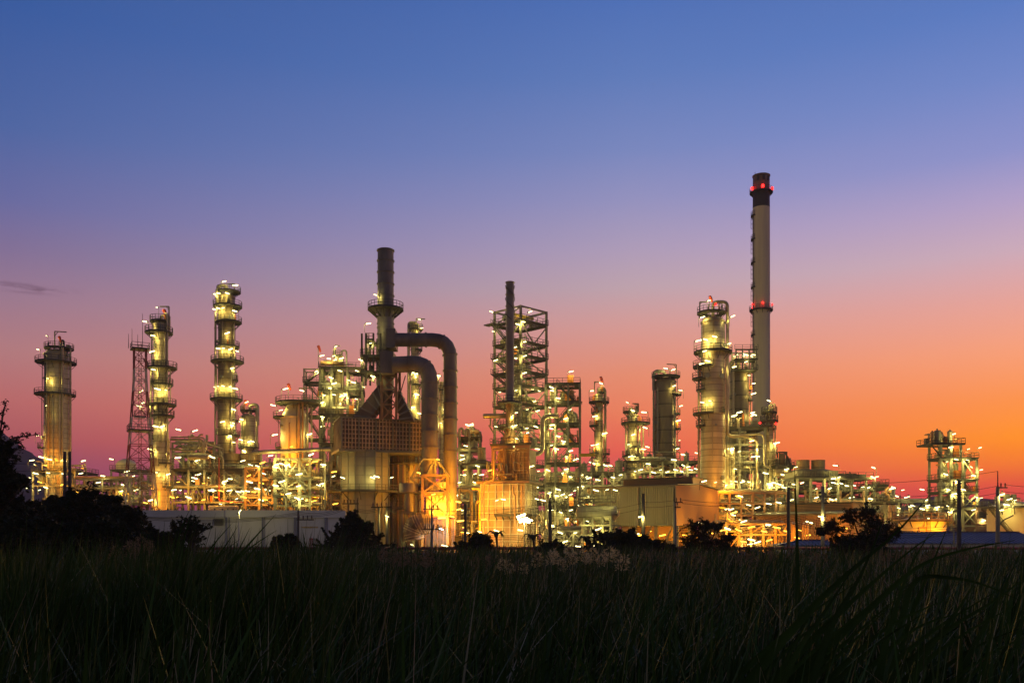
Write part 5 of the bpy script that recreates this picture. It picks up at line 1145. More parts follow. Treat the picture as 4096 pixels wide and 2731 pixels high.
# ------------------------------------------------------------------ cream hall, orange light tinted into its gable colour; tan hall
def hall(label, corner, D, Wl, Wr, rz, z0, z1, rise, mon, m_long, m_gable, lamps=(), sod=(), open_bays=4, flood=()):
    """long wall runs left from the corner, gable runs right and back; walls hang above an open ground floor"""
    R = thing('hall', label, 'hall', (corner[0], corner[1], 0)); T = xf(corner[0], corner[1], rz)
    def ribbed(p, q, za, zb, zc, name, m, flip):
        b = MB(T); p, q = Vector((*p, 0)), Vector((*q, 0)); L = (q - p).length; n = int(L / .42); t = (q - p) / n; nn = Vector((t.y, -t.x, 0)).normalized() * .09
        prev = None
        for j in range(n + 1):
            f = j / n; top = zb + (zc - zb) * (1 - abs(2*f - 1)) if zc else zb
            for e, off in ((0, 0), (.5, 1)):
                if j == n and e: continue
                c = p + t * (j + e); o = nn * off
                i = b.pts([(c.x + o.x, c.y + o.y, za), (c.x + o.x, c.y + o.y, top)])
                if prev is not None: b.f.append((prev, i, i + 1, prev + 1))
                prev = i
        return b.build(name, m, R, smooth=0)
    ribbed((-Wl, 0), (0, 0), z0, z1, None, 'long_wall', m_long, 0); ribbed((0, 0), (0, Wr), z0, z1, z1 + rise, 'gable_wall', m_gable, 0)
    b = MB(T); b.span((-Wl, .35, z0), (-.35, Wr - .1, z0 + .12)); b.span((-Wl, Wr - .1, z0), (-.3, Wr, z1)); b.span((-Wl, .35, z0 + .13), (-Wl + .1, Wr - .2, z1)); b.build('back_wall', m_long, R, smooth=0)
    b = MB(T); b.span((-Wl + .2, Wr * .55, 0), (-.6, Wr * .55 + .15, z0 - .02)); b.build('inner_wall', 'cladding_tan', R, smooth=0)
    b = MB(T); e = .5
    for v0, v1 in ((-e, Wr/2), (Wr + e, Wr/2)):
        za = z1 + .1 - (rise * e / (Wr/2)); i = b.pts([(-Wl - e, v0, za), (e, v0, za), (e, v1, z1 + rise + .1), (-Wl - e, v1, z1 + rise + .1), (-Wl - e, v0, za + .16), (e, v0, za + .16), (e, v1, z1 + rise + .26), (-Wl - e, v1, z1 + rise + .26)])
        b.f += [(i, i+1, i+2, i+3), (i+4, i+5, i+6, i+7), (i, i+1, i+5, i+4), (i+1, i+2, i+6, i+5), (i+3, i, i+4, i+7)]
    b.build('roof', 'roof_grey', R, smooth=0)
    if mon:
        a0, a1, hw_, hh = mon; b = MB(T); zm = z1 + rise * (1 - hw_ / (Wr/2)) + .1
        b.span((a0, Wr/2 - hw_, zm), (a1, Wr/2 + hw_, z1 + rise + hh)); b.build('roof_monitor', m_gable if a1 > -1 else m_long, R, smooth=0)
        b = MB(T)
        for j in range(5): b.box(((a0 + a1) / 2, Wr/2 - hw_ - .08, zm + .3 + (z1 + rise + hh - zm - .4) * j / 4), (a1 - a0 - .4, .16, .14))
        b.build('louvre', 'roof_grey', R, smooth=0)
        b = MB(T); b.span((a0 - .3, Wr/2 - hw_ - .5, z1 + rise + hh), (a1 + .3, Wr/2 + hw_ + .5, z1 + rise + hh + .15)); b.build('monitor_roof', 'roof_grey', R, smooth=0)
    for j in range(open_bays + 1):
        b = MB(T); u = -Wl * j / open_bays; b.box((u, .4, (z0 + z1) / 2 - z1 * 0), (.4, .4, z1 + z0) ) if False else b.box((u, .45, z0 / 2), (.45, .45, z0)); b.build('steel_column', 'steel_pale', R, smooth=0)
    for j in range(4): b = MB(T); b.box((-.4, Wr * (j + .15) / 3.4, z0 / 2), (.45, .45, z0)); b.build('steel_column', 'steel_pale', R, smooth=0)
    b = MB(T); b.box((-Wl * .45, -.2, (z0 + z1) / 2), (.18, .18, z1 - z0)); b.box((-.15, -.16, (z0 + z1) / 2), (.25, .2, z1 - z0)); b.box((-Wl / 2, -.22, z1 - .05), (Wl, .3, .22)); b.build('gutter', 'steel_pale', R, smooth=0)
    b = MB(T)
    for j in range(open_bays): u = -Wl * (j + .5) / open_bays; b.bar((u - 1.2, .45, .1), (u + 1.2, .45, z0), .22)
    b.build('brace', 'steel_pale', R, smooth=0)
    clutter(R, T, -Wl + 1, -1, 1.5, Wr - 2, .1, z0 - .3, 22, int(Wl * 7), 'pppshhcc', .8)
    for p, kd in [(l, 'lamp_white') for l in lamps] + [(l, 'lamp_sodium') for l in sod] + [(l, 'lamp_flood') for l in flood]:
        lamp(R, p, 'lamp_dim' if kd == 'lamp_white' else kd, 1.0, 1.6 if kd == 'lamp_white' else (3.0 if kd == 'lamp_flood' else 0))
    return R
D = 158; k = K(D)
hall('tall cream ribbed hall with an orange-lit gable end over an open ground floor', (X(2705, D), D), D, 16.0, 20.0, -.58, Z(2101, D), Z(1941, D), .55, (-13.8, .06, 2.6, 1.25), 'cladding_cream', 'cladding_tan',
    [P(2816, 1924, 164), P(2565, 2066, 156), P(2545, 2136, 155), P(2628, 2173, 150), P(2800, 2090, 158)],
    [P(2840, 2130, 152), P(2600, 2125, 166), P(2650, 2140, 168), P(2560, 2140, 170), P(2740, 2140, 162), P(2795, 2150, 166)], flood=[P(2935, 2050, 158), P(2950, 1985, 170), P(2890, 2120, 154)])
D = 168; k = K(D)
hall('low wide tan hall with louvred roof monitor, behind the blue roofs', (X(3352, D), D), D, 16.5, 20.0, -.75, 1.2, Z(2056, D), .9, (-15.5, -.4, 2.4, 1.5), 'cladding_tan', 'cladding_tan',
    [P(3237, 2088, 160), P(3283, 2066, 158), P(3066, 2100, 160)],
    [P(3380, 2110, 158), P(3480, 2130, 160), P(3230, 2140, 160), P(3180, 2135, 160)], flood=[P(3400, 2075, 162), P(3500, 2100, 166)])
rack('open_shed', 'orange-lit open steel shed frame at the foot of the big column group', 'steel frame', 2905, 3150, 156, 10, (2134, 2092), 5, 114,
    [(3067, 2098), (2905, 2114), (2920, 2037), (2995, 2175), (3024, 2168), (2970, 2085), (3230, 2175), (3000, 2158)], npipes=4, nclut=14, sod=[(2940, 2120), (2990, 2108), (3040, 2125), (3090, 2110), (3130, 2125), (3170, 2150), (2960, 2165), (3060, 2160)], m='pipe_tan', br=True)
R = thing('pipe_riser', 'cluster of bright orange-lit upright pipes beside the open shed frame', 'pipe', (X(3190, 158), 158, 0))
for j, px in enumerate((3166, 3172, 3178, 3186, 3212, 3222, 3232)): b = MB(); b.tube(arc([(X(px, 158), 158, 0), P(px, 2092 + (j % 3) * 3, 158), P(px + 4, 2088 + (j % 3) * 3, 160)], .4), .16, 7); b.build('pipe', 'pipe_tan', R)
lamp(R, P(3200, 2120, 156), 'lamp_sodium', .9, 0)

# ------------------------------------------------------------------ right part
D = 198; k = K(D)
R = thing('process_structure', 'tall dark pipe structure filling the gap between the largest column and the chimney foot', 'process structure', (X(2980, D), D, 0))
T = xf(X(2906, D), D - 1, 0); us = [0, (2954 - 2906)*k, (3055 - 2906)*k]; zs = [Z(p, D) for p in (1955, 1878, 1845, 1776, 1712)]
frame(R, T, us, [0, 7], zs, .5, 'steel_grey', (1, 4), [('u', 3, 0, '\\'), ('u', 3, 1, '/'), ('u', 1, 0, '/')], beam=.45)
for q in range(4): clutter(R, T, us[0] + .3, us[2] - .3, .4, 6.6, zs[q] + .1, zs[q+1] - .5, 13, 180 + q, 'ppppvvhs', 1)
clutter(R, T, us[0] + .3, us[2] - .3, .4, 6.6, zs[4] + .1, zs[4] + 3, 8, 188, 'pppvsc', .8)
for j in range(7): b = MB(); b.tube([P(2902 + j*5.6, 1955, D - 2.2), P(2902 + j*5.6, 1776, D - 2.2)], .15, 7); b.build('tube_bundle', 'pipe_metal', R)
for pp, w in (([(2958, 1744), (2975, 1744), (3012, 1757), (3028, 1765), (3028, 1955)], 10), ([(2956, 1740), (3000, 1737), (3056, 1735), (3058, 1860), (3080, 1870)], 9), ([(2950, 1712), (2950, 1676), (2944, 1672)], 6), ([(2956, 1712), (2956, 1674), (2966, 1672)], 6), ([(3012, 1955), (3012, 1880)], 7), ([(3002, 1955), (3002, 1870), (2976, 1868)], 5)):
    b = MB(); b.tube(arc([P(a, c, D - 2.6) for a, c in pp], 1.2), w*k/2, 10); b.build('pipe_run', 'pipe_metal', R)
for px in (2924, 2973): b = MB(); x, y = X(px, D), D; z = zs[4]; b.lathe((x, y, z), [(.3, 0), (.3, 1.2), (.17, 1.4), (.17, 2.0), (.24, 2.1), (.2, 2.9), (.02, 3.4)], 10); b.build('relief_valve', 'orange_paint' if px > 2950 else 'pipe_metal', R)
for lp in ((2921, 1671), (2941, 1658), (2999, 1667), (3010, 1801), (2907, 1803), (2912, 1800), (2995, 1832), (3013, 1830), (3044, 1897), (2886, 1945), (2927, 1929), (2953, 1931), (2956, 1925), (2978, 1931), (3062, 1938), (3076, 1934), (3096, 1940), (2910, 1938), (2925, 1880), (2940, 1812), (2990, 1770)): lamp(R, (X(lp[0], D), D - 3.6, Z(lp[1], D)), post=RND.choice((0, 1.8)))
lamp(R, (X(2912, D), D - 3.4, Z(1806, D)), post=0)
ladder(R, X(2908, D), D - 3.2, Z(1955, D), Z(1850, D)); ladder(R, X(2968, D), D - 2, Z(1955, D), Z(1850, D))
R = thing('steel_cage', 'boxy railed steel cage on the head of the dark column left of the chimney', 'steel frame', (X(2980, 222), 222, Z(1485, 222)))
T = xf(X(2940, 222), 221, 0); Dk = K(222); zl = [Z(1482, 222), Z(1440, 222), Z(1402, 222)]
for u in (0, 26, 52, 80):
    for v in (0, 4): b = MB(T); b.span((u*Dk - .15, v - .15, zl[0]), (u*Dk + .15, v + .15, zl[2])); b.build('steel_column', 'steel_grey', R, smooth=0)
for q, z in enumerate(zl):
    b = MB(T); b.box((40*Dk, 2, z), (80*Dk + .8, 4.8, .14)) if q != 2 else (b.bar((0, 0, z), (80*Dk, 0, z), .25), b.bar((0, 4, z), (80*Dk, 4, z), .25)); o = b.build('platform', 'grating', R, smooth=0); r_ = MB(T); rail(r_, [(-.4, -.4, z), (80*Dk + .4, -.4, z), (80*Dk + .4, 4.4, z)]); r_.build('railing', 'steel_dark', R, o, smooth=0)
for lp in ((2940, 1425), (2975, 1424), (2984, 1447), (3006, 1425)): lamp(R, P(lp[0], lp[1], 221), size=.7, post=0)
rack('pipe_rack', 'three-storey pipe rack under the largest column and chimney, right of the cream hall', 'pipe rack', 2872, 3150, 184, 14, (2100, 2058, 2010, 1968), 6, 115,
    [(2957, 1985), (2904, 2036), (2962, 2082), (3070, 2015), (3025, 2030), (2930, 2060), (3110, 2010), (2990, 2020), (3130, 1950)], npipes=8, nclut=16, sod=[(2900, 2075), (2940, 2090)], m='steel_brown', decks=())
rack('process_deck', 'top deck with a hanging hopper silo, right of the slim black-headed column', 'process deck', 3106, 3190, 196, 10, (2060, 2000, 1945, 1864), 2, 116, [(3141, 1877), (3172, 1938), (3145, 1949), (3130, 1900), (3120, 1940), (3160, 2000)], decks=(3,), npipes=4, nclut=8, m='steel_grey', clr=2)
D = 197; k = K(D)
R = thing('hopper_silo', 'dark hopper silo hung in a small frame against the orange sky', 'silo', (X(3128, D), D, Z(1862, D)))
b = MB(); b.lathe((X(3128, D), D, 0), [(.35, Z(1858, D)), (11.5*k, Z(1846, D)), (11.5*k, Z(1816, D)), (9*k, Z(1813, D)), (.02, Z(1812, D))], 14); b.build('hopper', 'vessel_dark', R)
for dx in (-14, 14):
    for v in (-.8, .8): b = MB(); b.bar((X(3128 + dx, D), D + v, Z(1862, D)), (X(3128 + dx, D), D + v, Z(1807, D)), .26); b.build('leg', 'steel_dark', R, smooth=0)
b = MB(); b.bar(P(3113, 1808, D - .8), P(3143, 1808, D - .8), .3); b.bar(P(3142, 1810, D - .8), P(3162, 1860, D - .8), .3); b.build('top_beam', 'steel_dark', R, smooth=0)
b = MB(); b.hcyl(P(3100, 1890, D - 1), P(3150, 1890, D - 1), 17*k, 18, .4); solo(b, 'horizontal_drum', 'vessel_dark', 'dark lying drum under the hopper silo deck', 'drum', tuple(P(3125, 1907, D - 1)))
cooler('air_cooler', 'two big round fan stacks on pale sloped plenums against the red sky', [(3186, 3237), (3246, 3299)], 1840, 1876, 1888, 1912, 190, 3162, 3322, 'aluminium_worn', [(3145, 1877), (3297, 1871), (3293, 1921), (3310, 1917), (3290, 1938), (3300, 1940), (3168, 1938)])
cooler('air_cooler', 'dark flat bank of fan coolers running on right from the two round fan stacks', [(3330, 3350), (3352, 3375), (3378, 3400), (3402, 3426)], 1893, 1899, 1902, 1916, 196, 3322, 3432, 'vessel_dark', [(3446, 1879), (3443, 1916), (3460, 1914), (3320, 1940)])
rack('process_structure', 'wide dark process deck below the fan coolers, thick with pipes and valves', 'process structure', 3222, 3500, 194, 14, (2080, 2040, 2000, 1960), 6, 117,
    [(3380, 1943), (3445, 1948), (3463, 1952), (3312, 1954), (3259, 1955), (3290, 1973), (3470, 1994), (3476, 1995), (3320, 1998), (3340, 1996), (3400, 1990), (3260, 1990), (3240, 2030), (3430, 2020), (3350, 2015), (3408, 1941)], decks=(3,), npipes=8, nclut=17, m='steel_brown', clr=4)
rack('process_structure', 'railed end tower of the dark process deck, a small davit on top', 'process structure', 3496, 3548, 192, 8, (2085, 2040, 1995, 1955, 1940), 1, 118, [(3520, 2000), (3530, 2030)], decks=(3, 4), npipes=3, nclut=6, m='steel_grey')
D = 160
rack('valve_deck', 'small railed valve deck on short fat legs left of the yellow tanks', 'process deck', 3538, 3594, 176, 6, (2100, 2060, 2007), 1, 119, [(3560, 1955), (3566, 1950), (3580, 1985), (3587, 2032), (3577, 2060), (3545, 2088), (3585, 2090)], decks=(2,), npipes=3, nclut=8, clr=3)
D = 174; k = K(D)
for px, w, lab in ((3559, 15, 'left of two short pale uprights under the small railed valve deck'), (3577, 15, 'right of two short pale uprights under the small railed valve deck')):
    b = MB(); b.lathe((X(px, D), D, 0), [(w*k/2, 0), (w*k/2, Z(2022, D))] + dome(w*k/2, Z(2022, D)), 18)
    for z in (3, 5.5, 8): b.lathe((X(px, D), D, z), [(w*k/2, -.08), (w*k/2 + .07, 0), (w*k/2, .08)], 18)
    solo(b, 'upright_drum', 'aluminium', lab, 'drum', (X(px, D), D, 0))
rack('pipe_rack', 'pipe bridge running behind the yellow tanks towards the right-hand tower frame', 'pipe rack', 3540, 3760, 205, 6, (2080, 2045, 2005), 4, 120, [(3604, 1960), (3681, 1958), (3621, 1988), (3645, 2023), (3600, 2070), (3700, 2000), (3720, 2026)], npipes=5, nclut=6, m='steel_grey')
# right-hand tower frame
D = 184; k = K(D)
R = thing('steel_tower', 'separate open tower frame at the right against the red sky', 'steel tower', (X(3830, D), D, 0))
T = xf(X(3745, D), D - 2, .06); us = [0, 2.1, 4.5, 7.4]; zs = [Z(p, D) for p in (2100, 2033, 1970, 1921, 1836)]
frame(R, T, us, [0, 4.5], zs, .42, 'steel_pale', (1, 2, 3, 4), [('u', 4, 0, '\\'), ('u', 3, 0, '/'), ('u', 2, 1, '\\'), ('u', 4, 2, '\\'), ('u', 2, 2, 'x'), ('u', 1, 2, 'x'), ('u', 0, 2, 'x'), ('u', 3, 1, '/')], beam=.34)
T2 = xf(X(3745, D), D - 2, .06); zt = [zs[4], Z(1779, D)]
for u in (0, 2.1, 4.1):
    for v in (0, 4.5): b = MB(T2); b.span((u - .2, v - .2, zt[0]), (u + .2, v + .2, zt[1])); b.build('steel_column', 'steel_pale', R, smooth=0)
b = MB(T2); b.span((-2.3, -.8, zt[1] - .2), (4.6, .6, zt[1])); b.span((-2.3, 3.9, zt[1] - .2), (4.6, 5.2, zt[1])); b.span((-2.3, .61, zt[1] - .2), (-1, 3.89, zt[1])); b.span((1.6, .61, zt[1] - .2), (2.6, 3.89, zt[1])); b.bar((0, -.1, zt[1] - 2.6), (-2.0, -.1, zt[1] - .3), .2); o = b.build('floor_deck', 'grating', R, smooth=0); r_ = MB(T2); rail(r_, [(-2.3, -.8, zt[1]), (4.6, -.8, zt[1]), (4.6, 5.2, zt[1]), (-2.3, 5.2, zt[1])], True); r_.build('railing', 'steel_dark', R, o, smooth=0)
clutter(R, T2, -2, 4, 0, 4.5, zt[1], zt[1] + 3.0, 16, 191, 'pppsscv', .7)
for q in range(4): clutter(R, T, .3, 4.4, .3, 4.2, zs[q] + .1, zs[q+1] - .5, 6, 192 + q, 'pppvvs', .9)
clutter(R, T, .3, 4, .3, 4.2, zs[4] + .1, zt[1] - .5, 6, 197, 'pppvs', .8)
for q in (1, 2, 3, 4): stairs(R, T @ Vector(((4.7, 6.6)[q % 2], .8, zs[q-1])), T @ Vector(((6.6, 4.7)[q % 2], .8, zs[q])))
for q in (2, 3, 4): b = MB(T); b.box((4.9 - q*.4, .6, zs[q] + 1.0), (1, .8, 1.9)); b.box((4.9 - q*.4, .17, zs[q] + 1.0), (.8, .05, 1.6)); b.build('orange_cabinet', 'orange_paint', R, smooth=0)
for q in range(1, 4): b = MB(T); b.box((7.0, .3, zs[q] + .7), (.45, .4, 1.1)); b.build('orange_cabinet', 'orange_paint', R, smooth=0)
for px, w, y0, y1 in ((3822, 17, 2033, 1930), (3820, 14, 1920, 1850), (3790, 10, 1880, 1800)):
    b = MB(); b.lathe((X(px, D), D + .8, 0), [(w*k/2*.7, Z(y0, D)), (w*k/2, Z(y0 - 6, D)), (w*k/2, Z(y1 + 6, D))] + dome(w*k/2, Z(y1 + 6, D)), 16); b.build('upright_drum', 'pipe_metal', R)
for lp in ((3792, 1741), (3781, 1793), (3802, 1841), (3895, 1795), (3812, 1932), (3803, 1927), (3793, 1977), (3802, 1977), (3900, 1882), (3900, 1993), (3845, 1843), (3870, 1905), (3880, 1990), (3830, 1960), (3870, 2040), (3790, 2040), (3910, 2080), (3760, 1900), (3860, 1870), (3770, 1960), (3765, 1850), (3850, 1800)): lamp(R, (X(lp[0], D), D - 2.4, Z(lp[1], D)), size=.8, post=RND.choice((0, 1.4)))
# yellow tanks
D = 146; k = K(D)
for px, w, top, lab, dd in ((3730, 180, 2080, 'wide low yellow-lit tank in front of the right-hand tower frame', 0), (3600, 90, 2100, 'smaller yellow-lit tank at the left of the wide low one', 8)):
    D_ = D + dd; x = X(px, D_); r = w/2*K(D_); R = thing('storage_tank', lab, 'tank', (x, D_ + r, 0))
    b = MB(); b.lathe((x, D_ + r, 0), [(r, 0), (r, Z(top, D_)), (r * .5, Z(top, D_) + .6), (.02, Z(top, D_) + .9)], 40); b.build('shell', 'tank_paint', R)
    b = MB()
    for z in (1.8, 3.6, Z(top, D_) - .1): b.lathe((x, D_ + r, z), [(r, -.06), (r + .07, 0), (r, .06)], 40)
    b.build('weld_ring', 'tank_paint', R)
    ring_platform(R, (x, D_ + r), r, Z(top, D_), .9, .9, 26, 'steel_brown')
    clutter(R, None, x - r*.8, x + r*.8, D_ + .6, D_ + r, Z(top, D_) + .5, Z(top, D_) + 2.6, 16 if w > 100 else 7, 200 + px, 'pppsssc', .7)
    ladder(R, x - r * .2, D_ - .2, .3, Z(top, D_), cage=False)
    n_ = 4 if w > 100 else 2
    for j in range(n_): lamp(R, (x - r + 2*r*(j + .5)/n_, D_ - 3.5, Z(2150, D_ - 3.5)), 'lamp_flood', 1.0, 1.0)
    for lp in ([(3700, 2034), (3760, 2027), (3722, 2020), (3802, 2022), (3720, 2073), (3812, 2048), (3650, 2025)] if w > 100 else [(3587, 2060), (3630, 2080)]): lamp(R, (X(lp[0], D_), D_ + 1.0, Z(lp[1], D_)), 'lamp_dim', .75, post=2.4)
R = thing('goalpost_pipe', 'dark goalpost pipe frame standing before the wide yellow tank', 'pipe', (X(3695, 144), 144, 0))
b = MB()
for a, c in (((3675, 2107), (3675, 2180)), ((3706, 2107), (3706, 2180)), ((3675, 2108), (3706, 2108)), ((3682, 2114), (3700, 2114))): b.tube([P(*a, 144), P(*c, 144)], .14, 6)
b.build('pipe', 'steel_brown', R)
# big cream tank and slatted building at the right edge
D = 158; k = K(D)
x, r = X(4118, D), 104*k
R = thing('storage_tank', 'big cream storage tank cut by the right edge, stairs winding up its side', 'tank', (x, D + r, 0))
b = MB(); zt = Z(2026, D); b.lathe((x, D + r, 0), [(r, 0), (r, zt), (r + .15, zt), (r + .15, zt + .2), (r * .5, zt + .9), (.02, zt + 1.2)], 48); b.build('shell', 'tank_paint', R)
ring_platform(R, (x, D + r), r, zt, 1.0, 1.0, 30)
b = MB(); h = MB(); n_ = 30
for j in range(n_ + 1):
    a = PI + .25 + 1.05 * j / n_; z = zt - (zt - .5) * j / n_
    c = lambda q: (x + q * math.cos(a), D + r + q * math.sin(a), z)
    b.bar(c(r + .05), c(r + 1.0), .3, .06)
    h.bar(c(r + 1.0), (c(r + 1.0)[0], c(r + 1.0)[1], z + 1.1), .06)
    if j: b.bar(prev[0], c(r + 1.0), .1, .25); h.bar(prev[1], (c(r + 1.0)[0], c(r + 1.0)[1], z + 1.1), .07)
    prev = (c(r + 1.0), (c(r + 1.0)[0], c(r + 1.0)[1], z + 1.1))
o = b.build('staircase', 'steel_dark', R, smooth=0); h.build('handrail', 'steel_dark', R, o, smooth=0)
clutter(R, None, x - r*.7, x - r*.1, D + 2, D + r, zt + .8, zt + 3, 8, 222, 'ppsc', .7)
for lp in ((4026, 2018), (4038, 1996), (4003, 2040), (4060, 2000)): lamp(R, P(lp[0], lp[1], D - .5), size=.8, post=1.5)
lamp(R, (x - r * .3, D - 4, Z(2100, D - 4)), 'lamp_sodium', .9, 2)
D = 182; k = K(D)
R = thing('slatted_building', 'brown slatted building between the right-hand tower frame and the cream tank', 'building', (X(3965, D), D, 0))
b = MB(); b.span((X(3905, D), D, 0), (X(4060, D), D + 10, Z(2028, D))); b.build('wall', 'slat_brown', R, smooth=0)
b = MB()
for j in range(16): b.box((X(3982, D), D - .1, .4 + j * .5), (X(4058, D) - X(3907, D), .18, .2))
b.build('slat', 'slat_brown', R, smooth=0)
for px in (3925, 3948, 3972): b = MB(); b.box((X(px, D), D - .22, Z(2058, D)), (1.3, .1, 1.2)); b.build('window', 'steel_dark', R, smooth=0)
b = MB(); b.span((X(3900, D), D - .6, Z(2028, D)), (X(4062, D), D + 10.5, Z(2028, D) + .25)); b.build('roof', 'roof_grey', R, smooth=0)
# far filler deck between the tanks: low wall lit by sodium
# ------------------------------------------------------------------ white warehouse
D = 128; k = K(D); c0 = X(906, D); rz = .16
R = thing('warehouse', 'long white warehouse with downpipes and wall studs along its roof edge', 'warehouse', (c0, D, 0))
T = xf(c0, D, rz); T2 = xf(c0, D, rz); Wr = 16.5; Wl = 13; zt = Z(2039, D); zf = Z(2068, D)
b = MB(T); b.span((0, 0, 0), (Wr, 12, zt - .3)); b.build('wall', 'wall_white', R, smooth=0)
TL = xf(c0, D, .05); b = MB(TL); b.span((-Wl, .35, 0), (.1, 9, zt - .3)); b.build('side_wall', 'wall_white', R, smooth=0)
b = MB(T); b.span((-.12, -.3, zf), (Wr, -.004, zt)); b.build('fascia', 'wall_white', R, smooth=0); b = MB(TL); b.span((-Wl, .05, zf), (-.13, .346, zt - .03)); b.build('fascia', 'wall_white', R, smooth=0)
b = MB(T); b.span((-.05, .004, zt - .296), (Wr, 12.1, zt - .1)); b.build('roof', 'roof_grey', R, smooth=0)
for j in range(34):
    b = MB(T) if j < 22 else MB(TL); u = Wr * j / 22 + .2 if j < 22 else -Wl * (j - 22) / 12 - .6; b.box((u, -.15 if j < 22 else .2, zt + .1), (.16, .2, .22)); b.build('roof_stud', 'steel_dark', R, smooth=0)
for u in (.12, 4.9, 9.3, 13.6): b = MB(T); b.tube([(u, -.16, .2), (u, -.16, zf)], .11, 8); b.tube([(u + .3, -.12, .2), (u + .3, -.12, zf)], .07, 6); b.build('downpipe', 'line_grey', R)
b = MB(TL); b.box((-1.1, .2, Z(2086, D)), (1.3, .4, .9)); b.build('wall_fan', 'steel_pale', R, smooth=0)
b = MB(TL)
for j in range(5): b.box((-1.1, -.02, Z(2086, D) - .34 + j * .17), (1.1, .06, .06))
b.build('fan_louvre', 'steel_dark', R, smooth=0)
for j in range(4): b = MB(T); b.tube([(11.5 + j*.28, -.1, 1.2), (11.5 + j*.28, -.1, 2.4)], .05, 5); b.box((11.5 + j*.28, -.14, 2.45), (.2, .16, .2)); b.build('meter_pipe', 'red_paint' if j < 2 else 'pipe_grey', R, smooth=0)
b = MB(T); r = random.Random(3)
for j in range(17):
    u = 10.35 + j * .135; b.box((u, -.03, Z(2107, D) + r.uniform(-.02, .02)), (r.uniform(.05, .11), .05, r.uniform(.12, .26)))
b.build('wall_sign', 'brass', R, smooth=0)
R = thing('street_lamp', 'lone lit lamp on a slim post before the white warehouse', 'street lamp', (X(958, 122), 122, 0))
b = MB(); b.tube([(X(955, 122), 122, 0), P(956, 2048, 122)], [.09, .06], 7); b.build('post', 'wall_white', R); lamp(R, P(959, 2044, 122), size=.6, post=0, tilt=.9)

# ------------------------------------------------------------------ blue roofs
def blue_roof(label, px0, px1, py_r, py_e, D, depth, hip):
    R = thing('blue_roofed_shed', label, 'shed', (X((px0 + px1) / 2, D), D, 0)); x0, x1 = X(px0, D), X(px1, D); ze, zr = Z(py_e, D), Z(py_r, D)
    b = MB(); b.span((x0 + .6, D + .5, 0), (x1 - .6, D + depth - .5, ze)); b.build('wall', 'wall_white', R, smooth=0)
    b = MB(); ym = D + depth * .5; h = hip
    i = b.pts([(x0, D, ze), (x1, D, ze), (x1, D + depth, ze), (x0, D + depth, ze), (x0 + h, ym, zr), (x1 - .1, ym, zr)])
    b.f += [(i, i+1, i+5, i+4), (i+2, i+3, i+4, i+5), (i+3, i, i+4), (i+1, i+2, i+5), (i, i+3, i+2, i+1)]; b.build('roof', 'roof_blue', R, smooth=0)
    b = MB(); n_ = int((x1 - x0) / .6)
    for j in range(1, n_):
        u = x0 + (x1 - x0) * j / n_; t = min(1, max(0, (u - x0) / h)) if u < x0 + h else 1
        b.bar((u, D, ze + .03), (u, D + (ym - D) * t, ze + (zr - ze) * t + .03), .07, .05)
    b.build('roof_seam', 'roof_blue', R, smooth=0)
    b = MB(); b.bar((x0, D, ze + .06), (x0 + h, ym, zr + .06), .18, .1); b.bar((x0 + h, ym, zr + .06), (x1, ym, zr + .06), .18, .1); b.build('ridge_cap', 'roof_blue', R, smooth=0)
blue_roof('low blue hipped roof left of the leafy tree, peeping over the pipelines', 3120, 3345, 2160, 2180, 118, 6, 3.4)
blue_roof('long blue roof running off the right edge under the yellow tanks', 3540, 4200, 2126, 2172, 116, 14, 5)

# ------------------------------------------------------------------ utility poles and wires
POLES = {}
def pole(key, label, px, top, D, arms=(), mast=None, m='pole_dark', w=.16, lampp=None, strut=None):
    R = thing('utility_pole', label, 'utility pole', (X(px, D), D, 0), 'poles along the road'); x = X(px, D)
    b = MB(); b.tube([(x, D, 0), (x, D, Z(top, D))], [w * 1.35, w], 8); b.build('pole', m, R)
    if mast: b = MB(); b.tube([(x, D, Z(top, D) - .3), (x, D, Z(mast, D))], [.08, .05], 6); b.build('top_rod', 'steel_dark', R)
    for py, l, r, n_ in arms:
        o = MB().box((x + (r - l) * K(D) / 2, D - .22, Z(py, D)), ((l + r) * K(D), .12, .14)).build('crossarm', 'steel_dark', R, smooth=0)
        for j in range(n_):
            u = x + (-l + (l + r) * (j + .5) / n_) * K(D); b = MB(); b.lathe((u, D - .22, Z(py, D) + .06), [(.05, 0), (.05, .1), (.11, .14), (.06, .2), (.11, .26), (.06, .32), (.1, .38), (.02, .46)], 8); b.build('insulator', 'insulator', R, o)
    if strut: b = MB(); b.tube([P(*strut[0], D), P(*strut[1], D), P(*strut[2], D)], .07, 6); b.build('lamp_arm', 'steel_dark', R)
    if lampp: lamp(R, (X(lampp[0], D), D - .4, Z(lampp[1], D)), size=.45, post=0)
    POLES[key] = (x, D); return R
pole('a', 'left post of the dark twin pole in front of the far-left column', 259, 1806, 82, w=.13)
pole('b', 'right post of the dark twin pole in front of the far-left column', 279, 1806, 82.3, w=.13)
pole('c', 'slim dark pole with long crossarm before the white warehouse', 1193, 2040, 108, [(2078, 4, 64, 4)], w=.11)
pole('d', 'left pole of the insulator-topped pair by the conifer', 1393, 2018, 110, [(2014, 22, 44, 5)], w=.11)
pole('e', 'right pole of the insulator-topped pair by the conifer', 1431, 2030, 110.4, [(2062, 46, 10, 3)], 1990, w=.10)
pole('f', 'lamp-bearing pole left of the silencer, twin of its neighbour', 1515, 2028, 108, [(2028, 30, 20, 3)], w=.12)
pole('g', 'pole with a small street light beside the silencer', 1547, 2024, 108.4, [(2027, 10, 24, 2)], w=.12, lampp=(1550, 2064))
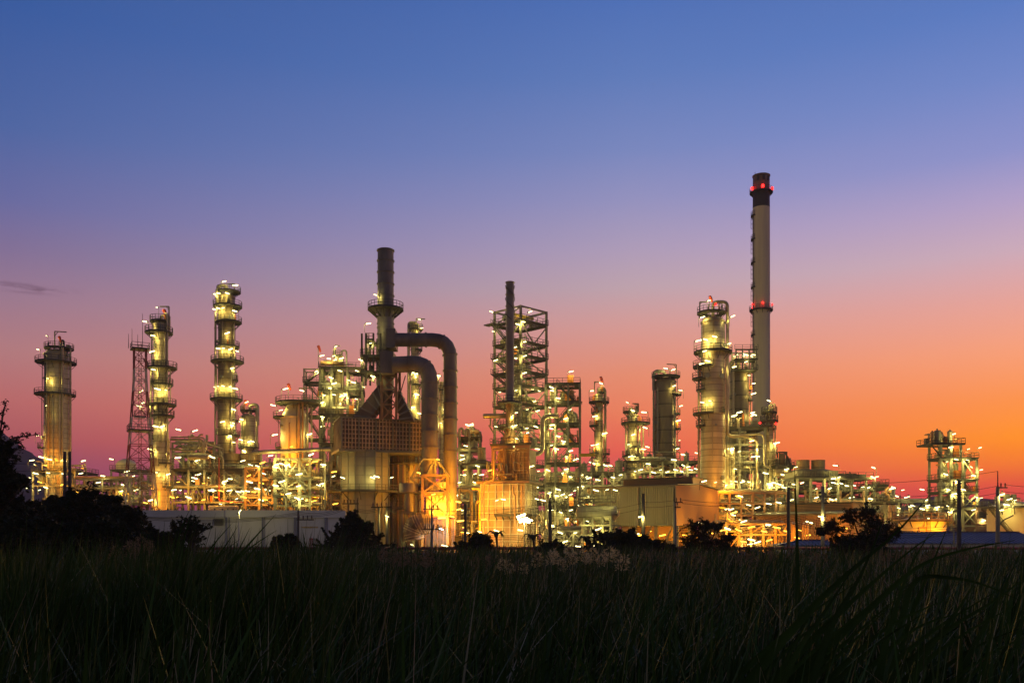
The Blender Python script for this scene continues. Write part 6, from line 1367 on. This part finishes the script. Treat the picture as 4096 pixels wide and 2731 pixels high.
pole('h', 'grey pole with insulator crossarms before the orange-lit air heater frame', 1727, 2034, 106, [(2036, 34, 32, 4), (2116, 34, 34, 4)], 1982, m='concrete', w=.12)
pole('i', 'plain dark leaning-look pole between the two heaters', 1861, 2014, 104, w=.14)
pole('j', 'dark pole with transformer boxes at the right corner of the tan heater', 2200, 1996, 104, [(2006, 8, 26, 2), (2036, 10, 22, 2)], w=.16, strut=((2204, 2130), (2214, 2112), (2256, 2090)))
pole('k', 'short thick dark pole before the cream hall, creeper at its middle', 2573, 1973, 104, w=.18, lampp=(2567, 2064))
pole('l', 'grey pole with two small insulator arms before the orange-lit gable', 2699, 2006, 104, [(2008, 2, 30, 2), (2028, 2, 22, 1)], 1952, m='concrete', w=.17, strut=((2706, 2140), (2722, 2118), (2766, 2095)))
pole('m', 'tall dark pole left of the single upright reed blade', 3154, 1946, 102, w=.17)
pole('n', 'grey pole with side insulators left of the leafy roadside tree', 3291, 1943, 102, [(1986, 0, 30, 2), (2012, 0, 20, 1)], m='concrete', w=.18, lampp=(3284, 2064))
pole('o', 'thickest dark pole before the right-hand tower frame', 3836, 1919, 96, w=.19)
pole('p', 'right-most grey pole with top rod and insulator arms before the cream tank', 3991, 1946, 102, [(1950, 0, 34, 2), (1980, 0, 26, 1)], 1883, m='concrete', w=.2, lampp=(4001, 1977), strut=((3998, 2100), (4012, 2080), (4053, 2060)))
pole('q', 'thin plain post in front of the long blue roof', 3816, 2110, 110, m='concrete', w=.09)
def wires(label, pts, D0, D1, sag, n_, dy=6):
    """pts: (px,row) of both ends; n_ parallel wires, dy photo px apart"""
    (xa, ya), (xb, yb) = pts; mid = thing('power_line', label, 'power line', P(xa, ya, D0))
    for j in range(n_):
        a, c = P(xa, ya + j*dy, D0), P(xb, yb + j*dy, D1); m = 16
        b = MB(); b.tube([a.lerp(c, t/m) - Vector((0, 0, sag * 4 * (t/m) * (1 - t/m))) for t in range(m + 1)], .022, 4, False); b.build('wire', 'wire_black', mid)
wires('three sagging wires crossing before the warehouse from the bushes to its crossarm pole', ((560, 2062), (1193, 2048)), 104, 108, .7, 3, 5)
wires('wires from the warehouse crossarm pole to the insulator-topped pair', ((1193, 2046), (1393, 2020)), 108, 110, .5, 3, 6)
wires('wires between the insulator-topped pair and the silencer poles', ((1431, 2034), (1515, 2030)), 110, 108, .2, 3, 6)
wires('wires from the silencer poles to the grey air heater pole', ((1547, 2028), (1727, 2036)), 108, 106, .4, 3, 5)
wires('low bundle of wires between the air heater pole and the transformer pole', ((1727, 2090), (2200, 2120)), 106, 104, 1.0, 5, 7)
wires('upper pair of wires between the air heater pole and the transformer pole', ((1727, 2040), (2200, 2008)), 106, 104, .5, 2, 14)
wires('wires from the transformer pole to the short thick pole before the cream hall', ((2200, 2040), (2573, 2010)), 104, 104, .5, 2, 22)
wires('wires from the short thick pole to the orange-lit gable pole', ((2573, 2008), (2699, 2000)), 104, 104, .1, 2, 20)
wires('upper pair of wires from the orange-lit gable pole to the tall dark pole', ((2728, 1998), (3154, 1998)), 104, 102, .4, 2, 14)
wires('fan of five low wires rising to the tall dark pole from the left', ((2699, 2110), (3154, 2054)), 104, 102, .5, 5, 10)
wires('five low wires from the tall dark pole past the leafy tree', ((3154, 2054), (3836, 2100)), 102, 96, .9, 5, 9)
wires('wires climbing from the tall dark pole to the grey side-insulator pole and on', ((3154, 2000), (3310, 1976)), 102, 102, .1, 2, 20)
wires('upper wires across the right-hand tower frame to the right-most pole', ((3320, 1978), (3996, 1942)), 102, 102, .7, 2, 28)
wires('wires leaving the right-most pole over the right edge', ((4020, 1938), (4230, 1950)), 102, 102, .1, 2, 28)
wires('thin high wire over the right-hand tower frame and rod-topped pole', ((3400, 1936), (3991, 1884)), 103, 102, .3, 1)
wires('faint high wires left of the dark twin pole', ((-60, 1845), (259, 1846)), 84, 82, .2, 2, 30)

# ------------------------------------------------------------------ trees and shrubs
def leaf_mesh(name, spots, r, per, size, m, R, flat=1.0, nar=.42):
    """clouds of small leaf blades round the given spots"""
    rng = np.random.default_rng(r); n = len(spots) * per
    c = np.repeat(np.array([s[:3] for s in spots]), per, 0); rad = np.repeat(np.array([s[3] for s in spots]), per)
    d = rng.normal(size=(n, 3)); d /= np.linalg.norm(d, axis=1, keepdims=True); d *= (rng.random(n) ** .45 * rad)[:, None]; d[:, 2] *= flat
    p = c + d
    a = rng.normal(size=(n, 3)); a[:, 2] = a[:, 2] * .7 - .25; a /= np.linalg.norm(a, axis=1, keepdims=True)
    q = rng.normal(size=(n, 3)); q -= a * (q * a).sum(1, keepdims=True); q /= np.linalg.norm(q, axis=1, keepdims=True)
    L = (size * (.6 + .8 * rng.random(n)))[:, None]
    v = np.stack([p - a*L*.5, p + q*L*nar*.5, p + a*L*.5, p - q*L*nar*.5], 1).reshape(-1, 3)
    me = bpy.data.meshes.new(name); v = v - np.array(R.location)
    me.vertices.add(4*n); me.vertices.foreach_set('co', v.astype(np.float32).ravel())
    me.loops.add(4*n); me.loops.foreach_set('vertex_index', np.arange(4*n, dtype=np.int32))
    me.polygons.add(n); me.polygons.foreach_set('loop_start', np.arange(0, 4*n, 4, dtype=np.int32)); me.update(); me.validate()
    me.materials.append(M[m]); o = bpy.data.objects.new(name, me); COL.objects.link(o); o.parent = R; return o
def sprig(b, spots, e, r, reach):
    """one or two thin leafy twigs poking out past the limb end"""
    for _ in range(2):
        q = Vector(e); d = Vector((r.gauss(0, .6), r.gauss(0, .6), r.uniform(.1, .9))).normalized() * r.uniform(.4, 1.0) * min(1.4, .5 + reach * .3)
        b.tube([q, q + d * .6, q + d + Vector((0, 0, -.1))], [.025, .018, .006], 4)
        for t in (.4, .6, .75, .9, 1.0): c = q + d * t; spots.append((c.x, c.y, c.z, .16 - .08 * t))
def tree(name, label, cat, px, top, base, D, wpx, seed, limbs=26, per=40, size=.32, shape='round', m='leaf', sp=.95, group=None, lean=0):
    x = X(px, D); k = K(D); zt = Z(top, D); zb = max(0, Z(base, D)); w = wpx * k / 2; r = random.Random(seed)
    R = thing(name, label, cat, (x, D, 0), group); b = MB(); spots = []
    trunks = 1 if shape in ('cone', 'tree') else 4
    for tI in range(trunks):
        tx = x + (r.uniform(-w*.35, w*.35) if trunks > 1 else 0); H = zt * (.86 if shape != 'cone' else .97)
        b.tube([(tx, D, 0), (tx + r.uniform(-.2, .2), D + r.uniform(-.2, .2), H*.4), (tx + lean + r.uniform(-.4, .4), D, H)], [.16 + H*.012, .12 + H*.008, .04], 7)
        for j in range(limbs // trunks):
            f = (j + r.random()) / (limbs // trunks)
            z0 = zb + (H - zb) * ((f * .85 + .05) if shape != 'cone' else f * .98); a = r.uniform(0, 2*PI)
            if shape == 'cone': reach = w * (1 - f * .93) * r.uniform(.45, 1.1)
            elif shape == 'bush': reach = w * math.sqrt(max(.1, 1 - f * f)) * r.uniform(.45, 1.0)
            else: reach = w * math.sin(PI * min(.97, .18 + f * .78)) * r.uniform(.5, 1.05)
            zt_ = z0 + (zt - z0) * r.uniform(.05, .5) if shape != 'cone' else z0 + r.uniform(-.1, .35)
            e = (tx + lean * f + reach * math.cos(a), D + reach * math.sin(a) * .8, min(zt, zt_)); mid = ((tx + e[0]) / 2, (D + e[1]) / 2, (z0 + e[2]) / 2 + .15 * reach)
            b.tube([(tx + lean * f, D, z0), mid, e], [.07, .05, .015], 5)
            cl = sp * r.uniform(.5, 1.15) * ((1.1 - .75 * f) if shape == 'cone' else 1)
            sprig(b, spots, e, r, reach)
            spots.append((*e, cl))
            for s_ in range(3): t = r.uniform(.35, 1); spots.append((tx + lean*f + (e[0] - tx - lean*f) * t + r.uniform(-.5, .5), D + (e[1] - D) * t + r.uniform(-.5, .5), z0 + (e[2] - z0) * t + r.uniform(-.2, .6), cl * r.uniform(.4, .9)))
    b.build('trunk', 'bark', R); leaf_mesh('crown', spots, seed, per, size, m, R, .8)
    return R, spots
# the big tree at the left edge, with bare-ish branches reaching over the sky
R, _ = tree('tree', 'big dark tree at the left edge, ragged branches against the pink sky', 'tree', -60, 1700, 2200, 50, 300, 301, 44, 80, .30, 'tree', 'leaf', .75)
b = MB(); sp_ = []; r = random.Random(5)
for pts in ([(-60, 2050), (-10, 1800), (14, 1640), (28, 1600)], [(-40, 1900), (20, 1780), (60, 1750), (150, 1738)], [(20, 1780), (50, 1760), (80, 1770), (104, 1796)], [(-30, 1850), (5, 1740), (22, 1690)], [(-40, 2000), (40, 1880), (70, 1830)], [(30, 1830), (56, 1800), (86, 1788)], [(-60, 2100), (60, 1980), (96, 1930)], [(-60, 2080), (40, 1960), (70, 1890)]):
    q = [P(a, c, 50 + r.uniform(-1, 1)) for a, c in pts]; b.tube(q, [.09] + [.05] * (len(q) - 2) + [.015], 5)
    for a, c in zip(q, q[1:]):
        n_ = max(2, int((c - a).length / .22))
        for j in range(n_): p = a.lerp(c, (j + r.random()) / n_); sp_.append((p.x + r.gauss(0, .06), p.y + r.gauss(0, .1), p.z + r.gauss(0, .06), r.uniform(.08, .24)))
b.build('branch', 'bark', R); leaf_mesh('crown', sp_, 9, 16, .16, 'leaf', R, 1)
for i, (px, top, D, w, lab) in enumerate(((60, 1985, 58, 260, 'dark bush under the big left-edge tree'), (205, 1965, 66, 210, 'dark bush before the foot of the far-left column'), (320, 1922, 64, 230, 'tallest dark bush, right of the twin pole'), (440, 1950, 68, 210, 'dark bush between the twin pole and the lattice mast'), (530, 2015, 66, 150, 'last dark bush of the left row, by the mast foot'), (640, 2130, 62, 200, 'low dark bush at the warehouse left corner'), (150, 2060, 48, 330, 'broad low bush in front of the left row'), (400, 2080, 50, 330, 'broad low bush before the tallest dark bush'))):
    tree('bush', lab, 'bush', px, top, 2300, D, w, 310 + i, 60, 40, .26, 'bush', 'leaf', .7, 'bushes massed on the left')
R, _ = tree('tree', 'slender feathery sapling before the white warehouse', 'tree', 760, 2058, 2200, 60, 130, 330, 34, 6, .2, 'tree', 'leaf_fine', .34)
tree('conifer', 'dark cone-shaped conifer between warehouse and eight-sided heater', 'tree', 1408, 2060, 2290, 100, 390, 331, 150, 20, .30, 'cone', 'leaf_fine', .62)
tree('shrub', 'spiky low shrub before the warehouse, right of its lamp post', 'shrub', 1150, 2140, 2260, 96, 110, 332, 30, 26, .5, 'bush', 'leaf', .42)
tree('shrub', 'dark shrub with orange light through it, between the two heaters', 'shrub', 1905, 2132, 2260, 98, 150, 333, 36, 22, .36, 'bush', 'leaf', .55)
tree('shrub', 'small shrub under the transformer pole', 'shrub', 2195, 2160, 2260, 92, 110, 334, 24, 22, .34, 'bush', 'leaf', .5)
tree('shrub', 'wide dark shrub under the lying drum', 'shrub', 2470, 2124, 2260, 94, 250, 335, 60, 26, .42, 'bush', 'leaf', .62)
tree('shrub', 'low shrub at the foot of the grey gable pole', 'shrub', 2630, 2162, 2260, 92, 140, 336, 26, 22, .36, 'bush', 'leaf', .5)
def lobed_tree(label, px, base, D, lobes, seed, m='leaf_fine', leaf=.2):
    """a tree whose crown is several loose lobes; each lobe is a spray of twigs ending in small leaf tufts"""
    k = K(D); r = random.Random(seed); x = X(px, D); R = thing('tree', label, 'tree', (x, D, 0)); b = MB(); spots = []
    fork = Vector((x, D, Z(base, D)))
    b.tube([(x, D, 0), (x + .1, D, fork.z * .6), fork], [.2, .16, .13], 7)
    for lx, ly, lr in lobes:
        c = P(lx, ly, D) + Vector((0, r.uniform(-1.2, 1.2), 0)); rad = lr * k * 1.12
        b.tube([fork, fork.lerp(c, .5) + Vector((0, 0, -.2)), c], [.10, .07, .03], 6)
        for j in range(int(9 + 26 * rad)):
            d = Vector((r.gauss(0, 1), r.gauss(0, 1), r.gauss(.15, .9))).normalized() * rad * r.uniform(.45, 1.25)
            e = c + d; b.tube([c, c.lerp(e, .6) + Vector((0, 0, .08)), e], [.022, .014, .005], 4)
            for t in (.6, .8, 1.0): q = c.lerp(e, t); spots.append((q.x, q.y, q.z, r.uniform(.12, .30)))
    b.build('trunk', 'bark', R); leaf_mesh('crown', spots, seed, 17, leaf, m, R, .8, .34); return R
lobed_tree('round dark tree at the right corner of the orange-lit gable', 2835, 2175, 84, [(2772, 2106, 26), (2822, 2100, 24), (2862, 2107, 24), (2825, 2142, 40), (2900, 2157, 30), (2768, 2172, 36), (2822, 2188, 50), (2884, 2192, 42), (2790, 2205, 40), (2910, 2205, 30)], 337)
lobed_tree('leafy roadside tree before the tan hall, light glowing through its middle', 3450, 2170, 72, [(3392, 2068, 40), (3457, 2058, 36), (3330, 2112, 36), (3300, 2125, 16), (3480, 2112, 48), (3545, 2128, 46), (3405, 2180, 46), (3470, 2175, 44), (3552, 2172, 44), (3600, 2128, 16), (3430, 2215, 60), (3360, 2165, 30), (3515, 2210, 50), (3380, 2215, 40)], 338)
tree('shrub', 'low dark shrub at the foot of the leafy roadside tree', 'shrub', 3430, 2150, 2250, 70, 180, 339, 36, 26, .28, 'bush', 'leaf', .5)
def palm(label, px, top, D, seed):
    x, z = X(px, D), Z(top + 14, D); R = thing('palm_tree', label, 'palm', (x, D, 0)); r = random.Random(seed)
    MB().tube([(x, D, 0), (x + .1, D, z * .6), (x, D, z)], [.17, .13, .12], 8).build('trunk', 'bark', R)
    for j in range(13):
        a = 2*PI*j/13 + r.uniform(-.2, .2); L = r.uniform(.9, 1.5); b = MB(); prev = None
        for t in range(7):
            f = t / 6; c = Vector((x + L*f*math.cos(a), D + L*f*math.sin(a), z + .55 * L * math.sin(f * 2.6) - .35 * f * f * L)); wd = .2 * (1 - f * .8)
            s = Vector((-math.sin(a), math.cos(a), -.5)) * wd; i = b.pts([c - s, c, c + Vector((s.x * -1 * -1, s.y, s.z)) * -1 if False else c + Vector((-s.x * -1, s.y, s.z))])
            if prev is not None: b.f += [(prev, i, i + 1, prev + 1), (prev + 1, i + 1, i + 2, prev + 2)]
            prev = i
        b.build('frond', 'leaf', R, smooth=0)
palm('small palm silhouetted at the foot of the tan heater, left of two', 1985, 2130, 108, 1)
palm('small palm in front of the tan heater corner, right of two', 2133, 2142, 108, 2)
palm('small palm right of the transformer pole', 2345, 2150, 106, 3)

# ------------------------------------------------------------------ reeds
def blades(name, px_, py_, h, w, lean, az, curl, m, label=None, cat=None, kind=None, seg=4, z0=None, loc=(0, 0, 0), group=None, parent=None):
    """tapering bent blades; arrays of root x,y, height, width, lean (tip offset), direction, curl"""
    n = len(px_); t = np.linspace(0, 1, seg + 1); v = np.empty((n, seg + 1, 2, 3), dtype=np.float32)
    dx, dy = np.cos(az), np.sin(az)
    face = az + np.pi/2 + np.random.default_rng(n).normal(0, .5, n); fx, fy = np.cos(face), np.sin(face)
    for s, tt in enumerate(t):
        off = lean * tt ** 1.8 + curl * max(0, tt - .55) ** 2 * 3; zz = h * tt - curl * max(0, tt - .55) ** 2 * 1.6
        ww = w * (1 - tt ** 2.2) * .5 + .001
        cx_, cy_ = px_ + dx * off, py_ + dy * off
        for e, sg in enumerate((-1, 1)):
            v[:, s, e, 0] = cx_ + sg * fx * ww; v[:, s, e, 1] = cy_ + sg * fy * ww; v[:, s, e, 2] = zz + (0 if z0 is None else z0)
    v -= np.array(loc, dtype=np.float32)
    base = np.arange(n)[:, None] * (2 * (seg + 1)) + np.arange(seg)[None, :] * 2
    f = np.stack([base, base + 1, base + 3, base + 2], -1).reshape(-1, 4)
    me = bpy.data.meshes.new(name); me.vertices.add(n * 2 * (seg + 1)); me.vertices.foreach_set('co', v.ravel())
    me.loops.add(f.size); me.loops.foreach_set('vertex_index', f.astype(np.int32).ravel()); me.polygons.add(len(f)); me.polygons.foreach_set('loop_start', np.arange(0, f.size, 4, dtype=np.int32)); me.update()
    me.shade_smooth(); me.materials.append(M[m]); o = bpy.data.objects.new(name, me); COL.objects.link(o); o.location = loc
    if parent is not None: o.parent = parent; o.location = (0, 0, 0)
    return props(o, label, cat, group, kind)
rng = np.random.default_rng(12)
def field(n, dmin, dmax, hm, hs, ws, seed, pw=1.0):
    rng = np.random.default_rng(seed); u = rng.random(n); D = dmin * (dmax / dmin) ** (u ** pw)
    x = (rng.random(n) * 2 - 1) * (D * .64 + 6)
    clump = np.sin(x * .9 + np.sin(D * .5) * 2) * np.cos(D * .7 + x * .3)
    h = hm + rng.normal(0, hs, n) + clump * .16
    w = ws * (.6 + .8 * rng.random(n)) * np.maximum(1, D / 26)
    lean = np.abs(rng.normal(.28, .3, n)) * h * .6; az = np.where(rng.random(n) < .62, rng.normal(0.0, .7, n), rng.random(n) * 6.28)
    curl = np.where(rng.random(n) < .35, rng.random(n) * .9, 0)
    return x, D, h, w, lean, az, curl
blades('reeds', *field(52000, 3.4, 97, 1.72, .28, .046, 21, .9), 'reed_green', kind='stuff', label='dark green reed bed filling the whole foreground')
blades('dry_reeds', *field(5200, 3.6, 96, 1.68, .30, .026, 22, .9), 'reed_dry', kind='stuff', label='scattered dry pale blades among the dark reeds', seg=3)  # dry blades, their pale colour also standing in for highlights on lit strands
x, Dd, h, w, lean, az, curl = field(26000, 3.2, 60, 1.0, .3, .034, 23)
blades('undergrowth', x, Dd, h, w, lean * 1.4, az, curl, 'reed_green', kind='stuff', label='matted lower leaves under the reeds')
rg = np.random.default_rng(31); n_ = 5200; Dd = 9 * (27 / 9) ** rg.random(n_); px_ = 1330 * rg.random(n_) ** 1.0 - 60
hh = 2.25 + .30 * np.sin(px_ * .011 + 1) * np.cos(Dd * .6) + rg.normal(0, .2, n_)
blades('tall_reeds', (px_ - CX) * Dd / F, Dd, hh, .036 * (.6 + .8 * rg.random(n_)) * np.maximum(1, Dd / 26), np.abs(rg.normal(.3, .25, n_)) * hh * .5, np.where(rg.random(n_) < .7, rg.normal(0, .6, n_), rg.random(n_) * 6.28), np.where(rg.random(n_) < .3, rg.random(n_) * .8, 0), 'reed_green', kind='stuff', label='taller reeds rising on the left of the reed bed')
# single tall blades standing out of the bed: (root px,row -> tip), each given by its photo line and own distance
def tall_clump(label, D, lines, seed, w=.05):
    r = random.Random(seed); x0 = X(sum(l[0][0] for l in lines) / len(lines), D); R = thing('tall_reed', label, 'reed', (x0, D, 0), 'tall single reeds')
    for l in lines:
        d = D + r.uniform(-.5, .5); pts = [P(a, c, d) for a, c in l]; a = pts[0]; root = Vector((a.x - (pts[1].x - a.x) * a.z / max(.2, (pts[1].z - a.z)) * .5, d, 0))
        pts = arc([root] + pts, 9, 6); n_ = len(pts); b = MB(); prev = None
        s = Vector((.8, .5, 0)).normalized()
        acc = [0]
        for p, q in zip(pts, pts[1:]): acc.append(acc[-1] + (q - p).length)
        for j, p in enumerate(pts):
            f = acc[j] / acc[-1]; t = (pts[min(j+1, n_-1)] - pts[max(j-1, 0)]).normalized(); sd = t.cross(Vector((r.uniform(-.05, .05), 1, .25))).normalized()
            ww = w * (.55 + .45 * math.sin(PI * min(1, f * 1.1))) * (1 - max(0, f - .45) / .55) ** .8 * .5 + .0015
            i = b.pts([p - sd * ww, p + Vector((0, ww * .35, 0)), p + sd * ww])
            if prev is not None: b.f += [(prev, i, i + 1, prev + 1), (prev + 1, i + 1, i + 2, prev + 2)]
            prev = i
        b.build('blade', 'reed_green', R, smooth=60)
    return R
tall_clump('cluster of tall reed blades leaning right, before the warehouse corner', 11, [
    [(690, 2300), (720, 2120), (760, 2035)], [(700, 2300), (745, 2110), (800, 2064)], [(720, 2330), (735, 2150), (768, 2040)], [(840, 2280), (860, 2160), (862, 2110)], [(820, 2300), (930, 2140), (952, 2100)],
    [(860, 2330), (1000, 2170), (1105, 2054)], [(880, 2300), (1010, 2180), (1107, 2120)], [(780, 2330), (900, 2200), (960, 2155)], [(900, 2290), (960, 2190), (1000, 2110)], [(1250, 2290), (1225, 2200), (1212, 2126)], [(760, 2310), (850, 2180), (930, 2090)], [(560, 2260), (566, 2160), (568, 2120)], [(600, 2270), (618, 2190), (630, 2160)], [(930, 2350), (985, 2230), (1060, 2150)], [(640, 2330), (690, 2190), (712, 2120)], [(735, 2320), (690, 2230), (665, 2170)]], 401, .085)
tall_clump('single upright reed blade right of the tall dark pole', 9, [[(3190, 2330), (3188, 2140), (3178, 1862)]], 402, .075)
tall_clump('tall dark reeds sweeping up to the right, nearest the camera', 5.2, [
    [(2950, 2760), (3330, 2340), (3590, 2130), (3718, 1980)], [(3040, 2760), (3420, 2390), (3640, 2200), (3742, 2130)], [(3120, 2760), (3480, 2430), (3680, 2250), (3880, 2190), (4060, 2160)], [(3330, 2480), (3430, 2330), (3500, 2170), (3538, 2055)],
    [(3540, 2560), (3640, 2260), (3720, 2130)], [(3160, 2640), (3330, 2400), (3424, 2250)], [(3520, 2760), (3760, 2530), (4000, 2390), (4120, 2290)], [(3440, 2760), (3740, 2510), (3990, 2360)], [(3640, 2340), (3700, 2300), (3900, 2320), (4080, 2400)], [(2880, 2760), (3200, 2480), (3420, 2330)], [(3260, 2760), (3560, 2490), (3800, 2390)], [(3650, 2760), (3900, 2580), (4110, 2500)],
    [(3380, 2760), (3660, 2500), (3880, 2440)], [(3160, 2760), (3460, 2500), (3600, 2380)], [(3760, 2760), (3940, 2620), (4110, 2540)], [(3080, 2760), (3290, 2570), (3450, 2440)], [(3560, 2760), (3820, 2550), (4060, 2420)], [(3680, 2640), (3840, 2430), (3950, 2240)], [(3840, 2680), (3980, 2430), (4085, 2200)], [(2900, 2760), (3050, 2600), (3180, 2520)], [(3000, 2760), (3180, 2560), (3330, 2450)], [(3200, 2760), (3420, 2560), (3560, 2420)], [(3300, 2760), (3520, 2560), (3700, 2450)], [(3480, 2760), (3600, 2600), (3690, 2440)], [(3600, 2760), (3740, 2620), (3800, 2500)], [(3820, 2760), (3950, 2640), (4030, 2480)], [(3920, 2760), (4020, 2600), (4110, 2420)], [(3110, 2700), (3210, 2520), (3260, 2400)]], 403, .085)
tall_clump('pair of bent pale blades low in the middle of the reed bed', 5.5, [[(2080, 2745), (2010, 2600), (1990, 2570)], [(1780, 2745), (1730, 2720), (1694, 2660)], [(2560, 2740), (2510, 2720), (2490, 2700)]], 404, .045)
# pale plumes
def plume_mesh(seed, D, wl):
    r = np.random.default_rng(seed); n = 120; t = r.random(n); a = r.random(n) * 6.28
    rad = (.05 + .26 * np.sin(np.pi * np.minimum(1, t * .9 + .1))) * r.random(n) ** .5
    p = np.stack([rad * np.cos(a) + t * .1, rad * np.sin(a), t * .75 - rad * .4], 1)
    d = np.stack([np.cos(a) * .6 + .3, np.sin(a) * .6, .2 - t * .1 + r.normal(0, .4, n)], 1); d /= np.linalg.norm(d, axis=1, keepdims=True)
    s = r.normal(size=(n, 3)); s -= d * (s * d).sum(1, keepdims=True); s /= np.linalg.norm(s, axis=1, keepdims=True)
    L = .19; w = .022
    v = np.stack([p, p + d*L*.5 + s*w, p + d*L, p + d*L*.5 - s*w], 1).reshape(-1, 3)
    me = bpy.data.meshes.new('plume'); me.from_pydata(v.tolist(), [], [(4*i, 4*i+1, 4*i+2, 4*i+3) for i in range(n)]); me.materials.append(M['plume']); return me
PLM = [plume_mesh(i, 30, 1) for i in range(5)]
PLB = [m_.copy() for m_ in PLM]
for m_ in PLB: m_.materials[0] = M['plume_glow_tint']
stem = MB(); stem.tube([(0, 0, -1.7), (.04, 0, -.6), (0, 0, .5)], [.012, .01, .006], 4)
sm = bpy.data.meshes.new('stem'); sm.from_pydata(stem.v, [], stem.f); sm.materials.append(M['reed_dry'])
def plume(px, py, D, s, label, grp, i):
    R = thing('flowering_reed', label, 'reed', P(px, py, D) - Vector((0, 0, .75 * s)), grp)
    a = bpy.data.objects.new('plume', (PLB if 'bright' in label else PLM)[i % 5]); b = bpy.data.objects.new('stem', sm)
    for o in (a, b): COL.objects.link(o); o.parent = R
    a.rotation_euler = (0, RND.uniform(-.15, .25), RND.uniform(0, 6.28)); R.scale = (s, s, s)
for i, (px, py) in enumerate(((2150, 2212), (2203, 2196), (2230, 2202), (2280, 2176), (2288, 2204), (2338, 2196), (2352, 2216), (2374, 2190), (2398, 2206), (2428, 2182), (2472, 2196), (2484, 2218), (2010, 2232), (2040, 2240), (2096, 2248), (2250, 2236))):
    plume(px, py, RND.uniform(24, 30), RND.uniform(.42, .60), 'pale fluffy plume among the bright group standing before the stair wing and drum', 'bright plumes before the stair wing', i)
for i, (px, py) in enumerate(((1532, 2188), (1540, 2200), (1574, 2196), (1580, 2208), (1606, 2200), (1612, 2208), (1640, 2206), (1698, 2206), (1705, 2218), (1660, 2214), (1720, 2214))):
    plume(px, py, RND.uniform(26, 32), RND.uniform(.42, .62), 'dim fluffy plume in the small group before the eight-sided heater', 'dim plumes before the heater', i + 3)
rng = np.random.default_rng(77)
for i in range(84):
    px = rng.uniform(2480, 4060) if i < 70 else rng.uniform(1700, 2150); plume(px, rng.uniform(2196, 2236), RND.uniform(40, 62), RND.uniform(.65, 1.0), 'dull brown plume in the far belt at the edge of the reed bed', 'far belt of plumes', i)
for i in range(11):
    px = rng.uniform(430, 610); plume(px, rng.uniform(2140, 2205), RND.uniform(32, 42), RND.uniform(.6, .85), 'brownish plume in the left belt before the dark bushes', 'left belt of plumes', i)
for i, px in enumerate((3516, 3524, 3535, 3548, 3556, 3580, 3590, 3600, 3612, 3624)):
    R = thing('cattail', 'slim pale spike among those right of the leafy roadside tree', 'reed', (X(px, 34), 34, 0), 'pale spikes by the leafy tree'); z = Z(RND.uniform(2180, 2210), 34)
    MB().tube([(X(px, 34), 34, 0), (X(px + 3, 34), 34, z - .4)], .012, 4).build('stem', 'reed_dry', R); MB().tube([(X(px + 3, 34), 34, z - .45), (X(px + 4, 34), 34, z - .2), (X(px + 6, 34), 34, z)], [.015, .03, .004], 5).build('spike', 'plume', R)
